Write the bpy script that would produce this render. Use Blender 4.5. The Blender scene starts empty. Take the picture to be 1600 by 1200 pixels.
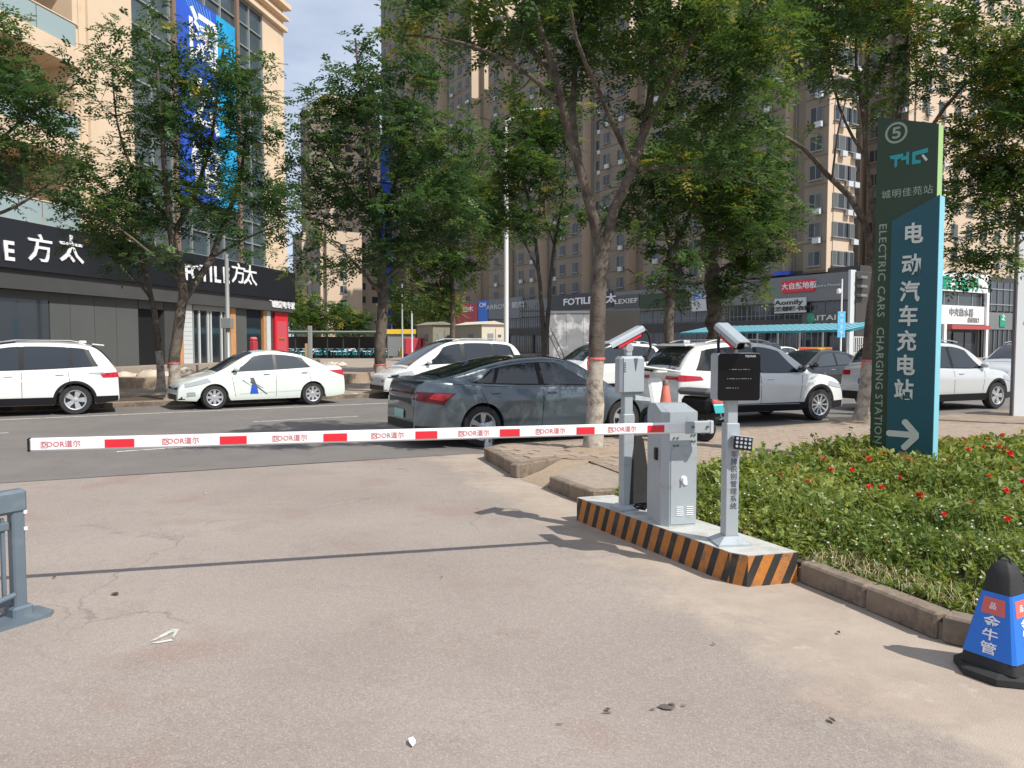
import bpy, math, random
import numpy as np
from mathutils import Vector, Matrix
R = math.radians
rnd = random.Random(7)
rng = np.random.default_rng(11)
S = bpy.context.scene
COL = S.collection

# ---------------------------------------------------------------- camera, sky, sun, exposure
CAM_H = 1.65
cam_d = bpy.data.cameras.new('camera')
cam = bpy.data.objects.new('camera', cam_d)
COL.objects.link(cam)
cam_d.sensor_fit = 'HORIZONTAL'; cam_d.sensor_width = 36.0
cam_d.lens = 36.0 * 1200 / 1600
cam_d.clip_start = 0.05; cam_d.clip_end = 2000
PITCH = math.atan(62 / 1200)
cam.location = (0, 0, CAM_H)
cam.rotation_euler = (R(90) - PITCH, 0, 0)
S.camera = cam

SUNV = Vector((0.70, -0.55, 1.0)).normalized()
SUN_EL = math.asin(SUNV.z); SUN_AZ = math.atan2(SUNV.x, SUNV.y)
w = bpy.data.worlds.new('World'); S.world = w; w.use_nodes = True
nt = w.node_tree; nt.nodes.clear()
sky = nt.nodes.new('ShaderNodeTexSky'); sky.sky_type = 'NISHITA'; sky.sun_disc = False
sky.sun_elevation = SUN_EL; sky.sun_rotation = SUN_AZ
sky.air_density = 1.0; sky.dust_density = 0.9; sky.ozone_density = 1.0
tc = nt.nodes.new('ShaderNodeTexCoord')
mp = nt.nodes.new('ShaderNodeMapping'); mp.inputs['Scale'].default_value = (1, 1, 2.6)
ns = nt.nodes.new('ShaderNodeTexNoise'); ns.inputs['Scale'].default_value = 2.3; ns.inputs['Detail'].default_value = 7
ns.inputs['Roughness'].default_value = 0.62
rp = nt.nodes.new('ShaderNodeValToRGB'); rp.color_ramp.elements[0].position = 0.36; rp.color_ramp.elements[1].position = 0.70
mx = nt.nodes.new('ShaderNodeMix'); mx.data_type = 'RGBA'; mx.inputs[7].default_value = (7.0, 7.8, 9.4, 1)
mf = nt.nodes.new('ShaderNodeMath'); mf.operation = 'MULTIPLY_ADD'; mf.inputs[1].default_value = 0.45; mf.inputs[2].default_value = 0.50
bg = nt.nodes.new('ShaderNodeBackground'); bg.inputs['Strength'].default_value = 0.102
wo = nt.nodes.new('ShaderNodeOutputWorld')
L_ = nt.links.new
L_(tc.outputs['Generated'], mp.inputs['Vector']); L_(mp.outputs[0], ns.inputs['Vector']); L_(ns.outputs['Fac'], rp.inputs['Fac'])
L_(rp.outputs['Color'], mf.inputs[0]); L_(mf.outputs[0], mx.inputs[0]); L_(sky.outputs[0], mx.inputs[6])
L_(mx.outputs[2], bg.inputs['Color']); L_(bg.outputs[0], wo.inputs['Surface'])
sl = bpy.data.lights.new('sun', 'SUN'); sl.energy = 4.9; sl.angle = R(0.53); sl.color = (1.0, 0.955, 0.88)
so = bpy.data.objects.new('sun', sl); COL.objects.link(so)
so.rotation_euler = SUNV.to_track_quat('Z', 'Y').to_euler(); so.location = (20, -20, 40)
S.view_settings.view_transform = 'Standard'; S.view_settings.look = 'None'
S.view_settings.exposure = 0.09; S.view_settings.gamma = 1.0; S.view_settings.use_curve_mapping = False
S.cycles.max_bounces = 6; S.cycles.transparent_max_bounces = 8
S.cycles.sample_clamp_indirect = 6

# ---------------------------------------------------------------- where things stand (metres)
_c, _s = math.cos(PITCH), math.sin(PITCH)
def P(px, py, Y):
    u = (px - 800) / 1200; v = -(py - 600) / 1200
    y = _c + v * _s; z = v * _c - _s
    k = Y / y
    return Vector((u * k, Y, CAM_H + z * k))
def G(px, py, z=0.0):
    u = (px - 800) / 1200; v = -(py - 600) / 1200
    y = _c + v * _s; zz = v * _c - _s
    k = (z - CAM_H) / zz
    return Vector((u * k, y * k, z))
def XR(px, Y):
    return (px - 800) / 1200 * Y

# ---------------------------------------------------------------- materials
def _mat(name):
    m = bpy.data.materials.new(name); m.use_nodes = True
    return m, m.node_tree, m.node_tree.nodes['Principled BSDF']
def lin(r, g, b):
    f = lambda c: (c / 255 / 12.92) if c / 255 <= 0.04045 else ((c / 255 + 0.055) / 1.055) ** 2.4
    return (f(r), f(g), f(b))
def mat(name, col, rough=0.6, metal=0.0, noise=0.0, scale=4.0, bump=0.0, bscale=60.0, coat=0.0, spec=0.5, dirt=None, dscale=1.2, dlo=0.5, dhi=0.7):
    m, t, b = _mat(name)
    b.inputs['Base Color'].default_value = (*col, 1)
    b.inputs['Roughness'].default_value = rough
    b.inputs['Metallic'].default_value = metal
    b.inputs['Coat Weight'].default_value = coat
    b.inputs['Coat Roughness'].default_value = 0.04
    b.inputs['Specular IOR Level'].default_value = spec
    tcn = t.nodes.new('ShaderNodeTexCoord')
    src = None
    if noise > 0:
        n = t.nodes.new('ShaderNodeTexNoise'); n.inputs['Scale'].default_value = scale; n.inputs['Detail'].default_value = 6
        t.links.new(tcn.outputs['Object'], n.inputs['Vector'])
        mr = t.nodes.new('ShaderNodeMapRange'); mr.inputs[1].default_value = 0.25; mr.inputs[2].default_value = 0.75
        mr.inputs[3].default_value = 1 - noise; mr.inputs[4].default_value = 1 + noise
        t.links.new(n.outputs['Fac'], mr.inputs[0])
        mm = t.nodes.new('ShaderNodeVectorMath'); mm.operation = 'SCALE'; mm.inputs[0].default_value = col
        t.links.new(mr.outputs[0], mm.inputs['Scale'])
        src = mm.outputs[0]
    if dirt is not None:
        n = t.nodes.new('ShaderNodeTexNoise'); n.inputs['Scale'].default_value = dscale; n.inputs['Detail'].default_value = 9; n.inputs['Roughness'].default_value = 0.65
        t.links.new(tcn.outputs['Object'], n.inputs['Vector'])
        r = t.nodes.new('ShaderNodeMapRange'); r.inputs[1].default_value = dlo; r.inputs[2].default_value = dhi
        t.links.new(n.outputs['Fac'], r.inputs[0])
        x = t.nodes.new('ShaderNodeMix'); x.data_type = 'RGBA'
        t.links.new(r.outputs[0], x.inputs[0])
        if src: t.links.new(src, x.inputs[6])
        else: x.inputs[6].default_value = (*col, 1)
        x.inputs[7].default_value = (*dirt, 1)
        src = x.outputs[2]
    if src is not None: t.links.new(src, b.inputs['Base Color'])
    if bump > 0:
        n = t.nodes.new('ShaderNodeTexNoise'); n.inputs['Scale'].default_value = bscale; n.inputs['Detail'].default_value = 5
        t.links.new(tcn.outputs['Object'], n.inputs['Vector'])
        bp = t.nodes.new('ShaderNodeBump'); bp.inputs['Strength'].default_value = bump; bp.inputs['Distance'].default_value = 0.01
        t.links.new(n.outputs['Fac'], bp.inputs['Height']); t.links.new(bp.outputs[0], b.inputs['Normal'])
    return m

def leaf_mat(name, cols):
    m, t, b = _mat(name)
    a = t.nodes.new('ShaderNodeAttribute'); a.attribute_name = 'tint'
    r = t.nodes.new('ShaderNodeValToRGB'); e = r.color_ramp.elements
    e[0].position = cols[0][0]; e[0].color = (*cols[0][1], 1)
    e[1].position = cols[-1][0]; e[1].color = (*cols[-1][1], 1)
    for p_, c_ in cols[1:-1]:
        k = e.new(p_); k.color = (*c_, 1)
    t.links.new(a.outputs['Fac'], r.inputs['Fac'])
    t.links.new(r.outputs['Color'], b.inputs['Base Color'])
    b.inputs['Roughness'].default_value = 0.5; b.inputs['Specular IOR Level'].default_value = 0.35
    tr = t.nodes.new('ShaderNodeBsdfTranslucent')
    hs = t.nodes.new('ShaderNodeHueSaturation'); hs.inputs['Hue'].default_value = 0.475; hs.inputs['Value'].default_value = 1.5; hs.inputs['Saturation'].default_value = 1.1
    t.links.new(r.outputs['Color'], hs.inputs['Color']); t.links.new(hs.outputs[0], tr.inputs['Color'])
    mxs = t.nodes.new('ShaderNodeMixShader'); mxs.inputs[0].default_value = 0.36
    t.links.new(b.outputs[0], mxs.inputs[1]); t.links.new(tr.outputs[0], mxs.inputs[2])
    t.links.new(mxs.outputs[0], t.nodes['Material Output'].inputs['Surface'])
    return m

def ground_mat(name, base, alt, speck_d, speck_l, bump=0.35, agg=150.0, stain=0.35, big=None, cracks=True, apron=None):
    """poured or rolled surface: large stains, patches, aggregate specks"""
    m, t, b = _mat(name); N = t.nodes.new; K = t.links.new
    tcn = N('ShaderNodeTexCoord')
    def noise(sc, det=6, ro=0.6):
        n = N('ShaderNodeTexNoise'); n.inputs['Scale'].default_value = sc; n.inputs['Detail'].default_value = det; n.inputs['Roughness'].default_value = ro
        K(tcn.outputs['Object'], n.inputs['Vector']); return n.outputs['Fac']
    def rng_(x, lo, hi, a=0.0, c=1.0):
        r = N('ShaderNodeMapRange'); r.inputs[1].default_value = lo; r.inputs[2].default_value = hi; r.inputs[3].default_value = a; r.inputs[4].default_value = c
        K(x, r.inputs[0]); return r.outputs[0]
    def mix(f, a, c):
        x = N('ShaderNodeMix'); x.data_type = 'RGBA'
        K(f, x.inputs[0])
        for s_, v_ in ((6, a), (7, c)):
            if isinstance(v_, tuple): x.inputs[s_].default_value = (*v_, 1)
            else: K(v_, x.inputs[s_])
        return x.outputs[2]
    c = mix(rng_(noise(0.55, 4), 0.38, 0.62), base, alt)
    c = mix(rng_(noise(2.2, 8, 0.7), 0.52, 0.80, 0, stain), c, tuple(v * 0.55 for v in base))
    if big: c = mix(rng_(noise(0.9, 3), 0.56, 0.66, 0, 0.5), c, big)
    v = N('ShaderNodeTexVoronoi'); v.inputs['Scale'].default_value = agg; K(tcn.outputs['Object'], v.inputs['Vector'])
    sp = N('ShaderNodeSeparateColor'); K(v.outputs['Color'], sp.inputs[0])
    fd = N('ShaderNodeMath'); fd.operation = 'MULTIPLY'; K(rng_(noise(1.1, 3), 0.35, 0.65, 0.45, 1.0), fd.inputs[1])
    K(rng_(sp.outputs[0], 0.78, 0.80, 0, 0.42), fd.inputs[0])
    c = mix(fd.outputs[0], c, speck_d)
    c = mix(rng_(sp.outputs[1], 0.82, 0.84, 0, 0.30), c, speck_l)
    if cracks:
        vc = N('ShaderNodeTexVoronoi'); vc.feature = 'DISTANCE_TO_EDGE'; vc.inputs['Scale'].default_value = 0.33
        wv = N('ShaderNodeVectorMath'); wv.operation = 'ADD'
        nn = N('ShaderNodeTexNoise'); nn.inputs['Scale'].default_value = 1.6; nn.inputs['Detail'].default_value = 8; K(tcn.outputs['Object'], nn.inputs['Vector'])
        K(tcn.outputs['Object'], wv.inputs[0]); K(nn.outputs['Color'], wv.inputs[1]); K(wv.outputs[0], vc.inputs['Vector'])
        cm = N('ShaderNodeMath'); cm.operation = 'MULTIPLY'
        K(rng_(vc.outputs['Distance'], 0.0, 0.006, 0.5, 0.0), cm.inputs[0]); K(rng_(noise(0.5, 2), 0.5, 0.6), cm.inputs[1])
        c = mix(cm.outputs[0], c, tuple(v_ * 0.45 for v_ in base))
    if apron:   # smoother trowelled cement beyond a ragged line f = a x + b y + c
        sx_ = N('ShaderNodeSeparateXYZ'); K(tcn.outputs['Object'], sx_.inputs[0])
        m1 = N('ShaderNodeMath'); m1.operation = 'MULTIPLY_ADD'; K(sx_.outputs[0], m1.inputs[0]); m1.inputs[1].default_value = apron[0]; m1.inputs[2].default_value = apron[2]
        m2 = N('ShaderNodeMath'); m2.operation = 'MULTIPLY_ADD'; K(sx_.outputs[1], m2.inputs[0]); m2.inputs[1].default_value = apron[1]; K(m1.outputs[0], m2.inputs[2])
        m3 = N('ShaderNodeMath'); m3.operation = 'ADD'; K(m2.outputs[0], m3.inputs[0]); K(rng_(noise(1.8, 10, 0.75), 0.3, 0.7, -0.45, 0.45), m3.inputs[1])
        cc = mix(rng_(noise(1.3, 8, 0.7), 0.4, 0.62), (0.43, 0.36, 0.29), (0.35, 0.285, 0.23))
        cc = mix(rng_(noise(3.5, 10, 0.8), 0.56, 0.66, 0, 0.6), cc, (0.50, 0.44, 0.37))
        cc = mix(rng_(noise(2.1, 6, 0.7), 0.60, 0.75, 0, 0.6), cc, (0.24, 0.19, 0.15))
        c = mix(rng_(m3.outputs[0], -0.15, 0.35, 0.0, 0.88), c, cc)
    K(c, b.inputs['Base Color'])
    b.inputs['Roughness'].default_value = 0.9; b.inputs['Specular IOR Level'].default_value = 0.25
    bp = N('ShaderNodeBump'); bp.inputs['Strength'].default_value = bump; bp.inputs['Distance'].default_value = 0.004
    K(v.outputs['Distance'], bp.inputs['Height']); K(bp.outputs[0], b.inputs['Normal'])
    return m

M = {}
M['concrete'] = ground_mat('driveway_concrete', (0.270, 0.231, 0.202), (0.330, 0.286, 0.252), (0.17, 0.125, 0.105), (0.50, 0.44, 0.39), big=(0.27, 0.185, 0.155), agg=140.0, bump=0.4, stain=0.5, apron=(0.943, 0.332, -2.55))
M['cement'] = ground_mat('cement_apron', (0.42, 0.35, 0.285), (0.37, 0.305, 0.25), (0.30, 0.24, 0.2), (0.50, 0.44, 0.38), agg=60, bump=0.15, stain=0.5)
M['asphalt'] = ground_mat('road_asphalt', (0.195, 0.178, 0.165), (0.170, 0.156, 0.146), (0.10, 0.095, 0.09), (0.24, 0.225, 0.21), agg=120, stain=0.4)
M['plaza'] = ground_mat('plaza_paving', (0.34, 0.28, 0.225), (0.30, 0.25, 0.20), (0.2, 0.17, 0.14), (0.42, 0.36, 0.3), agg=20, stain=0.5)
M['land'] = ground_mat('outer_ground', (0.30, 0.26, 0.22), (0.26, 0.23, 0.19), (0.2, 0.18, 0.15), (0.38, 0.34, 0.3), agg=10, cracks=False)
M['earth'] = ground_mat('bare_earth', (0.38, 0.29, 0.21), (0.31, 0.235, 0.165), (0.2, 0.15, 0.1), (0.48, 0.39, 0.3), agg=60, stain=0.5, cracks=False, bump=0.6)
M['soil'] = mat('dark_soil', (0.08, 0.06, 0.04), 0.95, noise=0.4, scale=20, bump=0.5)
M['kerb'] = mat('kerb_stone', (0.235, 0.183, 0.135), 0.9, noise=0.25, scale=6, bump=0.5, bscale=45, dirt=(0.12, 0.092, 0.07), dscale=3.5, dlo=0.45, dhi=0.62)
M['paver'] = mat('paving_brick', (0.34, 0.265, 0.205), 0.9, noise=0.3, scale=3.1, bump=0.4, bscale=70, dirt=(0.22, 0.17, 0.13), dscale=1.3)
M['paver_far'] = M['paver']
M['line'] = mat('road_paint', (0.55, 0.54, 0.50), 0.8, noise=0.15, scale=8, dirt=(0.22, 0.21, 0.2), dscale=7, dlo=0.55, dhi=0.62)
M['steel'] = mat('grey_powder_coat', (0.38, 0.42, 0.445), 0.42, 0.15, noise=0.06, scale=3, dirt=(0.26, 0.265, 0.25), dscale=6, dlo=0.54, dhi=0.80)
M['steel_d'] = mat('dark_grey_steel', (0.11, 0.12, 0.13), 0.5, 0.2)
M['black'] = mat('black_plastic', (0.014, 0.014, 0.016), 0.38, spec=0.25)
M['rubber'] = mat('black_rubber', (0.022, 0.022, 0.022), 0.75, bump=0.2, noise=0.2, scale=9)
M['screen'] = mat('black_screen', (0.006, 0.006, 0.007), 0.15, spec=0.2)
M['white'] = mat('white_paint', (0.76, 0.77, 0.76), 0.35, noise=0.03, dirt=(0.6, 0.6, 0.57), dscale=6, dlo=0.6, dhi=0.8)
M['whitel'] = mat('white_letters', (0.80, 0.80, 0.82), 0.4)
M['red'] = mat('red_reflective', (0.66, 0.02, 0.035), 0.35)
M['redp'] = mat('red_print', (0.55, 0.08, 0.10), 0.5)
M['orange'] = mat('orange_paint', (0.56, 0.20, 0.03), 0.6, noise=0.3, scale=9, dirt=(0.22, 0.12, 0.07), dscale=9, dlo=0.44, dhi=0.66, bump=0.4)
M['blackp'] = mat('black_paint', (0.03, 0.028, 0.026), 0.6, noise=0.3, scale=7, dirt=(0.12, 0.09, 0.06), dscale=5, dlo=0.52, dhi=0.75)
M['island_top'] = mat('island_pale_paint', (0.52, 0.52, 0.49), 0.6, noise=0.10, scale=5, dirt=(0.33, 0.31, 0.27), dscale=5, dlo=0.46, dhi=0.72, bump=0.2)
M['fence'] = mat('blue_grey_coat', (0.125, 0.162, 0.195), 0.45, 0.1, noise=0.08, scale=5, dirt=(0.24, 0.27, 0.28), dscale=5, dlo=0.55, dhi=0.8)
M['chrome'] = mat('bright_metal', (0.62, 0.63, 0.65), 0.22, 0.9)
M['alloy'] = mat('alloy_rim', (0.55, 0.56, 0.57), 0.35, 0.6)
M['glass'] = mat('dark_glass', (0.022, 0.028, 0.034), 0.04, spec=0.8)
M['glass2'] = mat('tinted_glass', (0.05, 0.06, 0.07), 0.05, spec=0.7)
M['lamp_g'] = mat('lamp_glass', (0.45, 0.47, 0.48), 0.12, 0.3)
M['tail'] = mat('tail_red', (0.45, 0.012, 0.022), 0.12, coat=0.5)
M['tail_d'] = mat('tail_dark', (0.10, 0.006, 0.01), 0.12)
M['cwhite'] = mat('white_car_paint', (0.74, 0.75, 0.73), 0.28, coat=0.8, noise=0.02)
M['cmint'] = mat('pearl_white_paint', (0.70, 0.76, 0.70), 0.28, coat=0.8, noise=0.02)
M['csilver'] = mat('silver_white_paint', (0.58, 0.60, 0.60), 0.3, 0.2, coat=0.8, noise=0.02)
M['cslate'] = mat('slate_car_paint', (0.095, 0.123, 0.142), 0.28, 0.4, coat=1.0, noise=0.03)
M['cdark'] = mat('dark_car_paint', (0.03, 0.032, 0.035), 0.25, 0.3, coat=1.0)
M['plate_b'] = mat('blue_plate', (0.02, 0.06, 0.35), 0.4)
M['plate_g'] = mat('green_plate', (0.30, 0.55, 0.48), 0.4)
M['sgreen'] = mat('deep_green_panel', (0.017, 0.045, 0.016), 0.45, noise=0.06)
M['slime'] = mat('lime_edge', (0.33, 0.52, 0.17), 0.4)  # green slab's sun-facing side, brightness of the light put into the colour
M['sblue'] = mat('teal_blue_panel', (0.006, 0.080, 0.108), 0.42, noise=0.05)
M['scyan'] = mat('pale_cyan_edge', (0.22, 0.56, 0.68), 0.4)  # blue slab's side as the sun lights it, painted into the colour
M['letter'] = mat('silver_letters', (0.62, 0.63, 0.58), 0.35, 0.2)
M['letter_g'] = mat('faint_letters', (0.30, 0.36, 0.28), 0.5)
M['teal'] = mat('teal_letters', (0.02, 0.33, 0.36), 0.45)
M['grey_letter'] = mat('grey_letters', (0.28, 0.30, 0.30), 0.5)
M['panel'] = mat('billboard_panel', (0.50, 0.53, 0.55), 0.5, noise=0.05, scale=2)
M['board_face'] = mat('billboard_face', (0.74, 0.77, 0.79), 0.5, noise=0.04, scale=2)
M['panel_e'] = mat('billboard_edge', (0.13, 0.12, 0.13), 0.5)
M['blue'] = mat('blue_sleeve', (0.015, 0.16, 0.62), 0.45, noise=0.05, dirt=(0.05, 0.2, 0.5), dscale=8, dlo=0.6, dhi=0.8)
M['pink'] = mat('faded_red', (0.62, 0.13, 0.12), 0.55, noise=0.1)
M['cone'] = mat('faded_orange', (0.66, 0.19, 0.13), 0.6, noise=0.12, scale=8)
M['bark'] = mat('tree_bark', (0.125, 0.10, 0.078), 0.95, noise=0.4, scale=7, bump=1.0, bscale=28, dirt=(0.055, 0.043, 0.035), dscale=5, dlo=0.45, dhi=0.62)
M['twig'] = mat('grey_bark', (0.085, 0.072, 0.058), 0.9, noise=0.35, scale=5, bump=0.6, bscale=30)
M['lime'] = mat('whitewashed_bark', (0.42, 0.37, 0.31), 0.95, noise=0.25, scale=9, bump=1.0, bscale=28, dirt=(0.17, 0.13, 0.10), dscale=7, dlo=0.47, dhi=0.66)
G0, G1, G2, G3, G4 = (0.0238, 0.0592, 0.0192), (0.0560, 0.1199, 0.0288), (0.1225, 0.1961, 0.0384), (0.2380, 0.2812, 0.0480), (0.2940, 0.2368, 0.0560)
M['leaf'] = leaf_mat('tree_leaf', [(0, G0), (0.35, G1), (0.74, G2), (0.9, G3), (1.0, G4)])
M['leaf_c'] = leaf_mat('tree_leaf_cool', [(0, (0.0238, 0.0607, 0.0240)), (0.4, (0.0546, 0.1184, 0.0352)), (0.8, (0.1155, 0.1887, 0.0496)), (0.93, (0.15, 0.18, 0.03)), (1.0, (0.36, 0.28, 0.05))])
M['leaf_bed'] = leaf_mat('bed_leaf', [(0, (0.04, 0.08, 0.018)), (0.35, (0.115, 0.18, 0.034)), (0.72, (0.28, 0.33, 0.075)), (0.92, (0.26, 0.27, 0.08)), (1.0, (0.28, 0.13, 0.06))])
M['petal'] = mat('rose_red', (0.70, 0.035, 0.03), 0.5, noise=0.2, scale=30)
M['clover'] = mat('clover_white', (0.62, 0.63, 0.52), 0.7)
M['straw'] = mat('dry_grass', (0.42, 0.34, 0.19), 0.9, noise=0.2)
M['beige'] = mat('beige_render', (0.65, 0.505, 0.355), 0.85, noise=0.06, scale=0.8, bump=0.2, dirt=(0.50, 0.37, 0.25), dscale=0.5, dlo=0.55, dhi=0.8)
M['ceil'] = mat('balcony_render', (0.42, 0.27, 0.15), 0.85, noise=0.08, scale=0.8)
M['railglass'] = mat('balcony_glass', (0.30, 0.38, 0.38), 0.12, spec=0.7)
M['curtain'] = mat('curtain_wall_glass', (0.06, 0.085, 0.10), 0.08, spec=0.9, noise=0.3, scale=0.25)
M['mullion'] = mat('mullion_grey', (0.33, 0.35, 0.34), 0.5, 0.3)
M['bronze'] = mat('brown_post', (0.20, 0.14, 0.10), 0.6)
M['banner_b'] = mat('banner_blue', (0.02, 0.085, 0.50), 0.5, noise=0.25, scale=0.6)
M['banner_c'] = mat('banner_cyan', (0.01, 0.33, 0.62), 0.5, noise=0.35, scale=0.8)
M['shop_dark'] = mat('black_fascia', (0.012, 0.013, 0.017), 0.3, noise=0.2, scale=0.7)
M['shop_grey'] = mat('charcoal_cladding', (0.058, 0.06, 0.06), 0.6, noise=0.12, scale=0.9)
M['shop_wall'] = mat('grey_hoarding', (0.088, 0.095, 0.092), 0.6, noise=0.1, scale=0.6)
M['wood'] = mat('orange_wood', (0.52, 0.27, 0.11), 0.6, noise=0.15, scale=4)
M['palewall'] = mat('pale_panel', (0.55, 0.58, 0.58), 0.6, noise=0.05)
M['sack'] = mat('sack_cloth', (0.50, 0.43, 0.35), 0.85, noise=0.2, scale=3, bump=0.6, bscale=20)
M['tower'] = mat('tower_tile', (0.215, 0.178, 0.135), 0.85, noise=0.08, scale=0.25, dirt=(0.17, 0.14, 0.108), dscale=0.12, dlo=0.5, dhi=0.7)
M['tower_l'] = mat('tower_pale_tile', (0.56, 0.435, 0.32), 0.85, noise=0.06, scale=0.25)  # same tile as the tower walls, sunlight put into a paler colour
M['tower_band'] = mat('tower_band', (0.15, 0.122, 0.095), 0.85)
M['pane_far'] = mat('far_window_glass', (0.035, 0.04, 0.045), 0.2, spec=0.35)
M['winframe'] = mat('window_frame_grey', (0.22, 0.23, 0.23), 0.5)
M['podium'] = mat('podium_grey', (0.17, 0.175, 0.18), 0.6, noise=0.06, scale=0.5)
M['podium_d'] = mat('podium_dark', (0.05, 0.045, 0.042), 0.6, noise=0.15, scale=0.5)
M['canopy'] = mat('teal_canopy', (0.008, 0.20, 0.25), 0.35, noise=0.3, scale=0.8)
M['canopy_s'] = mat('canopy_stripe', (0.25, 0.62, 0.72), 0.35)
M['bannerl'] = mat('light_blue_banner', (0.12, 0.50, 0.80), 0.5, noise=0.25, scale=6)
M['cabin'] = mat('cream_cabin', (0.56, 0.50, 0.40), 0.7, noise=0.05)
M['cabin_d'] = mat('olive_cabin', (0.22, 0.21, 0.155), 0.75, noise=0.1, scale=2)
M['patchy'] = mat('patchy_white_wall', (0.28, 0.29, 0.30), 0.8, noise=0.15, scale=1.5, dirt=(0.62, 0.63, 0.64), dscale=0.9, dlo=0.50, dhi=0.60)
M['yellow'] = mat('yellow_board', (0.75, 0.50, 0.03), 0.6)
M['truckred'] = mat('red_truck_paint', (0.42, 0.035, 0.055), 0.45, noise=0.1)
M['iron'] = mat('black_iron', (0.02, 0.022, 0.025), 0.5, 0.3)
M['green'] = mat('sign_green', (0.0, 0.30, 0.17), 0.45)
M['awning'] = mat('maroon_awning', (0.36, 0.07, 0.07), 0.7)
M['bikeblue'] = mat('teal_bike', (0.03, 0.28, 0.33), 0.4)
M['litter'] = mat('dead_leaf', (0.08, 0.055, 0.035), 0.9)

# ---------------------------------------------------------------- mesh helpers
class MB:
    def __init__(s): s.v = []; s.f = []; s.m = []
    def add(s, vs, fs, m=0):
        o = len(s.v); s.v += [tuple(v) for v in vs]; s.f += [tuple(i + o for i in f) for f in fs]; s.m += [m] * len(fs); return s
    def box(s, c, d, m=0, T=None, b=0.0):
        x, y, z = d[0] / 2, d[1] / 2, d[2] / 2
        if b <= 0:
            vs = [(i * x, j * y, k * z) for k in (-1, 1) for j in (-1, 1) for i in (-1, 1)]
            fs = [(0, 2, 3, 1), (4, 5, 7, 6), (0, 1, 5, 4), (2, 6, 7, 3), (0, 4, 6, 2), (1, 3, 7, 5)]
        else:
            b = min(b, x * .9, y * .9, z * .9); vs = []; idx = {}
            for i in (-1, 1):
                for j in (-1, 1):
                    for k in (-1, 1):
                        idx[(i, j, k, 0)] = len(vs); vs.append((i * x, j * (y - b), k * (z - b)))
                        idx[(i, j, k, 1)] = len(vs); vs.append((i * (x - b), j * y, k * (z - b)))
                        idx[(i, j, k, 2)] = len(vs); vs.append((i * (x - b), j * (y - b), k * z))
            fs = []
            for a in (0, 1, 2):
                for sg in (-1, 1):
                    q = []
                    for p, r in ((-1, -1), (1, -1), (1, 1), (-1, 1)):
                        key = [0, 0, 0]; key[a] = sg; key[(a + 1) % 3] = p; key[(a + 2) % 3] = r
                        q.append(idx[(*key, a)])
                    fs.append(tuple(q) if sg > 0 else tuple(reversed(q)))
            for a in (0, 1, 2):
                o1, o2 = (a + 1) % 3, (a + 2) % 3
                for p in (-1, 1):
                    for r in (-1, 1):
                        ks = []
                        for q in (-1, 1):
                            key = [0, 0, 0]; key[a] = q; key[o1] = p; key[o2] = r; ks.append(tuple(key))
                        qd = (idx[(*ks[0], o1)], idx[(*ks[1], o1)], idx[(*ks[1], o2)], idx[(*ks[0], o2)])
                        fs.append(qd if p * r > 0 else tuple(reversed(qd)))
            for i in (-1, 1):
                for j in (-1, 1):
                    for k in (-1, 1):
                        t3 = (idx[(i, j, k, 0)], idx[(i, j, k, 1)], idx[(i, j, k, 2)])
                        fs.append(t3 if i * j * k > 0 else tuple(reversed(t3)))
        vs = [Vector(v) for v in vs]
        if T is not None: vs = [T @ v for v in vs]
        c = Vector(c)
        return s.add([v + c for v in vs], fs, m)
    def tube(s, pts, rad, n=8, m=0, caps=True):
        pts = [Vector(p) for p in pts]
        if not hasattr(rad, '__len__'): rad = [rad] * len(pts)
        vs = []; up = None
        for i, p in enumerate(pts):
            d = (pts[min(i + 1, len(pts) - 1)] - pts[max(i - 1, 0)])
            if d.length < 1e-9: d = Vector((0, 0, 1))
            d.normalize()
            if up is None: up = Vector((0, 0, 1)) if abs(d.z) < 0.9 else Vector((1, 0, 0))
            a = d.cross(up)
            if a.length < 1e-6: a = d.cross(Vector((0, 1, 0)))
            a.normalize(); b = a.cross(d); up = b
            for k in range(n):
                t = 2 * math.pi * k / n
                vs.append(p + (a * math.cos(t) + b * math.sin(t)) * rad[i])
        fs = []
        for i in range(len(pts) - 1):
            for k in range(n):
                fs.append((i * n + k, i * n + (k + 1) % n, (i + 1) * n + (k + 1) % n, (i + 1) * n + k))
        if caps:
            fs.append(tuple(range(n)))
            fs.append(tuple(reversed(range((len(pts) - 1) * n, len(pts) * n))))
        return s.add(vs, fs, m)
    def cyl(s, p0, p1, r0, r1=None, n=16, m=0):
        return s.tube([p0, p1], [r0, r0 if r1 is None else r1], n, m)
    def lathe(s, prof, n=24, m=0, c=(0, 0, 0), axis='z', caps=True):
        vs = []
        for r, z in prof:
            for k in range(n):
                t = 2 * math.pi * (k + 0.5) / n; a, b = r * math.cos(t), r * math.sin(t)
                vs.append({'z': (c[0] + a, c[1] + b, c[2] + z), 'y': (c[0] + a, c[1] + z, c[2] + b), 'x': (c[0] + z, c[1] + a, c[2] + b)}[axis])
        fs = []
        for i in range(len(prof) - 1):
            for k in range(n):
                q = (i * n + k, i * n + (k + 1) % n, (i + 1) * n + (k + 1) % n, (i + 1) * n + k)
                fs.append(q if axis != 'y' else tuple(reversed(q)))
        e0, e1 = tuple(reversed(range(n))), tuple(range((len(prof) - 1) * n, len(prof) * n))
        if axis == 'y': e0, e1 = tuple(reversed(e0)), tuple(reversed(e1))
        if prof[0] == prof[-1]: caps = False
        if caps and prof[0][0] > 1e-6: fs.append(e0)
        if caps and prof[-1][0] > 1e-6: fs.append(e1)
        return s.add(vs, fs, m)
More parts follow.
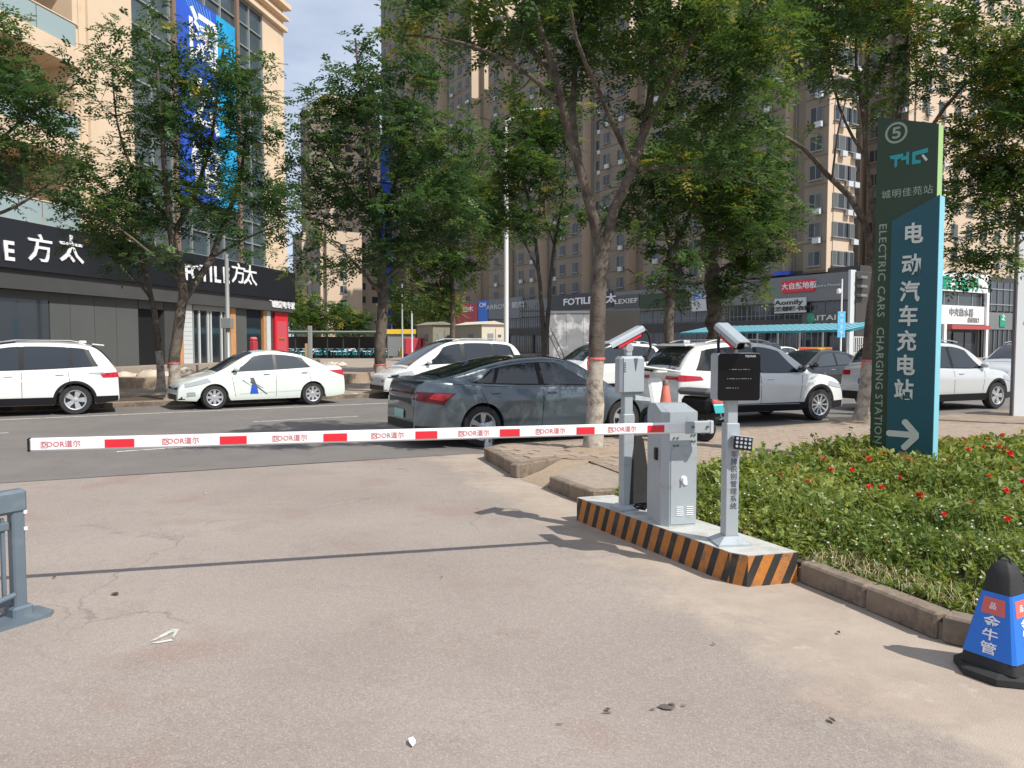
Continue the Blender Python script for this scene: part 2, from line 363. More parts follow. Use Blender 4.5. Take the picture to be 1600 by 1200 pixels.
    def prism(s, poly, z0, z1, m=0, mtop=None, T=None):
        """poly: ccw list of (x,y); extruded z0..z1"""
        n = len(poly)
        vs = [Vector((x, y, z0)) for x, y in poly] + [Vector((x, y, z1)) for x, y in poly]
        if T is not None: vs = [T @ v for v in vs]
        s.add(vs, [(i, (i + 1) % n, n + (i + 1) % n, n + i) for i in range(n)] + [tuple(reversed(range(n)))], m)
        s.add(vs[n:], [tuple(range(n))], m if mtop is None else mtop)
        return s
    def vprism(s, poly, y0, y1, m=0):
        """poly in (x,z), extruded along y from y0 (front, towards -y) to y1"""
        n = len(poly)
        vs = [(x, y0, z) for x, z in poly] + [(x, y1, z) for x, z in poly]
        fs = [tuple(range(n)), tuple(reversed(range(n, 2 * n)))] + [(i, n + i, n + (i + 1) % n, (i + 1) % n) for i in range(n)]
        return s.add(vs, fs, m)
    def mesh(s, name, mats, smooth=None):
        me = bpy.data.meshes.new(name)
        me.from_pydata(s.v, [], s.f)
        for q in (mats if isinstance(mats, (list, tuple)) else [mats]): me.materials.append(M[q] if isinstance(q, str) else q)
        if any(s.m): me.polygons.foreach_set('material_index', s.m)
        if smooth is not None:
            me.polygons.foreach_set('use_smooth', [True] * len(me.polygons))
            if smooth < 180: me.set_sharp_from_angle(angle=R(smooth))
        me.update(); return me
    def build(s, name, mats, parent=None, loc=(0, 0, 0), smooth=None, rz=0.0):
        return link(name, s.mesh(name, mats, smooth), parent, loc, rz)

def link(name, me, parent=None, loc=(0, 0, 0), rz=0.0, rot=None):
    o = bpy.data.objects.new(name, me); COL.objects.link(o); o.location = loc
    o.rotation_euler = rot if rot is not None else (0, 0, rz)
    if parent is not None: o.parent = parent
    return o
def tag(o, label=None, cat=None, group=None, kind=None):
    if label: o['label'] = label
    if cat: o['category'] = cat
    if group: o['group'] = group
    if kind: o['kind'] = kind
    return o
def thing(name, label, cat, loc=(0, 0, 0), rz=0.0, group=None):
    o = bpy.data.objects.new(name, None); COL.objects.link(o); o.location = loc; o.rotation_euler = (0, 0, rz)
    o.empty_display_size = 0.2
    return tag(o, label, cat, group)
def copy_tree(o, parent=None):
    c = o.copy(); COL.objects.link(c)
    if parent is not None: c.parent = parent
    for ch in list(o.children): copy_tree(ch, c)
    return c
def struct(name, mb, mats, **k):
    return tag(mb.build(name, mats, **k), kind='structure')
def lettering(txt, size, m, parent, loc, rot=(math.pi / 2, 0, 0), ext=0.004, bold=0.02, name='lettering', align='CENTER', shear=0.0, sx=1.0, space=1.0, vertical=False):
    cu = bpy.data.curves.new('t', 'FONT'); cu.body = '\n'.join(txt) if vertical else txt
    cu.size = size; cu.extrude = ext; cu.offset = bold * size * 0.5; cu.align_x = align; cu.align_y = 'CENTER'
    cu.resolution_u = 2; cu.space_character = space; cu.shear = shear
    if vertical: cu.space_line = space
    t = bpy.data.objects.new('t', cu); COL.objects.link(t)
    bpy.context.view_layer.update()
    me = bpy.data.meshes.new_from_object(t.evaluated_get(bpy.context.evaluated_depsgraph_get()))
    bpy.data.objects.remove(t); bpy.data.curves.remove(cu)
    me.name = name; me.materials.clear(); me.materials.append(M[m])
    o = link(name, me, parent, loc, rot=rot); o.scale = (sx, 1, 1)
    return o
FX = (math.pi / 2, 0, 0)   # lettering upright, read from the -y side

# ---------------------------------------------------------------- the ground, road, pavements
def brick_floor(name, c1, c2, cm, sx, sy, rz):
    m, t, b = _mat(name); N = t.nodes.new; K = t.links.new
    tcn = N('ShaderNodeTexCoord'); mpn = N('ShaderNodeMapping'); mpn.inputs['Rotation'].default_value = (0, 0, rz)
    K(tcn.outputs['Object'], mpn.inputs['Vector'])
    br = N('ShaderNodeTexBrick'); br.inputs['Scale'].default_value = 1.0; br.inputs['Brick Width'].default_value = sx; br.inputs['Row Height'].default_value = sy
    br.inputs['Mortar Size'].default_value = 0.008; br.inputs['Color1'].default_value = (*c1, 1); br.inputs['Color2'].default_value = (*c2, 1); br.inputs['Mortar'].default_value = (*cm, 1)
    K(mpn.outputs[0], br.inputs['Vector'])
    n = N('ShaderNodeTexNoise'); n.inputs['Scale'].default_value = 1.4; n.inputs['Detail'].default_value = 8; K(tcn.outputs['Object'], n.inputs['Vector'])
    r = N('ShaderNodeMapRange'); r.inputs[1].default_value = 0.45; r.inputs[2].default_value = 0.75; r.inputs[4].default_value = 0.5; K(n.outputs['Fac'], r.inputs[0])
    x = N('ShaderNodeMix'); x.data_type = 'RGBA'; K(r.outputs[0], x.inputs[0]); K(br.outputs['Color'], x.inputs[6]); x.inputs[7].default_value = (*[v * 0.6 for v in c1], 1)
    K(x.outputs[2], b.inputs['Base Color']); b.inputs['Roughness'].default_value = 0.92; b.inputs['Specular IOR Level'].default_value = 0.2
    bp = N('ShaderNodeBump'); bp.inputs['Strength'].default_value = 0.5; bp.inputs['Distance'].default_value = 0.006; bp.invert = True
    K(br.outputs['Fac'], bp.inputs['Height']); K(bp.outputs[0], b.inputs['Normal'])
    return m
RD = R(29)
M['paver_far'] = brick_floor('paving_bricks', (0.34, 0.265, 0.20), (0.29, 0.225, 0.175), (0.15, 0.115, 0.09), 0.40, 0.20, -RD)
def sheet(name, poly, z, m, parent=None):
    mb = MB(); mb.add([(x, y, z) for x, y in poly], [tuple(range(len(poly)))]); return struct(name, mb, m, parent=parent)

sheet('ground', [(-700, -60), (700, -60), (700, 900), (-700, 900)], 0, 'land')
sheet('driveway', [(-30, -20), (30, -20), (30, 12), (7, 15.4), (-0.35, 11.62), (-6.03, 9.04), (-30, -1.8)], 0.004, 'concrete')
sheet('road', [(-60, -15.3), (-6.03, 9.04), (-3.0, 10.45), (-0.575, 11.5), (0.5, 11.4), (6.2, 14.5), (16, 19.8), (80, 55), (80, 74.7), (-10.6, 19.85), (-60, -10.0)], 0.008, 'asphalt')

def strip(name, pts, wd, z=0.012, m='line'):
    mb = MB()
    for a, b in zip(pts[:-1], pts[1:]):
        a, b = Vector((a[0], a[1], z)), Vector((b[0], b[1], z)); d = (b - a).normalized(); n = Vector((-d.y, d.x, 0)) * wd / 2
        mb.add([a - n, b - n, b + n, a + n], [(0, 1, 2, 3)])
    return struct(name, mb, m)
a_, b_ = G(-60, 659.5), G(640, 629); d_ = (b_ - a_)
strip('edge_marking', [(a_ - d_ * 0.6)[:2], (b_ + d_ * 0.0)[:2]], 0.12)
strip('lane_marking', [G(182, 707)[:2], G(365, 694)[:2]], 0.10)
strip('lane_marking', [G(-60, 681)[:2], G(13, 677)[:2]], 0.10)
strip('lane_marking', [G(395, 660)[:2], G(560, 651)[:2]], 0.09)
def blotch(name, px, py, rx, ry, m, z, sd, n=26):
    r_ = random.Random(sd); c = G(px, py); pl = []
    for k in range(n):
        t = 2 * math.pi * k / n; q = r_.uniform(.6, 1.15); pl.append((c.x + rx * q * math.cos(t), c.y + ry * q * math.sin(t)))
    mb_ = MB(); mb_.add([(x, y, z) for x, y in pl] + [(c.x, c.y, z)], [(k, (k + 1) % n, n) for k in range(n)]); return struct(name, mb_, m)
M['stain'] = mat('dark_stain', (0.11, 0.095, 0.085), 0.8, noise=0.3, scale=20)
M['scar'] = mat('pale_mortar', (0.50, 0.44, 0.37), 0.9, noise=0.2, scale=12)
for i, (x, y, a, b) in enumerate([(1041, 1108, .040, .030), (1020, 1112, .012, .008), (1068, 1106, .014, .006), (948, 1117, .028, .006), (1050, 1104, .018, .02), (874, 1135, .02, .004)]): blotch('ground_stain', x, y, a, b, 'stain', .0125, i, 12)
# worn arrow tip on the driveway
mb = MB()
for tri in ([(232, 1003), (243, 1000), (272, 987), (268, 983)], [(233, 1005), (246, 1005), (270, 1001), (268, 998)], [(264, 982), (280, 983), (271, 997), (269, 996), (272, 986)]):
    mb.add([G(x, y, 0.0085) for x, y in tri], [tuple(reversed(range(len(tri))))])
struct('worn_road_marking', mb, 'line')

# near pavement with its kerb face; corner block
PZ = 0.165
pave = [(-0.40, 10.95), (-0.10, 9.95), (0.08, 9.38), (0.66, 10.0), (0.98, 9.75), (1.35, 8.5), (2.2, 9.1), (3.6, 10.1), (5.3, 11.0), (8.6, 12.3), (16, 15.3), (30, 20), (30, 27.5), (16, 20.0), (6.15, 14.62), (0.45, 11.62), (-0.15, 11.42)]
mb = MB(); mb.prism(pave, 0.0, PZ, 0, 1)
pavement = struct('near_pavement', mb, ['kerb', 'paver_far'])
mb = MB(); mb.prism([(0.43, 8.62), (0.62, 8.15), (0.80, 7.78), (1.16, 7.86), (1.75, 8.9), (1.36, 9.1), (0.95, 9.6), (0.6, 9.1)], 0.0, 0.15, 0, 1)
block = struct('kerb_end_slab', mb, ['kerb', 'plaza'])
# sandy fillet between the two slabs
mb = MB(); mb.add([(0.09, 9.30, .006), (0.40, 8.72, .006), (0.62, 9.12, 0.10), (0.95, 9.60, 0.158), (1.0, 9.8, .17), (0.66, 10.02, 0.15), (0.36, 9.55, 0.07)], [(0, 1, 2, 6), (6, 2, 3, 5), (5, 3, 4)])
struct('sand_fillet', mb, 'earth')
mb = MB(); mb.add([(0.85, 9.75, .142), (1.0, 9.0, .142), (1.7, 8.6, .142), (2.0, 9.1, .142), (1.3, 9.9, .142)], [(0, 1, 2, 3, 4)]); struct('joint_fill', mb, 'earth')
# kerb stones of the corner slab, each its own
def kerbrow(pts, parent, wdt, h, seg, z=0.0, inset=0.0, jog=0.004, top=0.01, lab=None):
    for a, b in zip(pts[:-1], pts[1:]):
        a, b = Vector((*a, 0)), Vector((*b, 0)); d = b - a; L = d.length; n = max(1, round(L / seg)); d.normalize()
        ang = math.atan2(d.y, d.x); nn = Vector((-d.y, d.x, 0))
        for i in range(n):
            l = L / n
            c = a + d * (l * (i + .5)) + nn * (wdt / 2 - inset + rnd.uniform(-jog, jog))
            mb = MB(); mb.box((0, 0, h / 2 + top / 2), (l - 0.012, wdt, h + top + rnd.uniform(-.004, .004)), b=0.014)
            mb.build('kerbstone', 'kerb', parent, (c.x, c.y, z), rz=ang + rnd.uniform(-.006, .006))
kerbrow([(0.05, 9.37), (0.64, 9.99)], pavement, 0.13, PZ, 0.3, inset=0.012)
kerbrow([(-0.38, 10.98), (-0.10, 9.96), (0.075, 9.38)], pavement, 0.13, PZ, 0.5, inset=0.012)
kerbrow([(0.43, 8.64), (0.62, 8.16), (0.81, 7.78), (1.15, 7.86)], block, 0.12, 0.15, 0.45, inset=0.012)
kerbrow([(14, 18.86), (6.15, 14.62), (0.45, 11.60)], pavement, 0.14, PZ, 0.75, inset=0.0)
# pavers one can pick out on the corner
def inside(p, poly):
    c = False; n = len(poly)
    for i in range(n):
        x1, y1 = poly[i]; x2, y2 = poly[(i + 1) % n]
        if (y1 > p[1]) != (y2 > p[1]) and p[0] < (x2 - x1) * (p[1] - y1) / (y2 - y1) + x1: c = not c
    return c
def shrink_ok(p, poly, r):
    return all(inside((p[0] + r * math.cos(t), p[1] + r * math.sin(t)), poly) for t in (0, .8, 1.6, 2.4, 3.2, 4, 4.8, 5.6))
mbp = [MB().box((0, 0, 0), (0.388, 0.190, 0.03), b=0.006).mesh('paver', 'paver') for _ in range(1)]
cnt = 0
cr, sr = math.cos(RD), math.sin(RD)
cand = []
for i in range(-12, 40):
    for j in range(-14, 40):
        lx = i * 0.4 + (0.2 if j % 2 else 0); ly = j * 0.2
        x = 0.2 + lx * cr - ly * sr; y = 9.6 + lx * sr + ly * cr
        if shrink_ok((x, y), pave, 0.31) and (x - 1.16) ** 2 + (y - 10.74) ** 2 > 0.5 ** 2: cand.append((y - 0.15 * abs(x), x, y))
for _, x, y in sorted(cand)[:290]:
    link('paver', mbp[0], pavement, (x, y, PZ + rnd.uniform(-0.007, 0.001)), rot=(rnd.uniform(-.008, .008), rnd.uniform(-.008, .008), RD + rnd.uniform(-.01, .01)))
# tree pit of the big tree
mb = MB(); mb.lathe([(0.42, 0), (0.42, 0.02), (0.25, 0.05), (0.0, 0.07)], 9); mb.build('tree_pit_earth', 'earth', pavement, (1.16, 10.74, PZ - 0.01))
mb = MB(); mb.lathe([(0.6, 0), (0.6, 0.02), (0.3, 0.05), (0.0, 0.07)], 9); mb.build('tree_pit_earth', 'earth', pavement, (*P(1345, 600, 15.0)[:2], PZ - 0.01))

# far pavement beyond the road
fk0, fk1 = (-60.0, -9.3), (80.0, 75.0)
mb = MB(); mb.prism([(-60, -10.0), (-10.6, 19.85), (80, 74.7), (80, 420), (-60, 420)], 0.0, 0.12, 0, 1)
farpave = struct('far_pavement', mb, ['kerb', 'plaza'])
dd = Vector((0.855, 0.518)); p0 = Vector((-10.6, 19.85))
kerbrow([tuple(p0 - dd * 7), tuple(p0 + dd * 20)], farpave, 0.16, 0.12, 1.0)
# strip of earth and grass along the far kerb, shaded by the trees
mb = MB(); q = p0 - dd * 9; q2 = p0 + dd * 4.2; nrm = Vector((-0.518, 0.855))
mb.prism([tuple(q + nrm * .5), tuple(q2 + nrm * .5), tuple(q2 + nrm * 2.6), tuple(q + nrm * 2.6)], 0.1, 0.135); struct('verge_soil', mb, 'soil')
# cast iron gully beside the kerb
gp = G(575, 620); gt = thing('gully_grate', 'dark iron gully grate with white edge at the far kerb by the slim dark trunk', 'drain grate', (gp.x, gp.y, 0.012), R(31))
mb = MB(); mb.box((0, 0, 0.005), (0.75, 0.42, 0.02)); mb.build('frame', 'steel_d', gt)
for k in range(8): MB().box((-.3 + k * .085, 0, 0.022), (0.035, 0.36, 0.015)).build('bar', 'iron', gt)
MB().box((-.46, 0, 0.06), (0.12, 0.42, 0.12), b=.01).build('edge_stone', 'panel', gt)

# ---------------------------------------------------------------- flower bed
bed = [(2.05, 5.33), (2.31, 4.80), (2.47, 4.35), (2.62, 4.22), (3.0, 4.12), (13, 3.6), (17, 12), (17, 15.5), (8.6, 12.1), (5.3, 10.8), (3.6, 9.95), (2.2, 8.95), (1.45, 8.25), (1.20, 7.7), (1.02, 7.28)]
mb = MB(); mb.prism(bed, 0.0, 0.11); struct('flower_bed_soil', mb, 'soil')
bedkerb = struct('bed_kerb_footing', MB().prism([(1.99, 5.27), (2.20, 4.72), (2.38, 4.22), (2.50, 4.08), (2.9, 3.98), (2.92, 4.10), (2.60, 4.2), (2.45, 4.33), (2.3, 4.8), (2.06, 5.32)], 0.0, 0.10), 'kerb')
kerbrow([(1.985, 5.24), (2.19, 4.70), (2.36, 4.20)], bedkerb, 0.13, 0.145, 0.62, inset=0.0)
kerbrow([(2.37, 4.17), (2.50, 4.03)], bedkerb, 0.14, 0.15, 0.2)
kerbrow([(2.51, 4.025), (3.3, 3.93), (6.3, 3.7)], bedkerb, 0.13, 0.145, 0.7)
# dry straggling grass over the kerb
mb = MB()
for _ in range(230):
    t = rnd.random() ** 1.3; a = Vector((2.10, 5.2, .15)).lerp(Vector((2.55, 4.2, .15)), t) + Vector((rnd.uniform(-.02, .22), rnd.uniform(0, .2), 0))
    dr = Vector((rnd.uniform(-1, .9), rnd.uniform(-.9, .7), 0)).normalized(); l = rnd.uniform(.05, .18)
    pts = [a, a + dr * l * .5 + Vector((0, 0, rnd.uniform(0.02, .09))), a + dr * l + Vector((0, 0, rnd.uniform(-.04, .04)))]
    sd = Vector((-dr.y, dr.x, 0)) * .0022
    mb.add([pts[0] - sd, pts[0] + sd, pts[1] + sd, pts[1] - sd, pts[2]], [(0, 1, 2, 3), (3, 2, 4)])
tag(mb.build('dry_grass', 'straw'), kind='stuff')

# ---------------------------------------------------------------- leaves in bulk
def quads_mesh(name, V, tint, mats, smooth=False, midx=None):
    """V: (n,4,3)"""
    n = len(V)
    me = bpy.data.meshes.new(name)
    me.vertices.add(n * 4); me.loops.add(n * 4); me.polygons.add(n)
    me.vertices.foreach_set('co', V.reshape(-1).astype(np.float32))
    me.loops.foreach_set('vertex_index', np.arange(n * 4, dtype=np.int32))
    me.polygons.foreach_set('loop_start', np.arange(0, n * 4, 4, dtype=np.int32))
    at = me.attributes.new('tint', 'FLOAT', 'FACE'); at.data.foreach_set('value', tint.astype(np.float32))
    for q in mats: me.materials.append(M[q])
    if midx is not None: me.polygons.foreach_set('material_index', midx.astype(np.int32))
    me.update(); me.validate(); return me
def nrmz(a): return a / np.maximum(np.linalg.norm(a, axis=-1, keepdims=True), 1e-9)
def leaf_quads(base, d, nrm, L, Wd):
    """diamond-shaped leaves"""
    s = nrmz(np.cross(d, nrm)); L = L[:, None]; Wd = Wd[:, None]
    tip = base + d * L
    mid = base + d * L * 0.45
    dz = nrm * L * 0.06
    return np.stack([base, mid + s * Wd / 2 + dz, tip, mid - s * Wd / 2 + dz], 1)

def bed_plants():
    bp = np.array(bed)
    n = 15000
    xs = rng.uniform(1.0, 13, n * 6); ys = rng.uniform(3.7, 15, n * 6)
    keep = rng.random(n * 6) < np.clip(7.0 / (ys ** 1.6), 0.05, 1) * 1.2
    xs, ys = xs[keep], ys[keep]
    ok = np.array([inside((x, y), bed) for x, y in zip(xs, ys)]) & (xs < ys * 0.75 + 0.3)
    xs, ys = xs[ok][:n], ys[ok][:n]
    hfield = 0.17 + 0.10 * np.sin(xs * 1.7 + 1.0) * np.cos(ys * 1.3) + 0.08 * np.sin(xs * 4.1 + ys * 2.9) + 0.08 * rng.random(len(xs)) - 0.028 * np.clip(ys - 6, 0, 9)
    # lower plants by the kerb and the island
    kd = np.min(np.stack([np.hypot(xs - a, ys - b) for a, b in ((2.1, 5.3), (2.3, 4.85), (2.45, 4.5), (2.6, 4.3), (2.9, 4.2), (1.6, 6.2), (1.3, 6.8), (1.9, 5.6), (3.4, 4.1))]), 0)
    h = np.clip(hfield, 0.07, 0.42) * np.clip(0.55 + kd * 0.6, 0.5, 1)
    h = h * rng.uniform(0.75, 1.15, len(xs)) + (rng.random(len(xs)) < 0.03) * rng.uniform(.05, .18, len(xs))
    lump = np.zeros(len(xs)); 
    for _ in range(150):
        cx_, cy_ = rng.uniform(1.2, 12), rng.uniform(4.0, 13); q_ = rng.uniform(.10, .30) * (1 + cy_ / 12); lump = np.maximum(lump, np.exp(-((xs - cx_) ** 2 + (ys - cy_) ** 2) / (q_ * q_)) * rng.uniform(.05, .20))
    h = h * .82 + lump * np.clip(kd, .2, 1)
    m = len(xs); K = 13
    sc = np.clip(ys / 6.5, 0.75, 1.8)
    tplant = rng.random(m)
    region = 0.5 + 0.5 * np.sin(xs * 2.3 + 0.7) * np.sin(ys * 1.9)
    V = []; T = []
    lean = rng.normal(0, .16, (m, 2))
    for k in range(K):
        f = (k + 0.6) / K; f = f ** 0.75
        base = np.stack([xs + lean[:, 0] * f * h * 3 * .5, ys + lean[:, 1] * f * h * 3 * .5, 0.11 + h * f], 1)
        az = rng.uniform(0, 2 * np.pi, m); el = rng.uniform(-0.15, 1.0, m)
        d = np.stack([np.cos(az) * np.cos(el), np.sin(az) * np.cos(el), np.sin(el)], 1)
        nr = nrmz(np.stack([rng.normal(0, .4, m), rng.normal(0, .4, m), np.ones(m)], 1)); nr = nrmz(nr - d * (nr * d).sum(1, keepdims=True))
        L = rng.uniform(.025, .065, m) * sc; kind = tplant > 0.55
        L = np.where(kind, L * 1.45, L * .85); Wd = np.where(kind, L * .42, L * .8)
        V.append(leaf_quads(base, d, nr, L, Wd)); T.append(np.clip(.10 + .035 * np.clip(ys - 5, 0, 6) + .40 * tplant * .7 + .35 * f * region + rng.normal(0, .12, m) + (rng.random(m) < .03) * .4, 0, 1))  # tint darker near the kerb, a shade-like tone put into the leaf colour
    # grass blades
    g = 9000; ii = rng.integers(0, m, g)
    base = np.stack([xs[ii] + rng.normal(0, .05, g), ys[ii] + rng.normal(0, .05, g), np.full(g, .12)], 1)
    az = rng.uniform(0, 6.28, g); el = rng.uniform(.9, 1.45, g); d = np.stack([np.cos(az) * np.cos(el), np.sin(az) * np.cos(el), np.sin(el)], 1)
    nr = nrmz(np.cross(d, np.stack([-np.sin(az), np.cos(az), 0 * az], 1)))
    V.append(leaf_quads(base, d, nr, h[ii] * rng.uniform(.8, 1.35, g) + .02, .006 * sc[ii])); T.append(np.clip(rng.normal(.68, .14, g), 0, .93))
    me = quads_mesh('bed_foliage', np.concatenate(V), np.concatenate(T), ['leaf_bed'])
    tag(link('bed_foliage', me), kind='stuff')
    # clover heads, nobody would count them
    c = 330; ii = rng.integers(0, m, c * 5); ii = ii[(rng.random(c * 5) < np.exp(-((xs[ii] - 2.4) ** 2 + (ys[ii] - 5.8) ** 2) / 5.5))][:c]; mb = MB()
    for i in ii:
        r_ = rnd.uniform(.006, .011); x, y, z = xs[i] + rnd.gauss(0, .04), ys[i] + rnd.gauss(0, .04), .12 + h[i] + rnd.uniform(-.02, .035)
        mb.add([(x + r_, y, z), (x, y + r_, z), (x - r_, y, z), (x, y - r_, z), (x, y, z + r_), (x, y, z - r_)], [(0, 1, 4), (1, 2, 4), (2, 3, 4), (3, 0, 4), (1, 0, 5), (2, 1, 5), (3, 2, 5), (0, 3, 5)])
    tag(mb.build('clover_blossom', 'clover'), kind='stuff')
    return xs, ys, h
bx_, by_, bh_ = bed_plants()
def rose_mesh(sd):
    r = random.Random(sd); mb = MB()
    for ring, (n, rad, zz) in enumerate(((6, .034, 0.0), (5, .024, .008), (4, .013, .015))):
        for k in range(n):
            t = 2 * math.pi * k / n + r.uniform(-.3, .3); c, s_ = math.cos(t), math.sin(t); w_ = rad * .75
            mb.add([(c * .003, s_ * .003, zz), (c * rad * .6 - s_ * w_, s_ * rad * .6 + c * w_, zz + .012), (c * rad, s_ * rad, zz + .02 + ring * .006), (c * rad * .6 + s_ * w_, s_ * rad * .6 - c * w_, zz + .012)], [(0, 1, 2, 3)])
    return mb.mesh('rose', 'petal')
rm = [rose_mesh(k) for k in range(3)]
roses = [(1218, 744, 'above the island, nearest the LED light post', 1), (1437, 775, 'biggest and brightest, below the arrow sign', 1.15), (1516, 788, 'bright, between the big bloom and the cone', 1.15), (1358, 762, 'left one of a pair near the middle of the bed', .9), (1377, 763, 'right one of a pair near the middle of the bed', .9),
         (1357, 718, 'at the left foot of the tall sign', .8), (1380, 711, 'against the foot of the tall sign', .9), (1420, 720, 'under the arrow of the tall sign', .9), (1287, 719, 'small, left of the tall sign', .8), (1331, 735, 'small faded, below left of the tall sign', .7),
         (1475, 805, 'faded, in the middle of the near plants', .8), (1571, 768, 'between the cone and the right border', .9), (1574, 813, 'just above the black cone tip', .95), (1545, 690, 'at the pavement edge left of the billboard', .9), (1553, 724, 'below the billboard foot', .9), (1576, 710, 'flat cluster under the billboard', 1.0),
         (1565, 682, 'highest on the pavement edge by the billboard', .9), (1512, 704, 'faded, right of the tall sign foot', .8), (1596, 754, 'at the right border of the photo', .9), (1242, 731, 'small orange red, over the island end', .7), (1298, 735, 'deep in leaves left of the tall sign', .7),
         (1535, 700, 'small, on the far edge near the billboard foot', .7), (1560, 700, 'small, just under the billboard foot', .7), (1500, 740, 'faded, right of the arrow sign in mid bed', .7), (1405, 748, 'small, below the blue panel of the sign', .7), (1262, 752, 'small, near the island side of the bed', .65), (1585, 735, 'near the right border below the billboard', .7), (1480, 722, 'close right of the blue panel', .7), (1545, 745, 'in the middle right of the bed', .75)]
for i, (x, y, where, sc) in enumerate(roses):
    z = .36 - .012 * max(0, (770 - y) / 8); p = G(x, y, z)
    o = link('rose_bloom', rm[i % 3], None, p, rz=rnd.uniform(0, 6)); s0 = sc * p.y / 6.6 * .95; o.scale = (s0, s0, s0)
    o.rotation_euler = (rnd.uniform(.3, .8), rnd.uniform(-.3, .3), rnd.uniform(-.4, .4))
    tag(o, 'red rose bloom ' + where, 'flower', 'red blooms in the flower bed')
    MB().tube([(0, 0, 0.004), (0.01, 0.0, -0.12), (0.0, 0.01, -0.3)], [.004, .004, .004], 4).build('stem', 'sgreen', o)

# ---------------------------------------------------------------- striped kerb island
IH = 0.215
isl = [(0.61, 7.12), (1.50, 5.22), (1.60, 5.14), (1.97, 5.24), (1.48, 6.28), (0.96, 7.24)]
it = thing('traffic_island', 'long low kerb island painted with orange and black slanted stripes', 'kerb island')
MB().prism([(x + (1.25 - x) * .004, y) for x, y in isl], 0.0, IH - 0.002, 0, 0).build('core', 'island_top', it)
mb = MB(); mb.prism(isl, IH - 0.0015, IH + .006); mb.build('painted_top', 'island_top', it)
def clipu(poly, lo, hi):
    for edge, sgn in ((lo, 1), (hi, -1)):
        out = []
        for i in range(len(poly)):
            a, b = poly[i], poly[(i + 1) % len(poly)]; fa, fb = (a[0] - edge) * sgn, (b[0] - edge) * sgn
            if fa >= 0: out.append(a)
            if fa * fb < 0:
                t = fa / (fa - fb); out.append((edge, a[1] + (b[1] - a[1]) * t))
        poly = out
        if len(poly) < 3: return []
    return poly
for (a, b, sh, per, nm) in ((isl[0], isl[1], .085, .158, 0), (isl[1], isl[2], .05, .12, 0), (isl[2], isl[3], .10, .150, 0), (isl[3], isl[4], .05, .2, 0), (isl[5], isl[0], .05, .2, 0)):
    a, b = Vector((*a, 0)), Vector((*b, 0)); d = (b - a); L = d.length; d.normalize(); out = Vector((d.y, -d.x, 0)) * .004
    mb = MB()
    k = -3
    while k * per / 2 < L + .2:
        u0 = k * per / 2 + .02; e_ = per * .06 if k % 2 == 0 else 0; e0 = -per * .0 if k % 2 == 0 else per * .06; pl = clipu([(u0 + e0, 0), (u0 + per / 2 + e_, 0), (u0 + per / 2 + sh + e_, IH), (u0 + sh + e0, IH)], 0, L)
        if pl: mb.add([a + d * u + Vector((0, 0, v + .001)) + out for u, v in pl], [tuple(range(len(pl)))], k % 2)
        k += 1
    mb.build('striped_side', ['orange', 'blackp'], it)

# ---------------------------------------------------------------- barrier gate
E1 = Vector((1.475, 5.86, 1.018)); E2 = P(47, 695, 4.75)
ARZ = math.atan2(E1.y - E2.y, E1.x - E2.x)
bc = G(1037, 824, IH + .006); ax = Vector((math.cos(ARZ), math.sin(ARZ), 0)); ay = Vector((-math.sin(ARZ), math.cos(ARZ), 0))
bo = bc + ax * 0.14 + ay * 0.16
gate = thing('barrier_gate', 'grey barrier gate cabinet with a lowered white and red boom', 'barrier gate', (bo.x, bo.y, IH + .006), ARZ)
w2, d2 = .14, .16
body = [(-w2 + .045, -d2), (w2 - .008, -d2), (w2, -d2 + .008), (w2, d2), (-w2, d2), (-w2, -d2 + .06)]
MB().prism(body, 0.0, 0.80).build('cabinet', 'steel', gate)
ins = [(x * .96, y * .96 + .001) for x, y in body]
mb = MB(); mb.prism([(x * 1.012, y * 1.012) for x, y in body], 0.803, 0.90)
t_ = [(x * 1.012, y * 1.012, .90) for x, y in body]; u_ = [(-w2 + .05, -d2 + .20, .955), (w2 - .02, -d2 + .20, .955), (w2 - .012, -d2 + .20, .955), (w2 - .012, d2 - .01, .955), (-w2 + .012, d2 - .01, .955), (-w2 + .02, -d2 + .22, .955)]
mb.add(t_ + u_, [(i, (i + 1) % 6, 6 + (i + 1) % 6, 6 + i) for i in range(6)] + [(6, 7, 8, 9, 10, 11)]); mb.build('cap', 'steel', gate)
MB().vprism([(-.085, .02), (.128, .02), (.128, .60), (.115, .63), (-.06, .63), (-.085, .60)], -d2 - .006, -d2 + .002).build('door_panel', 'steel', gate)
for k in range(2):
    mb = MB()
    for j in range(5): mb.box((-.02 + k * .085 + .012, -d2 - .008, .09 + j * .016), (.058, .006, .006))
    mb.build('vent_slats', 'white', gate)
mb = MB(); mb.lathe([(.026, 0), (.026, .012), (.02, .018), (0, .018)], 16, axis='y', c=(.02, -d2 - .006, .375)); 
for v in range(len(mb.v)): x, y, z = mb.v[v]; mb.v[v] = (x, -2 * d2 - .012 - y, z)
mb.f = [tuple(reversed(f)) for f in mb.f]; mb.build('lock', 'whitel', gate, smooth=40)
MB().box((.012, -d2 - .028, .365), (.016, .01, .05), b=.004).build('key_tab', 'whitel', gate)
MB().box((.037, -d2 - .012, .345), (.03, .012, .04), b=.005).build('lock_plate', 'whitel', gate)
MB().box((-w2 - .008, -.02, .56), (.02, .05, .10), b=.008).build('sensor_slot', 'black', gate)
for (x, z) in [(-.06, .70), (-.03, .70), (-.06, .64), (-.03, .64), (.09, .72), (.115, .72), (.09, .67), (.115, .67)]:
    MB().lathe([(.008, -.006), (.008, 0)], 8, axis='y', c=(x, -d2 - .004, z)).build('bolt', 'steel_d', gate)
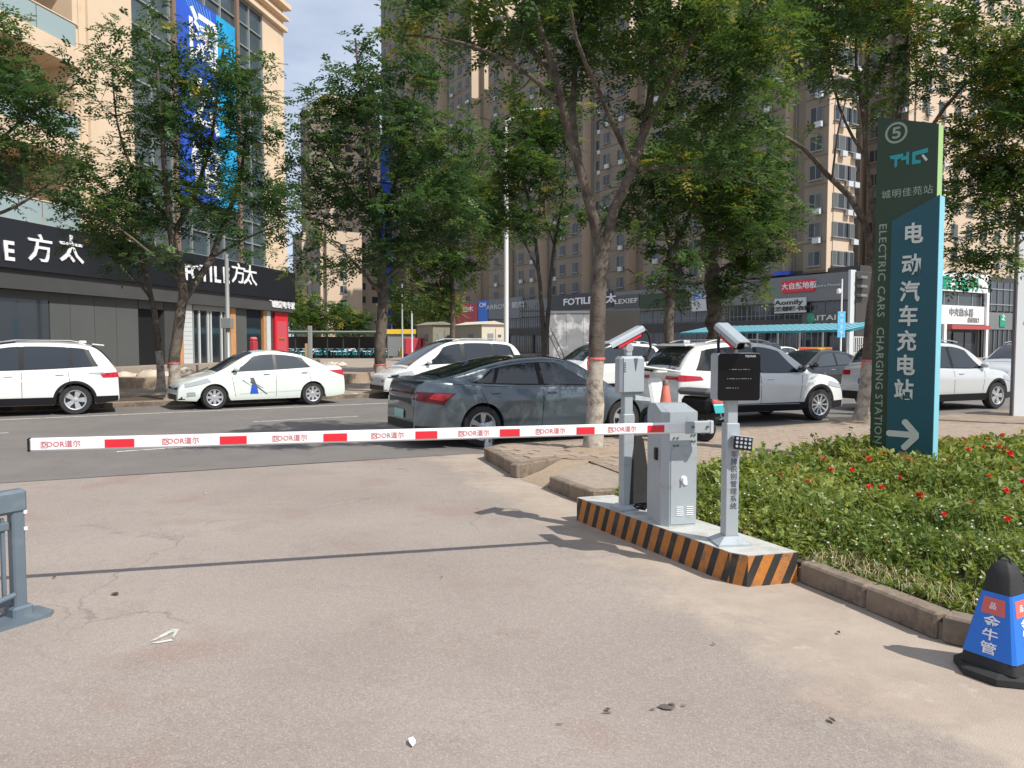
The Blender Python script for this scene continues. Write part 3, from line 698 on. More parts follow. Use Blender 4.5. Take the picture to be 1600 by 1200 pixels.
# boom
arm_l = (E1 - E2).length
loc_a = gate.matrix_basis.inverted() @ E1 if False else Matrix.Translation(gate.location) @ Matrix.Rotation(ARZ, 4, 'Z')
inv = loc_a.inverted(); a1 = inv @ E1; a2 = inv @ E2
pitch_a = math.atan2(a2.z - a1.z, arm_l)
mb = MB(); mb.box((-arm_l / 2, 0, 0), (arm_l, .042, .082), b=.010)
arm = link('boom', mb.mesh('boom', 'white'), gate, a1, rot=(0, pitch_a, 0))
MB().box((-arm_l - .004, 0, 0), (.012, .046, .086), b=.004).build('end_cap', 'black', arm)
def arm_x(px, off=.021):
    q = E1 + (E2 - E1) * 0; d = E2 - E1; k = (px - 800) / 1200
    t = (k * E1.y - E1.x) / (d.x - k * d.y); return -t * arm_l
for (p0_, p1_) in ((162, 208), (342, 384), (504, 541), (648, 682), (780, 811), (900, 928), (1011, 1037)):
    x0, x1 = arm_x(p0_), arm_x(p1_)
    MB().box(((x0 + x1) / 2, -.0225, -.002), (x1 - x0, .003, .052)).build('red_reflector', 'red', arm)
for px in (90, 278, 449, 602, 737, 857, 969):
    x = arm_x(px)
    lettering('OOR道尔', .046, 'redp', arm, (x + .026, -.0222, 0), ext=.0008, bold=.0)
    lettering('D', .034, 'redp', arm, (x - .082, -.0222, 0), ext=.0008, bold=.03)
    mb = MB(); 
    for (cx, cz, sx_, sz_) in ((0, .018, .036, .003), (0, -.018, .036, .003), (-.017, 0, .003, .036), (.017, 0, .003, .036)): mb.box((x - .082 + cx, -.0222, cz), (sx_, .0016, sz_))
    mb.build('logo_frame', 'redp', arm)
MB().box((-.15, -.026, 0), (.045, .014, .094), b=.004).build('clamp_plate', 'steel', arm)
MB().box((-.06, .004, 0), (.20, .062, .092), b=.006).build('arm_sleeve', 'steel', arm)
MB().box((.046, -.002, .0), (.03, .066, .10), b=.006).build('sleeve_cap', 'panel', arm)
for x in (-.11, 0.01): MB().lathe([(.009, -.014), (.009, 0)], 8, axis='y', c=(x, -.027, .005)).build('bolt', 'steel_d', arm)

# ---------------------------------------------------------------- plate camera posts
def flange(mb, w_, h_, t_):
    mb.box((0, 0, .008), (w_, w_, .016)); s = t_ / 2 + .004
    mb.add([(-w_ * .48, -w_ * .48, .016), (w_ * .48, -w_ * .48, .016), (w_ * .48, w_ * .48, .016), (-w_ * .48, w_ * .48, .016), (-s, -s, h_), (s, -s, h_), (s, s, h_), (-s, s, h_)], [(0, 1, 5, 4), (1, 2, 6, 5), (2, 3, 7, 6), (3, 0, 4, 7)])
def camera_unit(parent, loc, yaw, tilt, roll=0):
    """housing along local +x (lens end), tilted down; yaw in the post's frame"""
    c = bpy.data.objects.new('camera_head', MB().box((0, 0, 0), (.27, .088, .072), b=.008).mesh('camera_head', 'pink' if False else 'red')); COL.objects.link(c); c.parent = parent
    c.location = loc; c.rotation_euler = (0, tilt, yaw)
    pf = [(-.062, 0), (-.058, .03), (-.04, .046), (.04, .046), (.058, .03), (.062, 0), (.054, 0), (.051, .026), (.036, .039), (-.036, .039), (-.051, .026), (-.054, 0)]
    mb = MB(); n = len(pf)
    mb.add([(-.17, y, z + .005) for y, z in pf] + [(.205, y, z + .005) for y, z in pf], [(i, (i + 1) % n, n + (i + 1) % n, n + i) for i in range(n)] + [(0, 1, 2, 3, 8, 9, 10, 11), (3, 4, 5, 6, 7, 8), tuple(n + k for k in (11, 10, 9, 8, 3, 2, 1, 0)), tuple(n + k for k in (8, 7, 6, 5, 4, 3))])
    mb.build('visor', 'steel', c)
    MB().lathe([(.03, .134), (.03, .15), (.022, .15), (.02, .14)], 16, axis='x').build('lens', 'screen', c)
    MB().box((.137, 0, 0), (.006, .078, .062)).build('front_plate', 'black', c)
    MB().box((-.14, 0, -.002), (.02, .082, .066), b=.004).build('rear_cover', 'black', c)
    return c
lp = G(978, 795, IH + .006); lpz = IH + .006
post = thing('camera_post', 'grey post with number plate camera aimed left, at the far island end', 'camera post', (lp.x, lp.y, lpz), ARZ + R(4), 'number plate camera posts')
mb = MB(); flange(mb, .20, .045, .1); mb.build('base_flange', 'steel', post)
MB().box((0, 0, .43), (.10, .10, .80), b=.006).build('lower_column', 'steel', post)
MB().box((0, 0, .94), (.078, .078, .24), b=.004).build('upper_column', 'steel', post)
mb = MB(); mb.box((0.02, -.01, 1.165), (.235, .13, .325), b=.022); hb = mb.build('control_box', 'steel', post)
MB().box((-.07, -.077, 1.165), (.003, .006, .30)).build('box_seam', 'steel_d', hb)
for k in range(5): MB().box((-.0795 + .02, -.0765, 1.27 - k * .018), (.024, .005, .008)).build('vent_slot', 'steel_d', hb)
MB().vprism([(.03, 1.31), (.065, 1.31), (.045, 1.20)], -.08, -.074).build('box_notch', 'steel_d', hb)
MB().box((.01, 0, 1.36), (.06, .05, .07), b=.01).build('bracket', 'steel', post)
MB().lathe([(.035, -.03), (.035, .03)], 14, axis='y', c=(.01, 0, 1.40)).build('swivel', 'chrome', post)
c1 = camera_unit(post, (-.01, -.01, 1.475), R(190), R(24))
c1['label'] = 'red bodied camera under a grey visor'
MB().tube([(.13, 0, 1.53), (.17, 0, 1.56), (.205, -.01, 1.50), (.215, -.02, 1.40), (.18, -.03, 1.335), (.10, -.03, 1.325)], .011, 8).build('cable', 'black', post, smooth=60)
MB().box((-.13, -.1, .06), (.04, .03, .04), b=.004).build('cable_gland', 'panel', post)

rp_ = G(1139, 848, IH + .006)
post2 = thing('camera_post', 'grey post with black display screen, LED lamp and plate camera, at the near island end', 'camera post', (rp_.x, rp_.y, lpz), R(6), 'number plate camera posts')
mb = MB(); flange(mb, .24, .06, .1); mb.build('base_flange', 'steel', post2)
MB().box((0, 0, .45), (.098, .098, .84), b=.006).build('lower_column', 'steel', post2)
MB().box((0, 0, .95), (.074, .074, .26), b=.004).build('upper_column', 'steel', post2)
rr = []; W_, H_, rc = .155, .168, .022
for cx, cz, a0 in ((W_ - rc, H_ - rc, 0), (-W_ + rc, H_ - rc, 90), (-W_ + rc, -H_ + rc, 180), (W_ - rc, -H_ + rc, 270)):
    for k in range(5): t = R(a0 + k * 22.5); rr.append((cx + rc * math.cos(t), cz + rc * math.sin(t)))
mb = MB(); mb.vprism([(x + .02, z + 1.20) for x, z in reversed(rr)][::-1], -.085, .05); hs = mb.build('display_housing', 'steel', post2)
mb = MB(); mb.vprism([(x * .985 + .02, z * .985 + 1.20) for x, z in rr], -.092, -.084); mb.build('display_screen', 'screen', hs)
lettering('TELPARK', .020, 'panel', hs, (.10, -.0925, 1.345), ext=.0006)
for j, (s_, zz) in enumerate((("- -— - - — -", 1.255), ("- —- - - -— - -", 1.19), ("-— - - -", 1.125))):
    lettering(s_, .030, 'grey_letter', hs, (.02 if j < 2 else -.03, -.0925, zz), ext=.0005)
MB().box((0, 0, 1.385), (.07, .06, .05), b=.008).build('bracket', 'steel_d', post2)
c2 = camera_unit(post2, (-.01, -.01, 1.475), R(-86), R(22))
c2['label'] = 'red camera with grey visor aimed at the driveway'
MB().tube([(-.085, .03, 1.50), (-.10, .0, 1.43), (-.10, -.01, 1.36)], .011, 8).build('cable', 'black', post2, smooth=60)
lm = bpy.data.objects.new('led_lamp', MB().box((0, 0, 0), (.125, .03, .092), b=.005).mesh('led_lamp', 'black')); COL.objects.link(lm); lm.parent = post2
lm.location = (.045, -.115, .735); lm.rotation_euler = (R(-14), R(6), R(-14))
for i in range(4):
    for j in range(3):
        MB().lathe([(.0095, -.004), (.0075, -.0045), (.0062, 0.0), (0, 0)], 10, axis='y', c=(-.043 + i * .0287, -.0155, -.028 + j * .028)).build('led_lens', 'lamp_g', lm)
MB().box((.0, .012, .048), (.15, .05, .005)).build('lamp_hood', 'panel', lm)
MB().box((.02, -.07, .75), (.03, .07, .05), b=.006).build('lamp_bracket', 'steel', post2)
lettering('车牌识别管理系统', .050, 'steel_d', post2, (.008, -.0505, .46), ext=.0008, vertical=True, space=1.06)

# black sheet leaning between post and cabinet
bs = G(1000, 797, IH); sh = thing('rubber_sheet', 'black sheet standing between the far camera post and the gate cabinet', 'rubber sheet', (bs.x, bs.y, IH + .006), ARZ)
MB().vprism([(-.10, 0), (.10, 0), (.085, .25), (.03, .60), (.01, .64), (-.045, .64), (-.075, .45)], 0, .035).build('sheet', 'rubber', sh)
cb = thing('cable_bundle', 'tangle of black cable beside the base of the far camera post', 'cable', (bs.x - .02, bs.y - .15, IH + .02))
for k in range(4):
    MB().tube([(0.04 * math.cos(t + k) * (1 + .2 * k), .03 * math.sin(t + k), .012 + .012 * k + .02 * abs(math.sin(t * .5 + k))) for t in [i * .7 for i in range(9)]], .006, 6).build('loop', 'black', cb, smooth=60)

# ---------------------------------------------------------------- station totem
tb_ = P(1359, 700, 9.75); totem = thing('station_totem', 'tall green and blue totem for an electric car charging station', 'totem sign', (tb_.x, tb_.y, .08), R(-43))
tp = totem.location
def totem_x(px):   # local x on the front plane for an image column
    dx, dy = math.cos(R(-43)), math.sin(R(-43)); k = (px - 800) / 1200
    return (k * tp.y - tp.x) / (dx - k * dy)
def tz(py, lx):    # local z for an image row at local x
    Y = tp.y + lx * math.sin(R(-43)); return P(800, py, Y).z - .08
gx1, bx0, bx1 = totem_x(1456), totem_x(1390), totem_x(1463)
TZ0 = tz(183, 0.0); TZ1 = tz(193, gx1); gth = .20; TW = gx1 - totem_x(1357)
MB().vprism([(0, 0), (gx1, 0), (gx1, TZ1), (0, TZ0)], 0.0, gth).build('green_slab', 'sgreen', totem)
MB().box((gx1 + .0015, gth / 2, TZ1 / 2), (.006, gth - .006, TZ1 - .004)).build('lime_edge', 'slime', totem)
bz0, bz1 = tz(346, bx0), tz(305, bx1)
MB().vprism([(bx0, 0), (bx1, 0), (bx1, bz1), (bx0, bz0)], -.055, .155).build('blue_slab', 'sblue', totem)
MB().box((bx1 + .0015, .05, bz1 / 2), (.006, .21, bz1 - .004)).build('pale_edge', 'scyan', totem)
lx = totem_x(1390); lettering('⑤', .30, 'letter_g', totem, (lx + .01, -.003, tz(210, lx)), ext=.003, bold=.03, name='station_number')
# the emblem: bent T stroke, h stroke, box with a grey tail
mb = MB(); f = lambda px, py: (totem_x(px), tz(py, totem_x(px)))
def stroke(mb, pts, m=0): mb.vprism(list(reversed([f(*p) for p in pts])) if False else [f(*p) for p in pts][::-1], -.006, .002, m)
stroke(mb, [(1382, 244), (1403, 240), (1403, 245), (1394, 250), (1394, 260), (1390, 262), (1390, 249), (1384, 249)])
stroke(mb, [(1400, 247), (1408, 243), (1408, 238), (1412, 237), (1412, 257), (1408, 257), (1408, 249), (1400, 251)])
stroke(mb, [(1417, 238), (1441, 231), (1441, 238), (1422, 243), (1422, 250), (1430, 250), (1430, 255), (1417, 257)])
mb.build('emblem', 'teal', totem)
mb = MB(); stroke(mb, [(1431, 243), (1434, 241), (1441, 249), (1438, 252)]); mb.build('emblem_tail', 'letter', totem)
lx = totem_x(1410); lettering('城明佳苑站', .112, 'letter_g', totem, (lx, -.003, tz(301, lx)), ext=.002, bold=.01, space=1.12)
lx = totem_x(1374)
for s_, y0, y1 in (('ELECTRIC CARS', 350, 495), ('CHARGING STATION', 512, 693)):
    a, b = tz(y0, lx), tz(y1, lx); o = lettering(s_, .125, 'letter_g', totem, (lx, -.003, (a + b) / 2), rot=(math.pi / 2, math.pi / 2, 0), ext=.002, bold=.02, space=1.1)
    k = (a - b) / max(.01, o.dimensions.x); o.scale = (k, 1, 1)
lx = totem_x(1424)
for ch, yy in zip('电动汽车充电站', (368, 416, 458, 496, 535, 573, 611)):
    lettering(ch, .262, 'letter', totem, (totem_x(1424 - (yy - 368) * .034), -.06, tz(yy, lx)), ext=.012, bold=.05, sx=.86)
mb = MB()
def bar2(mb, p, q, wd, y0=-.062, y1=-.054):
    p, q = Vector(p), Vector(q); d = (q - p).normalized(); n = Vector((-d.y, d.x)) * wd / 2; e = d * wd * .3
    pl = [p - n, q - n, q - n * .5 + e, q + n * .5 + e, q + n, p + n, p + n * .5 - e, p - n * .5 - e]
    mb.vprism([tuple(v) for v in pl], y0, y1)
bar2(mb, f(1393, 676), f(1430, 679), .075); bar2(mb, f(1418, 658), f(1437, 679), .075, -.066, -.056); bar2(mb, f(1437, 681), f(1418, 699), .075, -.070, -.058)
mb.build('arrow', 'letter', totem)
MB().box((TW / 2, .04, -.0), (TW + .1, .34, .12)).build('footing', 'kerb', totem)

# ---------------------------------------------------------------- billboard at the right edge
bl = G(1581, 655, 0.1); bb = thing('billboard', 'tall pale grey billboard slab at the right edge of the photo', 'billboard', (bl.x, bl.y, .1), R(-6))
bbt = P(1580, 328, bl.y).z - .1
MB().box((.765, .05, bbt / 2), (1.46, .07, bbt - .06), b=.006).build('face_panel', 'board_face', bb)
MB().box((.015, .06, bbt / 2), (.03, .10, bbt), b=.006).build('edge_frame', 'panel_e', bb)
MB().box((.765, .06, bbt + .025), (1.52, .12, .05), b=.006).build('top_frame', 'panel_e', bb)
for zz, m_ in ((.80, 'panel_e'), (.772, 'panel'), (.47, 'panel_e')):
    MB().box((.45, .005, bbt * zz), (.5, .03, .05)).build('slot', m_, bb)
MB().box((.75, .06, 0), (1.2, .2, .1)).build('footing', 'kerb', bb)

# ---------------------------------------------------------------- blue sleeved cone, bottom right
cp = G(1564, 1052); cn = thing('traffic_cone', 'black rubber cone in a blue printed sleeve beside the flower bed kerb', 'traffic cone', (cp.x, cp.y, .010), R(-60))
mb = MB(); oc = [(.20 * math.cos(R(22.5 + 45 * k)) * 1.05, .20 * math.sin(R(22.5 + 45 * k)) * 1.05) for k in range(8)]
mb.prism(oc, 0, .03); mb.build('base_plate', 'rubber', cn)
mb = MB(); n = 8; r0, r1 = .203, .165
mb.add([(x, y, .03) for x, y in oc] + [(x * .8, y * .8, .045) for x, y in oc], [(i, (i + 1) % 8, 8 + (i + 1) % 8, 8 + i) for i in range(8)] + [tuple(range(8, 16))]); mb.build('base_bevel', 'rubber', cn)
def sq(h, s, ch=.12): # chamfered square ring
    c = s * ch; return [(-s + c, -s, h), (s - c, -s, h), (s, -s + c, h), (s, s - c, h), (s - c, s, h), (-s + c, s, h), (-s, s - c, h), (-s, -s + c, h)]
def ringloft(rings, m=0, top=True):
    mb = MB(); n = len(rings[0]); vs = [v for r_ in rings for v in r_]
    fs = [(i * n + k, i * n + (k + 1) % n, (i + 1) * n + (k + 1) % n, (i + 1) * n + k) for i in range(len(rings) - 1) for k in range(n)]
    if top: fs.append(tuple(range((len(rings) - 1) * n, len(rings) * n)))
    return mb.add(vs, fs, m)
ringloft([sq(.045, .135), sq(.09, .128), sq(.42, .067), sq(.50, .058), sq(.54, .042), sq(.565, .022)]).build('body', 'rubber', cn, smooth=50)
ringloft([sq(.098, .130), sq(.41, .0715)], top=False).build('sleeve', 'blue', cn)
MB().tube([(-.028, 0, .55), (-.026, 0, .575), (0, 0, .592), (.026, 0, .575), (.028, 0, .55)], .007, 8).build('carry_loop', 'rubber', cn, smooth=60)
tl = math.atan2(.130 - .0715, .41 - .098)
for ang in (0, 1):
    T = Matrix.Rotation(R(90) * ang, 4, 'Z')
    def on(x, z): y = -(.130 - (z - .098) * math.tan(tl)) - .0015; return T @ Vector((x, y, z))
    mb = MB(); mb.add([on(-.058, .305), on(.058, .305), on(.050, .385), on(-.050, .385)], [(0, 1, 2, 3)]); mb.build('sleeve_patch', 'pink', cn)
    rt = (math.pi / 2 - tl, 0, R(90) * ang)
    lettering('品', .035, 'whitel', cn, on(-.004, .345) + T @ Vector((0, -.001, 0)), rot=rt, ext=.0006)
    for ch, zz in zip('金牛管' if ang == 0 else '金牛物管', (.268, .205, .140) if ang == 0 else (.27, .222, .175, .128)):
        lettering(ch, .060 if ang == 0 else .046, 'whitel', cn, on(0, zz) + T @ Vector((0, -.001, 0)), rot=rt, ext=.0006, bold=.03, sx=1.35)

# ---------------------------------------------------------------- fence panel, bottom left
fp_ = G(30, 966); fe = thing('steel_fence', 'blue grey steel fence end with post, pickets and floor plate', 'fence', (fp_.x, fp_.y, .004), R(62))
# local +x points away from the viewer along the fence, panels run to -x
Hf = .74
MB().box((0, 0, Hf / 2), (.075, .066, Hf - .12), b=.01).build('post', 'fence', fe)
MB().box((0, 0, .035), (.12, .11, .09), b=.012).build('post_collar', 'fence', fe)
MB().box((-.55, 0, Hf - .03), (1.2, .09, .14), b=.018).build('top_beam', 'fence', fe)
MB().box((-.60, 0, Hf - .17), (1.1, .05, .05), b=.006).build('rail', 'fence', fe)
MB().box((-.60, 0, .12), (1.1, .045, .05), b=.006).build('rail', 'fence', fe)
for k in range(15): MB().box((-.08 - k * .07, 0, .37), (.022, .022, .50), b=.003).build('picket', 'fence', fe)
MB().tube([(-.05, -.05, .16), (-.9, -.12, .05)], .018, 8).build('stay', 'fence', fe, smooth=60)
mb = MB(); mb.prism([(-.22, -.15), (.10, -.15), (.15, -.10), (.15, .06), (.11, .10), (-.22, .10)], 0, .02)
mb.build('floor_plate', 'fence', fe)
for zz in (.54, .64): MB().box((.035, -.036, zz), (.02, .012, .022), b=.003).build('hinge_pin', 'whitel', fe)

# ---------------------------------------------------------------- bollard, litter
bp_ = G(763, 703); bo_ = thing('bollard', 'short white steel bollard behind the boom by the corner slab', 'bollard', (bp_.x, bp_.y, .004))
MB().lathe([(.075, 0), (.075, .02), (.062, .025), (.062, .40), (.05, .425), (0, .43)], 18).build('tube', 'panel', bo_, smooth=50)
for zz in (.12, .27): MB().lathe([(.064, zz), (.064, zz + .05)], 18).build('band', 'chrome', bo_, smooth=50)
lf = [(1300, 1130, .02), (950, 1113, .02), (180, 931, .03), (85, 905, .014), (1310, 992, .02), (645, 1165, .03), (690, 905, .012), (1115, 1010, .012), (1240, 760, .02), (320, 773, .02)]
for i, (x, y, s0) in enumerate(lf):
    p = G(x, y); mb = MB(); r2 = random.Random(i)
    ring = [(s0 * math.cos(t) * r2.uniform(.7, 1.3), s0 * .6 * math.sin(t) * r2.uniform(.7, 1.3), .004 + r2.uniform(0, .012)) for t in [k * 1.047 for k in range(6)]]
    mb.add(ring + [(0, 0, .004)], [(k, (k + 1) % 6, 6) for k in range(6)])
    o = mb.build('fallen_leaf', 'litter' if i not in (5, 9) else 'whitel', None, (p.x, p.y, .008), rz=r2.uniform(0, 6))
    tag(o, ['small dark leaf at the bottom right of the driveway', 'small dark leaf left of the bottom curled leaf', 'dark leaf under the boom shadow at the left', 'tiny leaf near the steel fence', 'dark leaf on the pale patch left of the blue cone', 'white scrap at the bottom centre of the driveway', 'tiny leaf in the middle under the boom shadow', 'tiny leaf below the striped island', 'small leaf in the flower bed by the LED post', 'white scrap on the driveway beyond the boom shadow'][i], 'litter')

# ---------------------------------------------------------------- scooter with a cone on its footboard
rw = G(1099, 690, PZ); sc_h = math.atan2(.86, -.52)
sct = thing('parked_scooter', 'parked electric scooter seen from behind, white legshield, grey seat', 'scooter', (rw.x, rw.y, PZ), sc_h)
def wheel_mb(r, wd, n=28, rim=.62):
    mb = MB(); mb.lathe([(r * rim, -wd / 2), (r * .93, -wd / 2), (r, -wd * .3), (r, wd * .3), (r * .93, wd / 2), (r * rim, wd / 2), (r * rim, -wd / 2)], n, axis='y'); return mb
for x in (0, 1.22):
    wh = link('wheel', wheel_mb(.225, .10, rim=.6).mesh('wheel', 'rubber', 40), sct, (x, 0, .225))
    MB().lathe([(.13, -.02), (.13, .02)], 16, axis='y').build('rim', 'steel_d', wh)
MB().box((.10, 0, .56), (.62, .25, .26), b=.06).build('rear_body', 'black', sct)
MB().box((.55, 0, .30), (.62, .28, .10), b=.03).build('footboard', 'black', sct)
mb = MB(); ringloft_pts = []
mb.box((.13, 0, .76), (.68, .27, .11), b=.045); mb.build('seat', 'steel_d', sct)
MB().box((-.18, 0, .40), (.22, .14, .14), b=.03).build('mudguard', 'rubber', sct)
MB().box((-.28, 0, .63), (.05, .22, .07), b=.015).build('tail_lamp', 'pink', sct)
pl_ = MB().box((0, 0, 0), (.012, .20, .15), b=.003).build('number_plate', 'teal', sct, (-.31, 0, .53)); pl_.rotation_euler = (0, R(20), 0)
MB().box((0, 0, 0), (.013, .20, .04)).build('plate_band', 'plate_g', pl_, (-.002, 0, .06))
sh_ = MB().box((0, 0, 0), (.09, .30, .56), b=.04).build('legshield', 'cwhite', sct, (1.06, 0, .66)); sh_.rotation_euler = (0, R(14), 0)
MB().box((1.02, 0, 1.04), (.2, .30, .12), b=.05).build('handlebar_cowl', 'cwhite', sct)
MB().tube([(1.0, -.33, 1.08), (1.04, 0, 1.04), (1.0, .33, 1.08)], .017, 8).build('handlebar', 'black', sct)
hc = MB().box((0, 0, 0), (.22, .80, .03), b=.012).build('hand_cover', 'cmint', sct, (1.02, 0, 1.08)); hc.rotation_euler = (R(7), 0, 0)
for s_ in (-1, 1): MB().tube([(1.02, s_ * .22, 1.09), (1.0, s_ * .30, 1.22)], .008, 6).build('mirror_stem', 'black', sct); MB().box((1.0, s_ * .31, 1.25), (.02, .11, .07), b=.01).build('mirror', 'black', sct)
cpos = Matrix.Translation(sct.location) @ Matrix.Rotation(sc_h, 4, 'Z') @ Vector((.74, .10, .352))
c3 = thing('traffic_cone', 'faded orange cone standing on the scooter footboard behind the gate cabinet', 'traffic cone', cpos); c3.scale = (1.05, 1.05, .86)
MB().box((0, 0, .012), (.27, .27, .024), b=.01).build('base', 'rubber', c3)
MB().lathe([(.12, .024), (.085, .25), (.052, .54), (.048, .55)], 20).build('cone_body', 'cone', c3, smooth=50)
MB().lathe([(.046, .55), (.042, .64), (.03, .66), (0, .66)], 16).build('cone_tip', 'bronze', c3, smooth=50)

# ---------------------------------------------------------------- cars
def spline(pts, n=60):
    P_ = np.array(pts, float); t = np.concatenate([[0], np.cumsum(np.hypot(*np.diff(P_, axis=0).T) ** .5)])
    m = []
    for i in range(len(P_)):
        if i == 0: m.append((P_[1] - P_[0]) / (t[1] - t[0]))
        elif i == len(P_) - 1: m.append((P_[-1] - P_[-2]) / (t[-1] - t[-2]))
        else: m.append(((P_[i + 1] - P_[i]) / (t[i + 1] - t[i]) + (P_[i] - P_[i - 1]) / (t[i] - t[i - 1])) / 2)
    m = np.array(m); out = []
    for i in range(len(P_) - 1):
        h = t[i + 1] - t[i]
        for s in np.linspace(0, 1, n, endpoint=False):
            out.append((2 * s ** 3 - 3 * s ** 2 + 1) * P_[i] + (s ** 3 - 2 * s ** 2 + s) * h * m[i] + (-2 * s ** 3 + 3 * s ** 2) * P_[i + 1] + (s ** 3 - s ** 2) * h * m[i + 1])
    out.append(P_[-1]); return np.array(out)

class Car:
    def __init__(s, L, W, wb, fo, wr, deck, cab, paint, sill=.21, tumble=.36, tw=.21, clad=None, rim='multi', cab_in=.03):
        s.L, s.W, s.wb, s.wr, s.paint, s.sill, s.tumble, s.tw, s.clad, s.rimk, s.cab_in = L, W, wb, wr, paint, sill, tumble, tw, clad, rim, cab_in
        s.xf = L - fo; s.xr = s.xf - wb; s.cx = (s.xf + s.xr) / 2   # wheels, from the rear bumper
        s.D = spline(deck, 14); s.C = spline(cab, 10); s.ar = wr * 1.13
    def deck(s, x): return float(np.interp(x, s.D[:, 0], s.D[:, 1]))
    def bottom(s, x):
        e = s.sill + .06 * max(0, (.5 - x) / .5) ** 1.5 + .03 * max(0, (x - s.L + .5) / .5)
        for c in (s.xf, s.xr):
            d = abs(x - c)
            if d < s.ar: e = max(e, s.wr + math.sqrt(s.ar ** 2 - d * d) * 1.0 if d < s.ar else 0)
        return e
    rear_in = .16
    def plan(s, x):
        f = max(0, (x - (s.L - 1.05)) / 1.05); r = max(0, (.75 - x) / .75)
        return 1 - .27 * f ** 2.4 - s.rear_in * r ** 2.3
    def side(s, x, z):
        D = s.deck(x); q = (z - .2) / max(.1, D - .2)
        v = np.interp(q, [0, .1, .3, .5, .68, .74, .80, .90, 1.0], [.925, .955, .985, .992, .996, .998, .985, .965, .93])
        e = 0
        for c in (s.xf, s.xr):
            d = math.hypot(x - c, z - s.wr)
            if d < s.ar * 1.5: e = max(e, .015 * (1 - (d - s.ar) / (s.ar * .5)))
        return s.W / 2 * s.plan(x) * v + e
    def cabw(s, x):
        c0, c1 = s.C[0, 0], s.C[-1, 0]; u = (x - c0) / (c1 - c0)
        return s.side(x, s.deck(x)) * (1 - s.cab_in) * (1 - .10 * max(0, (.25 - u) / .25) ** 1.6 - .07 * max(0, (u - .6) / .4) ** 1.5)
    def caby(s, x, z): return s.cabw(x) - s.tumble * max(0, z - s.deck(x)) - .10 * max(0, z - s.deck(x)) ** 2
    def roofz(s, x): return float(np.interp(x, s.C[:, 0], s.C[:, 1]))
    def make(s):
        mb = MB(); xs = set(np.round(np.linspace(0, s.L, 54), 4))
        for c in (s.xf, s.xr):
            for a in np.linspace(0, math.pi, 17): xs.add(round(c + s.ar * math.cos(a) * .9995, 4))
        for k in (.01, .03, .06, .1, .16): xs.add(k); xs.add(round(s.L - k, 4))
        xs = sorted(x for x in xs if 0 <= x <= s.L)
        rings = []
        for x in xs:
            D, B = s.deck(x), s.bottom(x); B = min(B, D - .05); r = min(.05, (D - B) * .3); h = []
            h += [(0, B), (s.side(x, B) * .6, B), (s.side(x, B), B)]
            for q in np.linspace(.06, 1, 13): z = B + (D - r - B) * q; h.append((s.side(x, z), z))
            w_ = s.side(x, D - r)
            for a in (30, 60, 90): h.append((w_ - r + r * math.cos(R(a)), D - r + r * math.sin(R(a))))
            cr = .045 * min(1, (D - B) / .4)
            for q in (.8, .6, .4, .2, 0): h.append(((w_ - r) * q, D + cr * (1 - q * q)))
            ring = [(x - s.cx, y, z) for y, z in h] + [(x - s.cx, -y, z) for y, z in h[-2:0:-1]]
            rings.append(ring)
        n = len(rings[0]); vs = [v for r_ in rings for v in r_]; fs = []; ms = []
        for i in range(len(rings) - 1):
            for k in range(n): fs.append((i * n + k, (i + 1) * n + k, (i + 1) * n + (k + 1) % n, i * n + (k + 1) % n))
        fs.append(tuple(range(n))); fs.append(tuple(reversed(range((len(rings) - 1) * n, len(rings) * n))))
        mb.add(vs, fs)
        mm = []
        for f_ in mb.f:
            zs = [mb.v[i][2] for i in f_]; xm = sum(mb.v[i][0] for i in f_) / len(f_) + s.cx; zm = sum(zs) / len(zs); ym = sum(abs(mb.v[i][1]) for i in f_) / len(f_)
            k = 0
            if s.clad and ym > .3:
                pass
            if ym < s.W * .3 and zm < s.sill + .12: k = 1
            if max(zs) - min(zs) < .03 and zm < s.wr + s.ar and zm > s.sill + .05 and len(f_) == 4 and ym < s.W * .46 and zm < s.deck(xm) - .12: k = 1
            mm.append(k)
        mb.m = mm
        root = mb.build('body', [s.paint, 'black'], None, smooth=38)
        s.body = root
        if s.clad:
            for c in (s.xf, s.xr):
                def fa(u, v, c=c):
                    t = -.16 + (math.pi + .32) * u; r = s.ar * .992 + .062 * v; x = c + r * math.cos(t); z = s.wr + r * math.sin(t)
                    z = max(z, s.sill + .02); return x, s.side(x, min(z, s.deck(x) - .05)) + .012 * (1 if v < .9 else .6), z
                s.patch('arch_trim', 'black', lambda u, v: fa(1 - u, v), 22, 3)
            segs = ((s.xr + s.ar + .03, s.xf - s.ar - .03), (.02, s.xr - s.ar - .03), (s.xf + s.ar + .03, s.L - .03))
            for a_, b_ in segs:
                def fb(u, v, a_=a_, b_=b_):
                    x = a_ + (b_ - a_) * u; lo = s.bottom(x) + .004; z = lo + (s.clad - lo) * v; return x, s.side(x, z) + .010, z
                s.patch('sill_trim', 'black', fb, 10, 2)
        # cabin
        C = s.C[::3] if (len(s.C) - 1) % 3 == 0 else np.vstack([s.C[::3], s.C[-1:]]); mb = MB(); rings = []
        for x, T in C:
            D = s.deck(x); b = D - .05; hgt = max(.01, T - D); r = min(.09, hgt * .45); h = []
            for q in np.linspace(0, 1, 7): z = b + (T - r - b) * q; h.append((s.caby(x, z), z))
            w_ = s.caby(x, T - r)
            for a in (25, 50, 75, 90): h.append((w_ - r * .9 + r * .9 * math.cos(R(a)), T - r + r * math.sin(R(a))))
            for q in (.75, .5, .25, 0): h.append(((w_ - r * .9) * q, T + .04 * (1 - q * q)))
            rings.append([(x - s.cx, y, z) for y, z in h] + [(x - s.cx, -y, z) for y, z in h[-2::-1]])
        n = len(rings[0]); vs = [v for r_ in rings for v in r_]
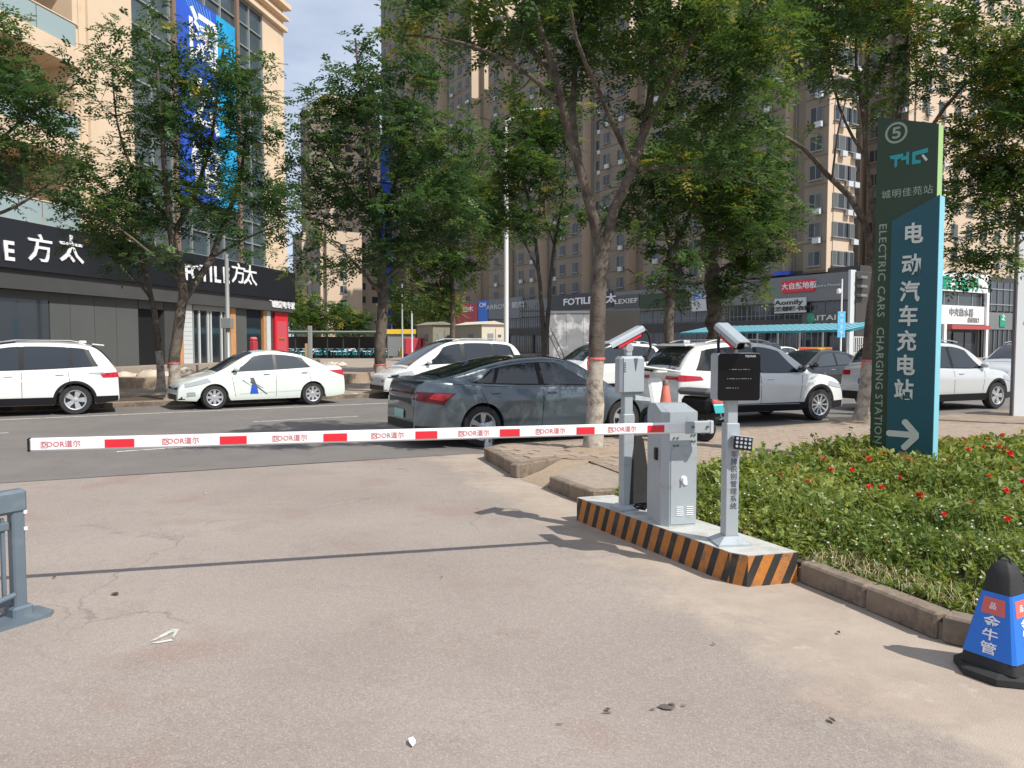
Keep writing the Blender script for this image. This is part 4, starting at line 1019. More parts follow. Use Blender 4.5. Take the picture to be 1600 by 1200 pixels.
        fs = [(i * n + k, (i + 1) * n + k, (i + 1) * n + k + 1, i * n + k + 1) for i in range(len(rings) - 1) for k in range(n - 1)]
        fs.append(tuple(range(n))); fs.append(tuple(reversed(range((len(rings) - 1) * n, len(rings) * n))))
        mb.add(vs, fs); mb.build('roof', s.paint, root, smooth=45)
        MB().box(((s.L / 2 - s.cx), 0, .34), (s.L * .86, s.W * .62, .22)).build('underbody', 'black', root)
        # wheels
        wm = wheel_mb(s.wr, s.tw, 36, .66).mesh('wheel', 'rubber', 40); rmsh = s.rim()
        for x in (s.xf, s.xr):
            for sg in (1, -1):
                wh = link('wheel', wm, root, (x - s.cx, sg * (s.W / 2 - s.tw / 2 - .015), s.wr))
                ri = link('rim', rmsh, wh, (0, 0, 0), rz=0 if sg < 0 else math.pi)
        return root
    def rim(s):
        mb = MB(); r = s.wr * .67
        mb.lathe([(r, .02), (r * .93, .03), (0.001, .03)], 28, axis='y', m=1)
        mb.lathe([(r * .90, -.105), (r * 1.0, -.112), (r * 1.01, -.095), (r * .96, -.05), (r * .93, .03), (r * .9, .03), (r * .9, -.105)], 32, axis='y')
        mb.lathe([(.055, .0), (.055, -.09), (.03, -.098), (0.001, -.098)], 14, axis='y')
        n = {'multi': 10, 'five': 5, 'blade': 5, 'seven': 8}[s.rimk]
        for k in range(n):
            a = 2 * math.pi * k / n; wi, wo_ = {'multi': (.016, .020), 'five': (.035, .065), 'blade': (.02, .05), 'seven': (.03, .034)}[s.rimk]
            c, s_ = math.cos(a), math.sin(a); q = lambda rr_, tt, y: (c * rr_ - s_ * tt, y, s_ * rr_ + c * tt)
            sk = .05 if s.rimk == 'blade' else 0
            for off in ((0,) if s.rimk != 'blade' else (-.0, )):
                mb.add([q(.03, -wi, -.088), q(.03, wi, -.088), q(r * .95, wo_ + sk, -.095), q(r * .95, -wo_ + sk, -.095), q(.03, -wi, -.03), q(.03, wi, -.03), q(r * .95, wo_ + sk, -.06), q(r * .95, -wo_ + sk, -.06)],
                       [(0, 3, 2, 1), (0, 4, 7, 3), (1, 2, 6, 5), (2, 3, 7, 6)])
        return mb.mesh('rim', ['alloy', 'steel_d'], 40)
    def patch(s, name, m, fn, nu=8, nv=3, par=None, mirror=True, seam_ok=True):
        """fn(u,v)->(x from rear, y, z) on the left side"""
        for sg in ((1, -1) if mirror else (1,)):
            mb = MB(); vs = []
            for j in range(nv + 1):
                for i in range(nu + 1):
                    x, y, z = fn(i / nu, j / nv); vs.append((x - s.cx, y * sg, z))
            fs = [(j * (nu + 1) + i, j * (nu + 1) + i + 1, (j + 1) * (nu + 1) + i + 1, (j + 1) * (nu + 1) + i) for j in range(nv) for i in range(nu)]
            if sg > 0: fs = [tuple(reversed(q)) for q in fs]
            mb.add(vs, fs); mb.build(name, m, par or s.body, smooth=180)
    def bodypatch(s, name, m, quad, off=.006, nu=8, nv=3, par=None, only=None):
        """quad in side view (x,z): bottom-rear, bottom-front, top-front, top-rear"""
        a, b, c, d = quad
        def fn(u, v):
            x = (a[0] * (1 - u) + b[0] * u) * (1 - v) + (d[0] * (1 - u) + c[0] * u) * v
            z = (a[1] * (1 - u) + b[1] * u) * (1 - v) + (d[1] * (1 - u) + c[1] * u) * v
            return x, s.side(x, z) + off, z
        s.patch(name, m, fn, nu, nv, par)
    def win(s, x0b, x1b, x0t, x1t, m='glass', off=.008, zb=.03, zt=.085, name='side_window', par=None, cap=None):
        def fn(u, v):
            x = (x0b * (1 - u) + x1b * u) * (1 - v) + (x0t * (1 - u) + x1t * u) * v
            lo = s.deck(x) + zb; hi = max(lo + .004, s.roofz(x) - zt)
            z = lo + (hi - lo) * v
            return x, s.caby(x, z) + off, z
        s.patch(name, m, fn, 14, 5, par)
    def screen(s, i0, i1, name, m='glass', off=.012, wk=.90):
        """glass on the cabin's top line between spline fractions"""
        n = len(s.C) - 1
        def fn(u, v):
            t = (i0 + (i1 - i0) * v) * n; i = min(int(t), n - 1); q = t - i; x, T = s.C[i] * (1 - q) + s.C[i + 1] * q
            tx, tz_ = s.C[i + 1] - s.C[i]; l = math.hypot(tx, tz_); nx, nz = -tz_ / l, tx / l
            D = s.deck(x); hgt = max(.01, T - D); r = min(.09, hgt * .45); hw = (s.caby(x, T - r) - r * .5) * wk
            y = (2 * u - 1) * hw; k = abs(y) / max(.01, hw)
            return x + nx * off, y, T + .04 * (1 - (k * wk) ** 2) + nz * off + (0 if k < .9 else -.004)
        mb = MB(); nu, nv = 12, 8; vs = [(lambda p: (p[0] - s.cx, p[1], p[2]))(fn(i / nu, j / nv)) for j in range(nv + 1) for i in range(nu + 1)]
        fs = [(j * (nu + 1) + i, j * (nu + 1) + i + 1, (j + 1) * (nu + 1) + i + 1, (j + 1) * (nu + 1) + i) for j in range(nv) for i in range(nu)]
        if i1 > i0: fs = [tuple(reversed(f_)) for f_ in fs]
        mb.add(vs, fs); return mb.build(name, m, s.body, smooth=180)
    def endpatch(s, name, m, rect, end, off=.012, nu=10, nv=3, par=None, depth=True):
        """rect (y0,z0,y1,z1) on the front (1) or rear (-1) face"""
        xs = np.linspace(0, s.L, 500); xs = xs[::-1] if end > 0 else xs
        Dx = np.array([s.deck(x) for x in xs]); 
        def fn(u, v):
            y = rect[0] + (rect[2] - rect[0]) * u; z = rect[1] + (rect[3] - rect[1]) * v
            for k, x in enumerate(xs):
                if Dx[k] >= z - .0 and abs(s.side(x, min(z, Dx[k]))) >= abs(y): return x + end * off, y, z
            return xs[60], y, z
        mb = MB(); vs = [(lambda p: (p[0] - s.cx, p[1], p[2]))(fn(i / nu, j / nv)) for j in range(nv + 1) for i in range(nu + 1)]
        fs = [(j * (nu + 1) + i, j * (nu + 1) + i + 1, (j + 1) * (nu + 1) + i + 1, (j + 1) * (nu + 1) + i) for j in range(nv) for i in range(nu)]
        if end < 0: fs = [tuple(reversed(f_)) for f_ in fs]
        mb.add(vs, fs); return mb.build(name, m, par or s.body, smooth=60)
    def seam(s, x0, z0, x1, z1, wd=.011, name='door_seam'):
        s.bodypatch(name, 'black', ((x0 - wd / 2, z0), (x0 + wd / 2, z0), (x1 + wd / 2, z1), (x1 - wd / 2, z1)), off=.0022, nu=1, nv=8)
    def handle(s, x, z, m=None):
        for sg in (1, -1):
            MB().box((x - s.cx, sg * (s.side(x, z) + .014), z), (.17, .026, .028), b=.009).build('door_handle', m or s.paint, s.body)
    def mirror(s, x, m=None, dark=False):
        for sg in (1, -1):
            z = s.deck(x) + .10; y = s.caby(x, z)
            o = MB().box((0, 0, 0), (.13, .20, .13), b=.045).build('wing_mirror', m or s.paint, s.body, (x - s.cx, sg * (y + .14), z), smooth=60)
            MB().box((0, -sg * .12, -.04), (.06, .12, .03), b=.008).build('mirror_arm', 'black', o)
    def place(s, x, y, z, head, label, cat):
        b = s.body; b.location = (x, y, z); b.rotation_euler = (0, 0, head); return tag(b, label, cat)

def near_place(car, pf, pr, nearside, z=.008):
    """put the car so that its front and rear wheels on one side stand at the given ground points"""
    pf, pr = Vector(pf[:2]), Vector(pr[:2]); d = (pf - pr).normalized(); mid = (pf + pr) / 2
    left = Vector((-d.y, d.x)); c = mid - left * nearside * (car.W / 2 - .1)
    return c.x, c.y, z, math.atan2(d.y, d.x)

# slate fastback saloon
e = Car(4.68, 1.83, 2.72, .88, .335, [(0, .56), (.01, .80), (.05, .98), (.14, 1.075), (.45, 1.06), (1.0, 1.01), (1.6, .975), (2.4, .95), (3.2, .925), (3.55, .91), (4.0, .84), (4.35, .75), (4.58, .66), (4.66, .58), (4.68, .50)],
        [(.30, 1.065), (.7, 1.155), (1.2, 1.29), (1.7, 1.385), (2.2, 1.42), (2.6, 1.40), (2.95, 1.31), (3.3, 1.12), (3.62, .92)], 'cslate', rim='blade', tumble=.40)
e.rear_in = .27
e.make()
e.win(.92, 3.42, 1.30, 2.55, 'black', .004, .012, .065, 'window_surround')
e.win(1.03, 1.28, 1.33, 1.38); e.win(1.34, 2.13, 1.46, 2.12); e.win(2.24, 3.25, 2.22, 2.62)
e.win(.90, 3.45, .90, 3.45, 'chrome', .012, -.006, 2, 'belt_moulding')
for o in [o for o in e.body.children if o.name.startswith('belt')]: pass
e.screen(.60, .97, 'windscreen'); e.screen(.40, .06, 'rear_window', wk=.86)
for a in ((1.20, .60, 1.05, .93), (2.16, .28, 2.20, .93), (3.12, .30, 3.22, .9)): e.seam(*a)
e.seam(1.36, .30, 1.20, .60); e.handle(1.32, .86); e.handle(2.36, .845)
e.bodypatch('body_crease', 'steel_d', ((1.7, .40), (3.0, .36), (3.0, .367), (1.7, .407)), off=.003, nu=10, nv=1)
e.bodypatch('tail_light', 'tail_d', ((.0, .80), (.42, .72), (.62, .875), (.04, .905)), off=.010); e.bodypatch('tail_light_core', 'tail', ((.20, .80), (.42, .755), (.57, .865), (.30, .885)), off=.014); e.bodypatch('tail_light_edge', 'tail_d', ((-.0, .775), (.43, .695), (.45, .72), (.0, .80)), off=.011)
e.endpatch('light_bar', 'tail_d', (-.74, .86, .74, .91), -1); e.endpatch('rear_panel', 'black', (-.62, .30, .62, .42), -1); e.endpatch('number_plate', 'plate_g', (-.24, .46, .24, .60), -1, off=.02); e.endpatch('boot_seam', 'black', (-.55, .62, .55, .84), -1, off=.004)
MB().box((.09 - e.cx, 0, 1.075), (.14, 1.50, .02), b=.008).build('boot_lip', 'cslate', e.body)
e.bodypatch('headlight', 'lamp_g', ((4.02, .66), (4.6, .60), (4.62, .65), (4.05, .75)), off=.01); e.bodypatch('rear_bumper_trim', 'black', ((.02, .32), (.5, .30), (.5, .34), (.02, .37)), off=.006)
e.mirror(3.22, 'black'); MB().box((1.15 - e.cx, 0, 1.345), (.14, .035, .05), b=.012).build('antenna_fin', 'cslate', e.body)
e.place(*near_place(e, G(975, 684), G(746, 699), -1), 'slate blue fastback saloon parked beyond the boom behind the big tree', 'car')

# white compact saloon with a decal
a = Car(4.37, 1.70, 2.57, .83, .305, [(0, .50), (.01, .78), (.05, .94), (.15, 1.04), (.5, 1.045), (1.0, 1.01), (1.8, .97), (2.6, .935), (3.1, .915), (3.45, .90), (3.85, .80), (4.12, .70), (4.28, .62), (4.35, .53), (4.37, .42)],
        [(.52, 1.03), (.85, 1.20), (1.25, 1.36), (1.75, 1.44), (2.2, 1.45), (2.55, 1.39), (2.9, 1.22), (3.22, 1.03), (3.5, .90)], 'cmint', rim='seven', tumble=.37)
a.make()
a.win(.98, 3.22, 1.22, 2.50, 'black', .004, .012, .07, 'window_surround')
a.win(1.05, 1.92, 1.36, 1.92, 'glass2'); a.win(2.0, 3.12, 2.0, 2.52, 'glass2'); a.screen(.60, .97, 'windscreen'); a.screen(.36, .05, 'rear_window')
for q in ((1.0, .55, 1.10, .98), (1.97, .27, 1.97, .95), (3.02, .3, 3.12, .9)): a.seam(*q, wd=.009)
a.seam(1.18, .3, 1.0, .55, wd=.009); a.handle(1.20, .88, 'chrome'); a.handle(2.22, .86, 'chrome'); a.mirror(3.0)
a.bodypatch('tail_light', 'tail', ((.0, .80), (.05, .78), (.50, .93), (.06, .95)), off=.01)
a.bodypatch('headlight', 'lamp_g', ((3.62, .70), (4.22, .56), (4.22, .66), (3.70, .80)), off=.010); a.bodypatch('fog_lamp', 'lamp_g', ((3.98, .36), (4.18, .34), (4.18, .44), (4.0, .45)), off=.01)
a.endpatch('grille', 'black', (-.50, .50, .50, .62), 1); a.endpatch('lower_grille', 'black', (-.42, .24, .42, .38), 1)
a.bodypatch('sill_crease', 'panel', ((1.3, .40), (2.9, .36), (2.9, .372), (1.3, .412)), off=.003, nu=10, nv=1)
for quad in (((2.44, .36), (2.66, .36), (2.62, .60), (2.50, .62)), ((2.50, .60), (2.60, .60), (2.66, .78), (2.56, .78)), ((2.20, .34), (2.24, .34), (2.66, .66), (2.64, .70)), ((2.30, .50), (2.32, .50), (2.56, .62), (2.55, .64)), ((2.60, .55), (2.62, .56), (2.86, .72), (2.84, .73))):
    a.bodypatch('door_decal', 'banner_b' if quad[0][0] == 2.44 else 'steel_d', quad, off=.005, nu=3, nv=3)
MB().box((1.05 - a.cx, 0, 1.34), (.16, .05, .06), b=.018).build('antenna_fin', 'cmint', a.body)
a.place(*near_place(a, G(332, 640), G(490, 632.5), 1), 'pearly white saloon with a dark figure decal on its front door', 'car')

SUVD = [(0, .48), (.01, .80), (.04, 1.0), (.12, 1.10), (.5, 1.10), (1.4, 1.06), (2.4, 1.03), (3.3, 1.02), (3.7, .99), (4.05, .92), (4.30, .82), (4.42, .68), (4.45, .50)]
SUVC = [(.10, 1.09), (.22, 1.28), (.42, 1.50), (.62, 1.60), (1.1, 1.66), (1.8, 1.68), (2.3, 1.65), (2.7, 1.54), (3.05, 1.32), (3.45, 1.02)]
def suv(paint, rim, **k):
    s = Car(4.45, 1.83, 2.65, .88, .345, SUVD, SUVC, paint, sill=.24, tumble=.30, clad=.42, rim=rim, **k); s.make()
    s.win(.42, 3.22, .62, 2.62, 'black', .004, .014, .09, 'window_surround')
    s.win(.55, .95, .72, 1.02); s.win(1.02, 1.92, 1.10, 1.92); s.win(2.02, 3.10, 2.02, 2.62)
    s.screen(.62, .965, 'windscreen'); s.screen(.30, .05, 'rear_window')
    for q in ((1.0, .62, 1.06, 1.04), (1.97, .30, 1.97, 1.03), (2.98, .34, 3.10, 1.0)): s.seam(*q, wd=.010)
    s.seam(1.20, .32, 1.0, .62, wd=.010); s.handle(1.22, .94); s.handle(2.22, .92)
    s.bodypatch('headlight', 'lamp_g', ((3.78, .76), (4.30, .68), (4.28, .78), (3.85, .86)), off=.010)
    s.endpatch('grille', 'black', (-.5, .52, .5, .78), 1); s.endpatch('rear_bumper_trim', 'black', (-.72, .28, .72, .48), -1); s.endpatch('number_plate', 'plate_b', (-.23, .66, .23, .80), -1, off=.018)
    for sg in (1, -1): MB().tube([(.75 - s.cx, sg * .62, 1.68), (1.0 - s.cx, sg * .62, 1.73), (2.1 - s.cx, sg * .62, 1.74), (2.4 - s.cx, sg * .62, 1.69)], .014, 6).build('roof_rail', 'alloy', s.body, smooth=60)
    sp = MB().box((0, 0, 0), (.26, 1.16, .03), b=.01).build('spoiler', paint, s.body, (.42 - s.cx, 0, 1.63)); sp.rotation_euler = (0, R(-7), 0)
    MB().box((.75 - s.cx, 0, 1.70), (.16, .04, .06), b=.014).build('antenna_fin', paint, s.body)
    return s
s1 = suv('cwhite', 'five'); s1.mirror(3.05)
s1.bodypatch('tail_light', 'tail', ((.0, .86), (.34, .86), (.40, .96), (.03, .98)), off=.012); s1.bodypatch('tail_light_clear', 'lamp_g', ((.30, .93), (.62, .955), (.62, .975), (.30, .985)), off=.012)
s1.place(*near_place(s1, G(120, 648) - Vector((2.36, 1.28, 0)), G(120, 648), 1), 'white compact SUV cut off by the left edge, red tail light', 'car')
s2 = suv('cwhite', 'multi'); s2.mirror(3.05, 'cdark')
s2.bodypatch('tail_light', 'tail', ((.0, .90), (.52, .93), (.46, 1.0), (.03, 1.03)), off=.012); s2.endpatch('tail_light_bar', 'tail', (-.78, .93, -.30, 1.0), -1, off=.016); s2.endpatch('tail_light_bar', 'tail', (.30, .93, .78, 1.0), -1, off=.016)
s2.bodypatch('sill_strip', 'alloy', ((1.15, .40), (3.0, .38), (3.0, .395), (1.15, .415)), off=.012, nu=10, nv=1)
s2.place(*near_place(s2, G(1277, 657), G(1119, 665), -1), 'white SUV with black roof glass parked behind the scooter and the black display', 'car')
s3 = suv('csilver', 'five'); s3.mirror(3.05)
s3.bodypatch('tail_light', 'tail', ((.0, .88), (.20, .88), (.20, 1.0), (.03, 1.0)), off=.012); s3.endpatch('tail_light_inner', 'tail', (.50, .88, .76, 1.0), -1, off=.016); s3.endpatch('tail_light_inner', 'tail', (-.76, .88, -.50, 1.0), -1, off=.016)
s3.place(*near_place(s3, G(1553, 639), G(1553, 639) - Vector((2.44, 1.06, 0)), -1), 'silvery white SUV parked behind the tall station totem', 'car')

# white people carrier, nose to the left
m = Car(4.86, 1.83, 2.81, .95, .33, [(0, .5), (.01, .85), (.04, 1.02), (.12, 1.12), (.6, 1.12), (1.6, 1.08), (2.8, 1.03), (3.5, 1.0), (3.9, .95), (4.3, .86), (4.6, .76), (4.80, .63), (4.86, .48)],
        [(.06, 1.11), (.20, 1.38), (.40, 1.60), (.65, 1.70), (1.4, 1.76), (2.2, 1.76), (2.8, 1.68), (3.3, 1.45), (3.8, 1.16), (4.15, .92)], 'cwhite', rim='multi', tumble=.26)
m.make(); m.win(.35, 3.75, .55, 2.9, 'black', .004, .014, .10, 'window_surround'); m.win(.5, 1.05, .62, 1.20); m.win(1.15, 2.22, 1.28, 2.22); m.win(2.36, 3.55, 2.36, 2.95)
m.screen(.60, .97, 'windscreen'); m.screen(.26, .05, 'rear_window'); m.mirror(3.5); m.handle(2.0, .93); m.handle(2.6, .92)
for q in ((2.3, .3, 2.3, 1.03), (1.1, .35, 1.1, 1.05), (3.4, .35, 3.5, .98)): m.seam(*q, wd=.010)
m.bodypatch('headlight', 'lamp_g', ((4.0, .74), (4.68, .64), (4.68, .74), (4.05, .86)), off=.01); m.bodypatch('headlight_core', 'black', ((4.45, .67), (4.66, .64), (4.66, .71), (4.45, .74)), off=.013)
m.endpatch('grille', 'black', (-.55, .52, .55, .70), 1); m.endpatch('lower_grille', 'black', (-.6, .25, .6, .40), 1); m.bodypatch('tail_light', 'tail', ((.0, .90), (.30, .92), (.2, 1.04), (.04, 1.05)), off=.01)
for sg in (1, -1): MB().tube([(.8 - m.cx, sg * .64, 1.77), (1.1 - m.cx, sg * .64, 1.82), (2.3 - m.cx, sg * .64, 1.82), (2.6 - m.cx, sg * .64, 1.76)], .014, 6).build('roof_rail', 'alloy', m.body, smooth=60)
pf = P(650, 600, 23.2); m.place(*near_place(m, pf, pf + Vector((2.44, 1.36, 0)), 1), 'white people carrier with roof rails behind the slate saloon', 'car')
# the white SUV behind the big tree
w_ = suv('cwhite', 'five'); w_.mirror(3.05); w_.bodypatch('tail_light', 'tail', ((.0, .86), (.20, .86), (.20, 1.02), (.03, 1.02)), off=.012)
pf = P(905, 600, 23.6); w_.place(*near_place(w_, pf, pf + Vector((2.36, 1.22, 0)), 1), 'white SUV facing left behind the big forked tree', 'car')
# dark saloon and pale hatchback further right
def copy_car(src, paint_from, paint_to, label, x, y, head):
    c = copy_tree(src.body); c['label'] = label; c.location = (x, y, .008); c.rotation_euler = (0, 0, head)
    for o in [c] + list(c.children_recursive):
        if o.type == 'MESH' and any(q and q.name.startswith(M[paint_from].name) for q in o.data.materials):
            o.data = o.data.copy()
            for i, q in enumerate(o.data.materials):
                if q == M[paint_from]: o.data.materials[i] = M[paint_to]
    return c
for px, py_, Y, src, pfrom, pto, lab, hd in ((1266, 0, 24.5, a, 'cmint', 'cdark', 'dark saloon parked between the scooter side SUV and the silvery SUV', 28),
                                           (1600, 0, 27.0, s1, 'cwhite', 'csilver', 'pale silver SUV half hidden by the billboard, blue plate', 28),
                                           (1215, 0, 60.0, a, 'cmint', 'cwhite', 'small white car far off under the teal canopy', 28), (1180, 0, 58.0, s1, 'cwhite', 'cdark', 'dark car in shade under the teal canopy', 28)):
    p = P(px, 600, Y); copy_car(src, pfrom, pto, lab, p.x, p.y, R(hd + 180))

# ---------------------------------------------------------------- trees
def grow_tree(name, label, base, limbs, blobs, ntips, nfrond, leaflet, seed, group, mat_leaf='leaf', trunk_r=.17, lime=1.1, band=None, pairs=4, fl=.26, clump=.36, droop=.25, yellow=.05, twig_sides=4, rough_bark=True, light=0.0):
    """limbs: list of (points, r0, r1) in world space; blobs: ellipsoids (centre, radii, weight)"""
    r = np.random.default_rng(seed); rr = random.Random(seed); ntips = int(ntips * .78); clump *= .84
    root = thing(name, label, 'tree', base, 0, group); b0 = Vector(base)
    # skeleton
    nodes = []; nrad = []; wood = MB(); lime_mb = MB()
    for li, (pts, r0, r1) in enumerate(limbs):
        pts = [Vector(p) - b0 for p in pts]; sm = []
        for i in range(len(pts) - 1):
            p0 = pts[max(0, i - 1)]; p1, p2 = pts[i], pts[i + 1]; p3 = pts[min(len(pts) - 1, i + 2)]
            k = max(2, int((p2 - p1).length / .28))
            for j in range(k):
                t = j / k; q = .5 * ((2 * p1) + (p2 - p0) * t + (2 * p0 - 5 * p1 + 4 * p2 - p3) * t * t + (3 * p1 - p0 - 3 * p2 + p3) * t ** 3)
                sm.append(q)
        sm.append(pts[-1]); n = len(sm)
        rad = [r0 + (r1 - r0) * (i / (n - 1)) ** .8 for i in range(n)]
        wob = [Vector((rr.gauss(0, 1), rr.gauss(0, 1), 0)) * rad[i] * .10 for i in range(n)]
        sm = [q + (w_ if 0 < i < n - 1 else Vector()) for i, (q, w_) in enumerate(zip(sm, wob))]
        if li == 0:
            rad = [a * (1 + .55 * math.exp(-max(0, q.z) / .16)) for a, q in zip(rad, sm)]
            k = next((i for i, q in enumerate(sm) if q.z > lime), 1) if lime else 0
            if lime and k >= 1:
                lm_ = MB().tube([sm[0] + Vector((0, 0, -.06))] + sm[1:k + 1], rad[:k + 1], 12); lm_.build('whitewashed_foot', 'lime', root, smooth=60)
                wood.tube(sm[k:], rad[k:], 12)
                if band:
                    q = sm[k]; MB().lathe([(rad[k] * 1.10, -.018), (rad[k] * 1.13, .0), (rad[k] * 1.09, .02)], 12, c=tuple(q), caps=False).build('red_ribbon', 'pink', root)
                    MB().box((q.x - rad[k] * 1.05, q.y - .05, q.z - .08), (.035, .015, .12), b=.004).build('ribbon_end', 'pink', root)
            else: wood.tube(sm, rad, 12)
        else: wood.tube(sm, rad, 9)
        for q, a in zip(sm, rad):
            if q.z > .8: nodes.append(q); nrad.append(a)
    NP = np.array([tuple(q) for q in nodes]); NR = np.array(nrad)
    # twig tips inside the blobs, clumped
    B = [(np.array(c) - np.array(base), np.array(ra), w_) for c, ra, w_ in blobs]
    wts = np.array([w_ * ra[0] * ra[1] * ra[2] for c, ra, w_ in B]); wts = wts / wts.sum()
    tips = []
    for bi, cnt in enumerate(r.multinomial(ntips, wts)):
        c, ra, _ = B[bi]; v = nrmz(r.normal(size=(cnt, 3))); rad = r.random(cnt) ** .45
        tips.append(c + v * rad[:, None] * ra)
    tips = np.concatenate(tips)
    order = np.argsort(np.min(np.linalg.norm(tips[:, None] - NP[None, ::3], axis=2), 1))
    tw = MB(); ends = []; dirs = []
    P_, Rr = list(NP), list(NR)
    arr = np.zeros((len(P_) + ntips * 4, 3)); rad = np.zeros(len(arr)); n = len(P_); arr[:n] = NP; rad[:n] = NR
    for ti in order:
        t = tips[ti]; d = np.linalg.norm(arr[:n] - t, axis=1) + 0.55 * np.maximum(0, arr[:n, 2] - t[2]) ; j = int(np.argmin(d)); p = arr[j]
        L = np.linalg.norm(t - p)
        if L < .12: ends.append(t); dirs.append(np.array([0, 0, 1.0])); continue
        ra = min(rad[j] * .6, .010 + .011 * L); k = 3
        side = np.cross((t - p) / L, [0, 0, 1.0]); up = np.array([0, 0, 1.0])
        a1, a2 = rr.uniform(-.1, .1) * L, rr.uniform(-.02, .16) * L
        pts = [p + (t - p) * s_ + side * a1 * math.sin(math.pi * s_) - up * a2 * math.sin(math.pi * s_) + r.normal(0, .012, 3) for s_ in (0, .33, .66, 1)]
        pts[0] = p
        rs = [ra, ra * .8, ra * .58, ra * .34]
        tw.tube(pts, rs, twig_sides, caps=False)
        for q, a in zip(pts[1:], rs[1:]): arr[n] = q; rad[n] = a; n += 1
        ends.append(np.array(pts[-1])); dirs.append((t - pts[2]) / max(1e-6, np.linalg.norm(t - pts[2])))
    tk = wood.build('trunk', 'bark' if rough_bark else 'twig', root, smooth=60)
    tag(tw.build('twigs', 'twig', root, smooth=60), kind='stuff')
    # fronds
    nfrond = max(6, int(nfrond * .80)); leaflet = leaflet * 1.38
    E = np.array(ends); Dn = np.array(dirs); T = len(E); F = T * nfrond
    ei = np.repeat(np.arange(T), nfrond)
    cs = clump * r.uniform(.55, 1.25, T)
    off = r.normal(0, 1, (F, 3)) * np.array([1, 1, .55]) * cs[ei][:, None] * .62
    st = E[ei] + off * .55 - Dn[ei] * (r.random(F) * clump * .9)[:, None]
    az = r.uniform(0, 2 * np.pi, F); d = nrmz(np.stack([np.cos(az), np.sin(az), r.normal(.12, .35, F)], 1) + nrmz(off) * .8)
    L = fl * r.uniform(.6, 1.2, F)
    up = nrmz(np.stack([r.normal(0, .3, F), r.normal(0, .3, F), np.ones(F)], 1)); up = nrmz(up - d * (up * d).sum(1, keepdims=True)); sd = np.cross(d, up)
    crown_tint = r.normal(.33, .20, T); yl = (r.random(T) < yellow) & (E[:, 2] > np.percentile(E[:, 2], 15)); crown_tint = np.where(yl, r.uniform(.80, .97, T), crown_tint)
    V = []; TT = []
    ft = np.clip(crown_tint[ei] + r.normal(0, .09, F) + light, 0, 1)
    for k in range(pairs):
        s_ = (k + .6) / (pairs + .3); pos = st + d * (L * s_)[:, None] - np.array([0, 0, 1]) * (droop * L * s_ ** 2)[:, None]
        for sg in (1, -1):
            ld = nrmz(sd * sg + d * r.uniform(.35, .75, F)[:, None] + np.array([0, 0, -1]) * r.uniform(-.05, .4, F)[:, None])
            nn_ = nrmz(up + sd * sg * r.uniform(-.25, .35, F)[:, None] + r.normal(0, .12, (F, 3)))
            V.append(leaf_quads(pos, ld, nn_, leaflet * r.uniform(.75, 1.2, F) * (1.1 - .35 * abs(s_ - .45)), leaflet * .46 * r.uniform(.8, 1.2, F))); TT.append(np.clip(ft + r.normal(0, .03, F), 0, 1))
    pos = st + d * L[:, None] - np.array([0, 0, 1]) * (droop * L)[:, None]
    V.append(leaf_quads(pos, nrmz(d - np.array([0, 0, .3])), up, np.full(F, leaflet), np.full(F, leaflet * .42))); TT.append(ft)
    me = quads_mesh('crown', np.concatenate(V), np.concatenate(TT), [mat_leaf])
    tag(link('crown', me, root), kind='stuff')
    return root
def PL(Y, *pts, dY=None):
    """points of a limb from image columns and rows at distance Y (+ optional depth offsets)"""
    return [tuple(P(p[0], p[1], Y + (p[2] if len(p) > 2 else 0))) for p in pts]
def BL(px, py, Y, rx, rz, ry=None, w=1.0):
    """foliage mass: centre column/row, distance, half sizes in image pixels"""
    c = P(px, py, Y); k = Y / 1200
    return (tuple(c), (rx * k, (ry if ry is not None else rx * k), rz * k), w)
ROWS = 'street trees along the road'
Y = 10.74
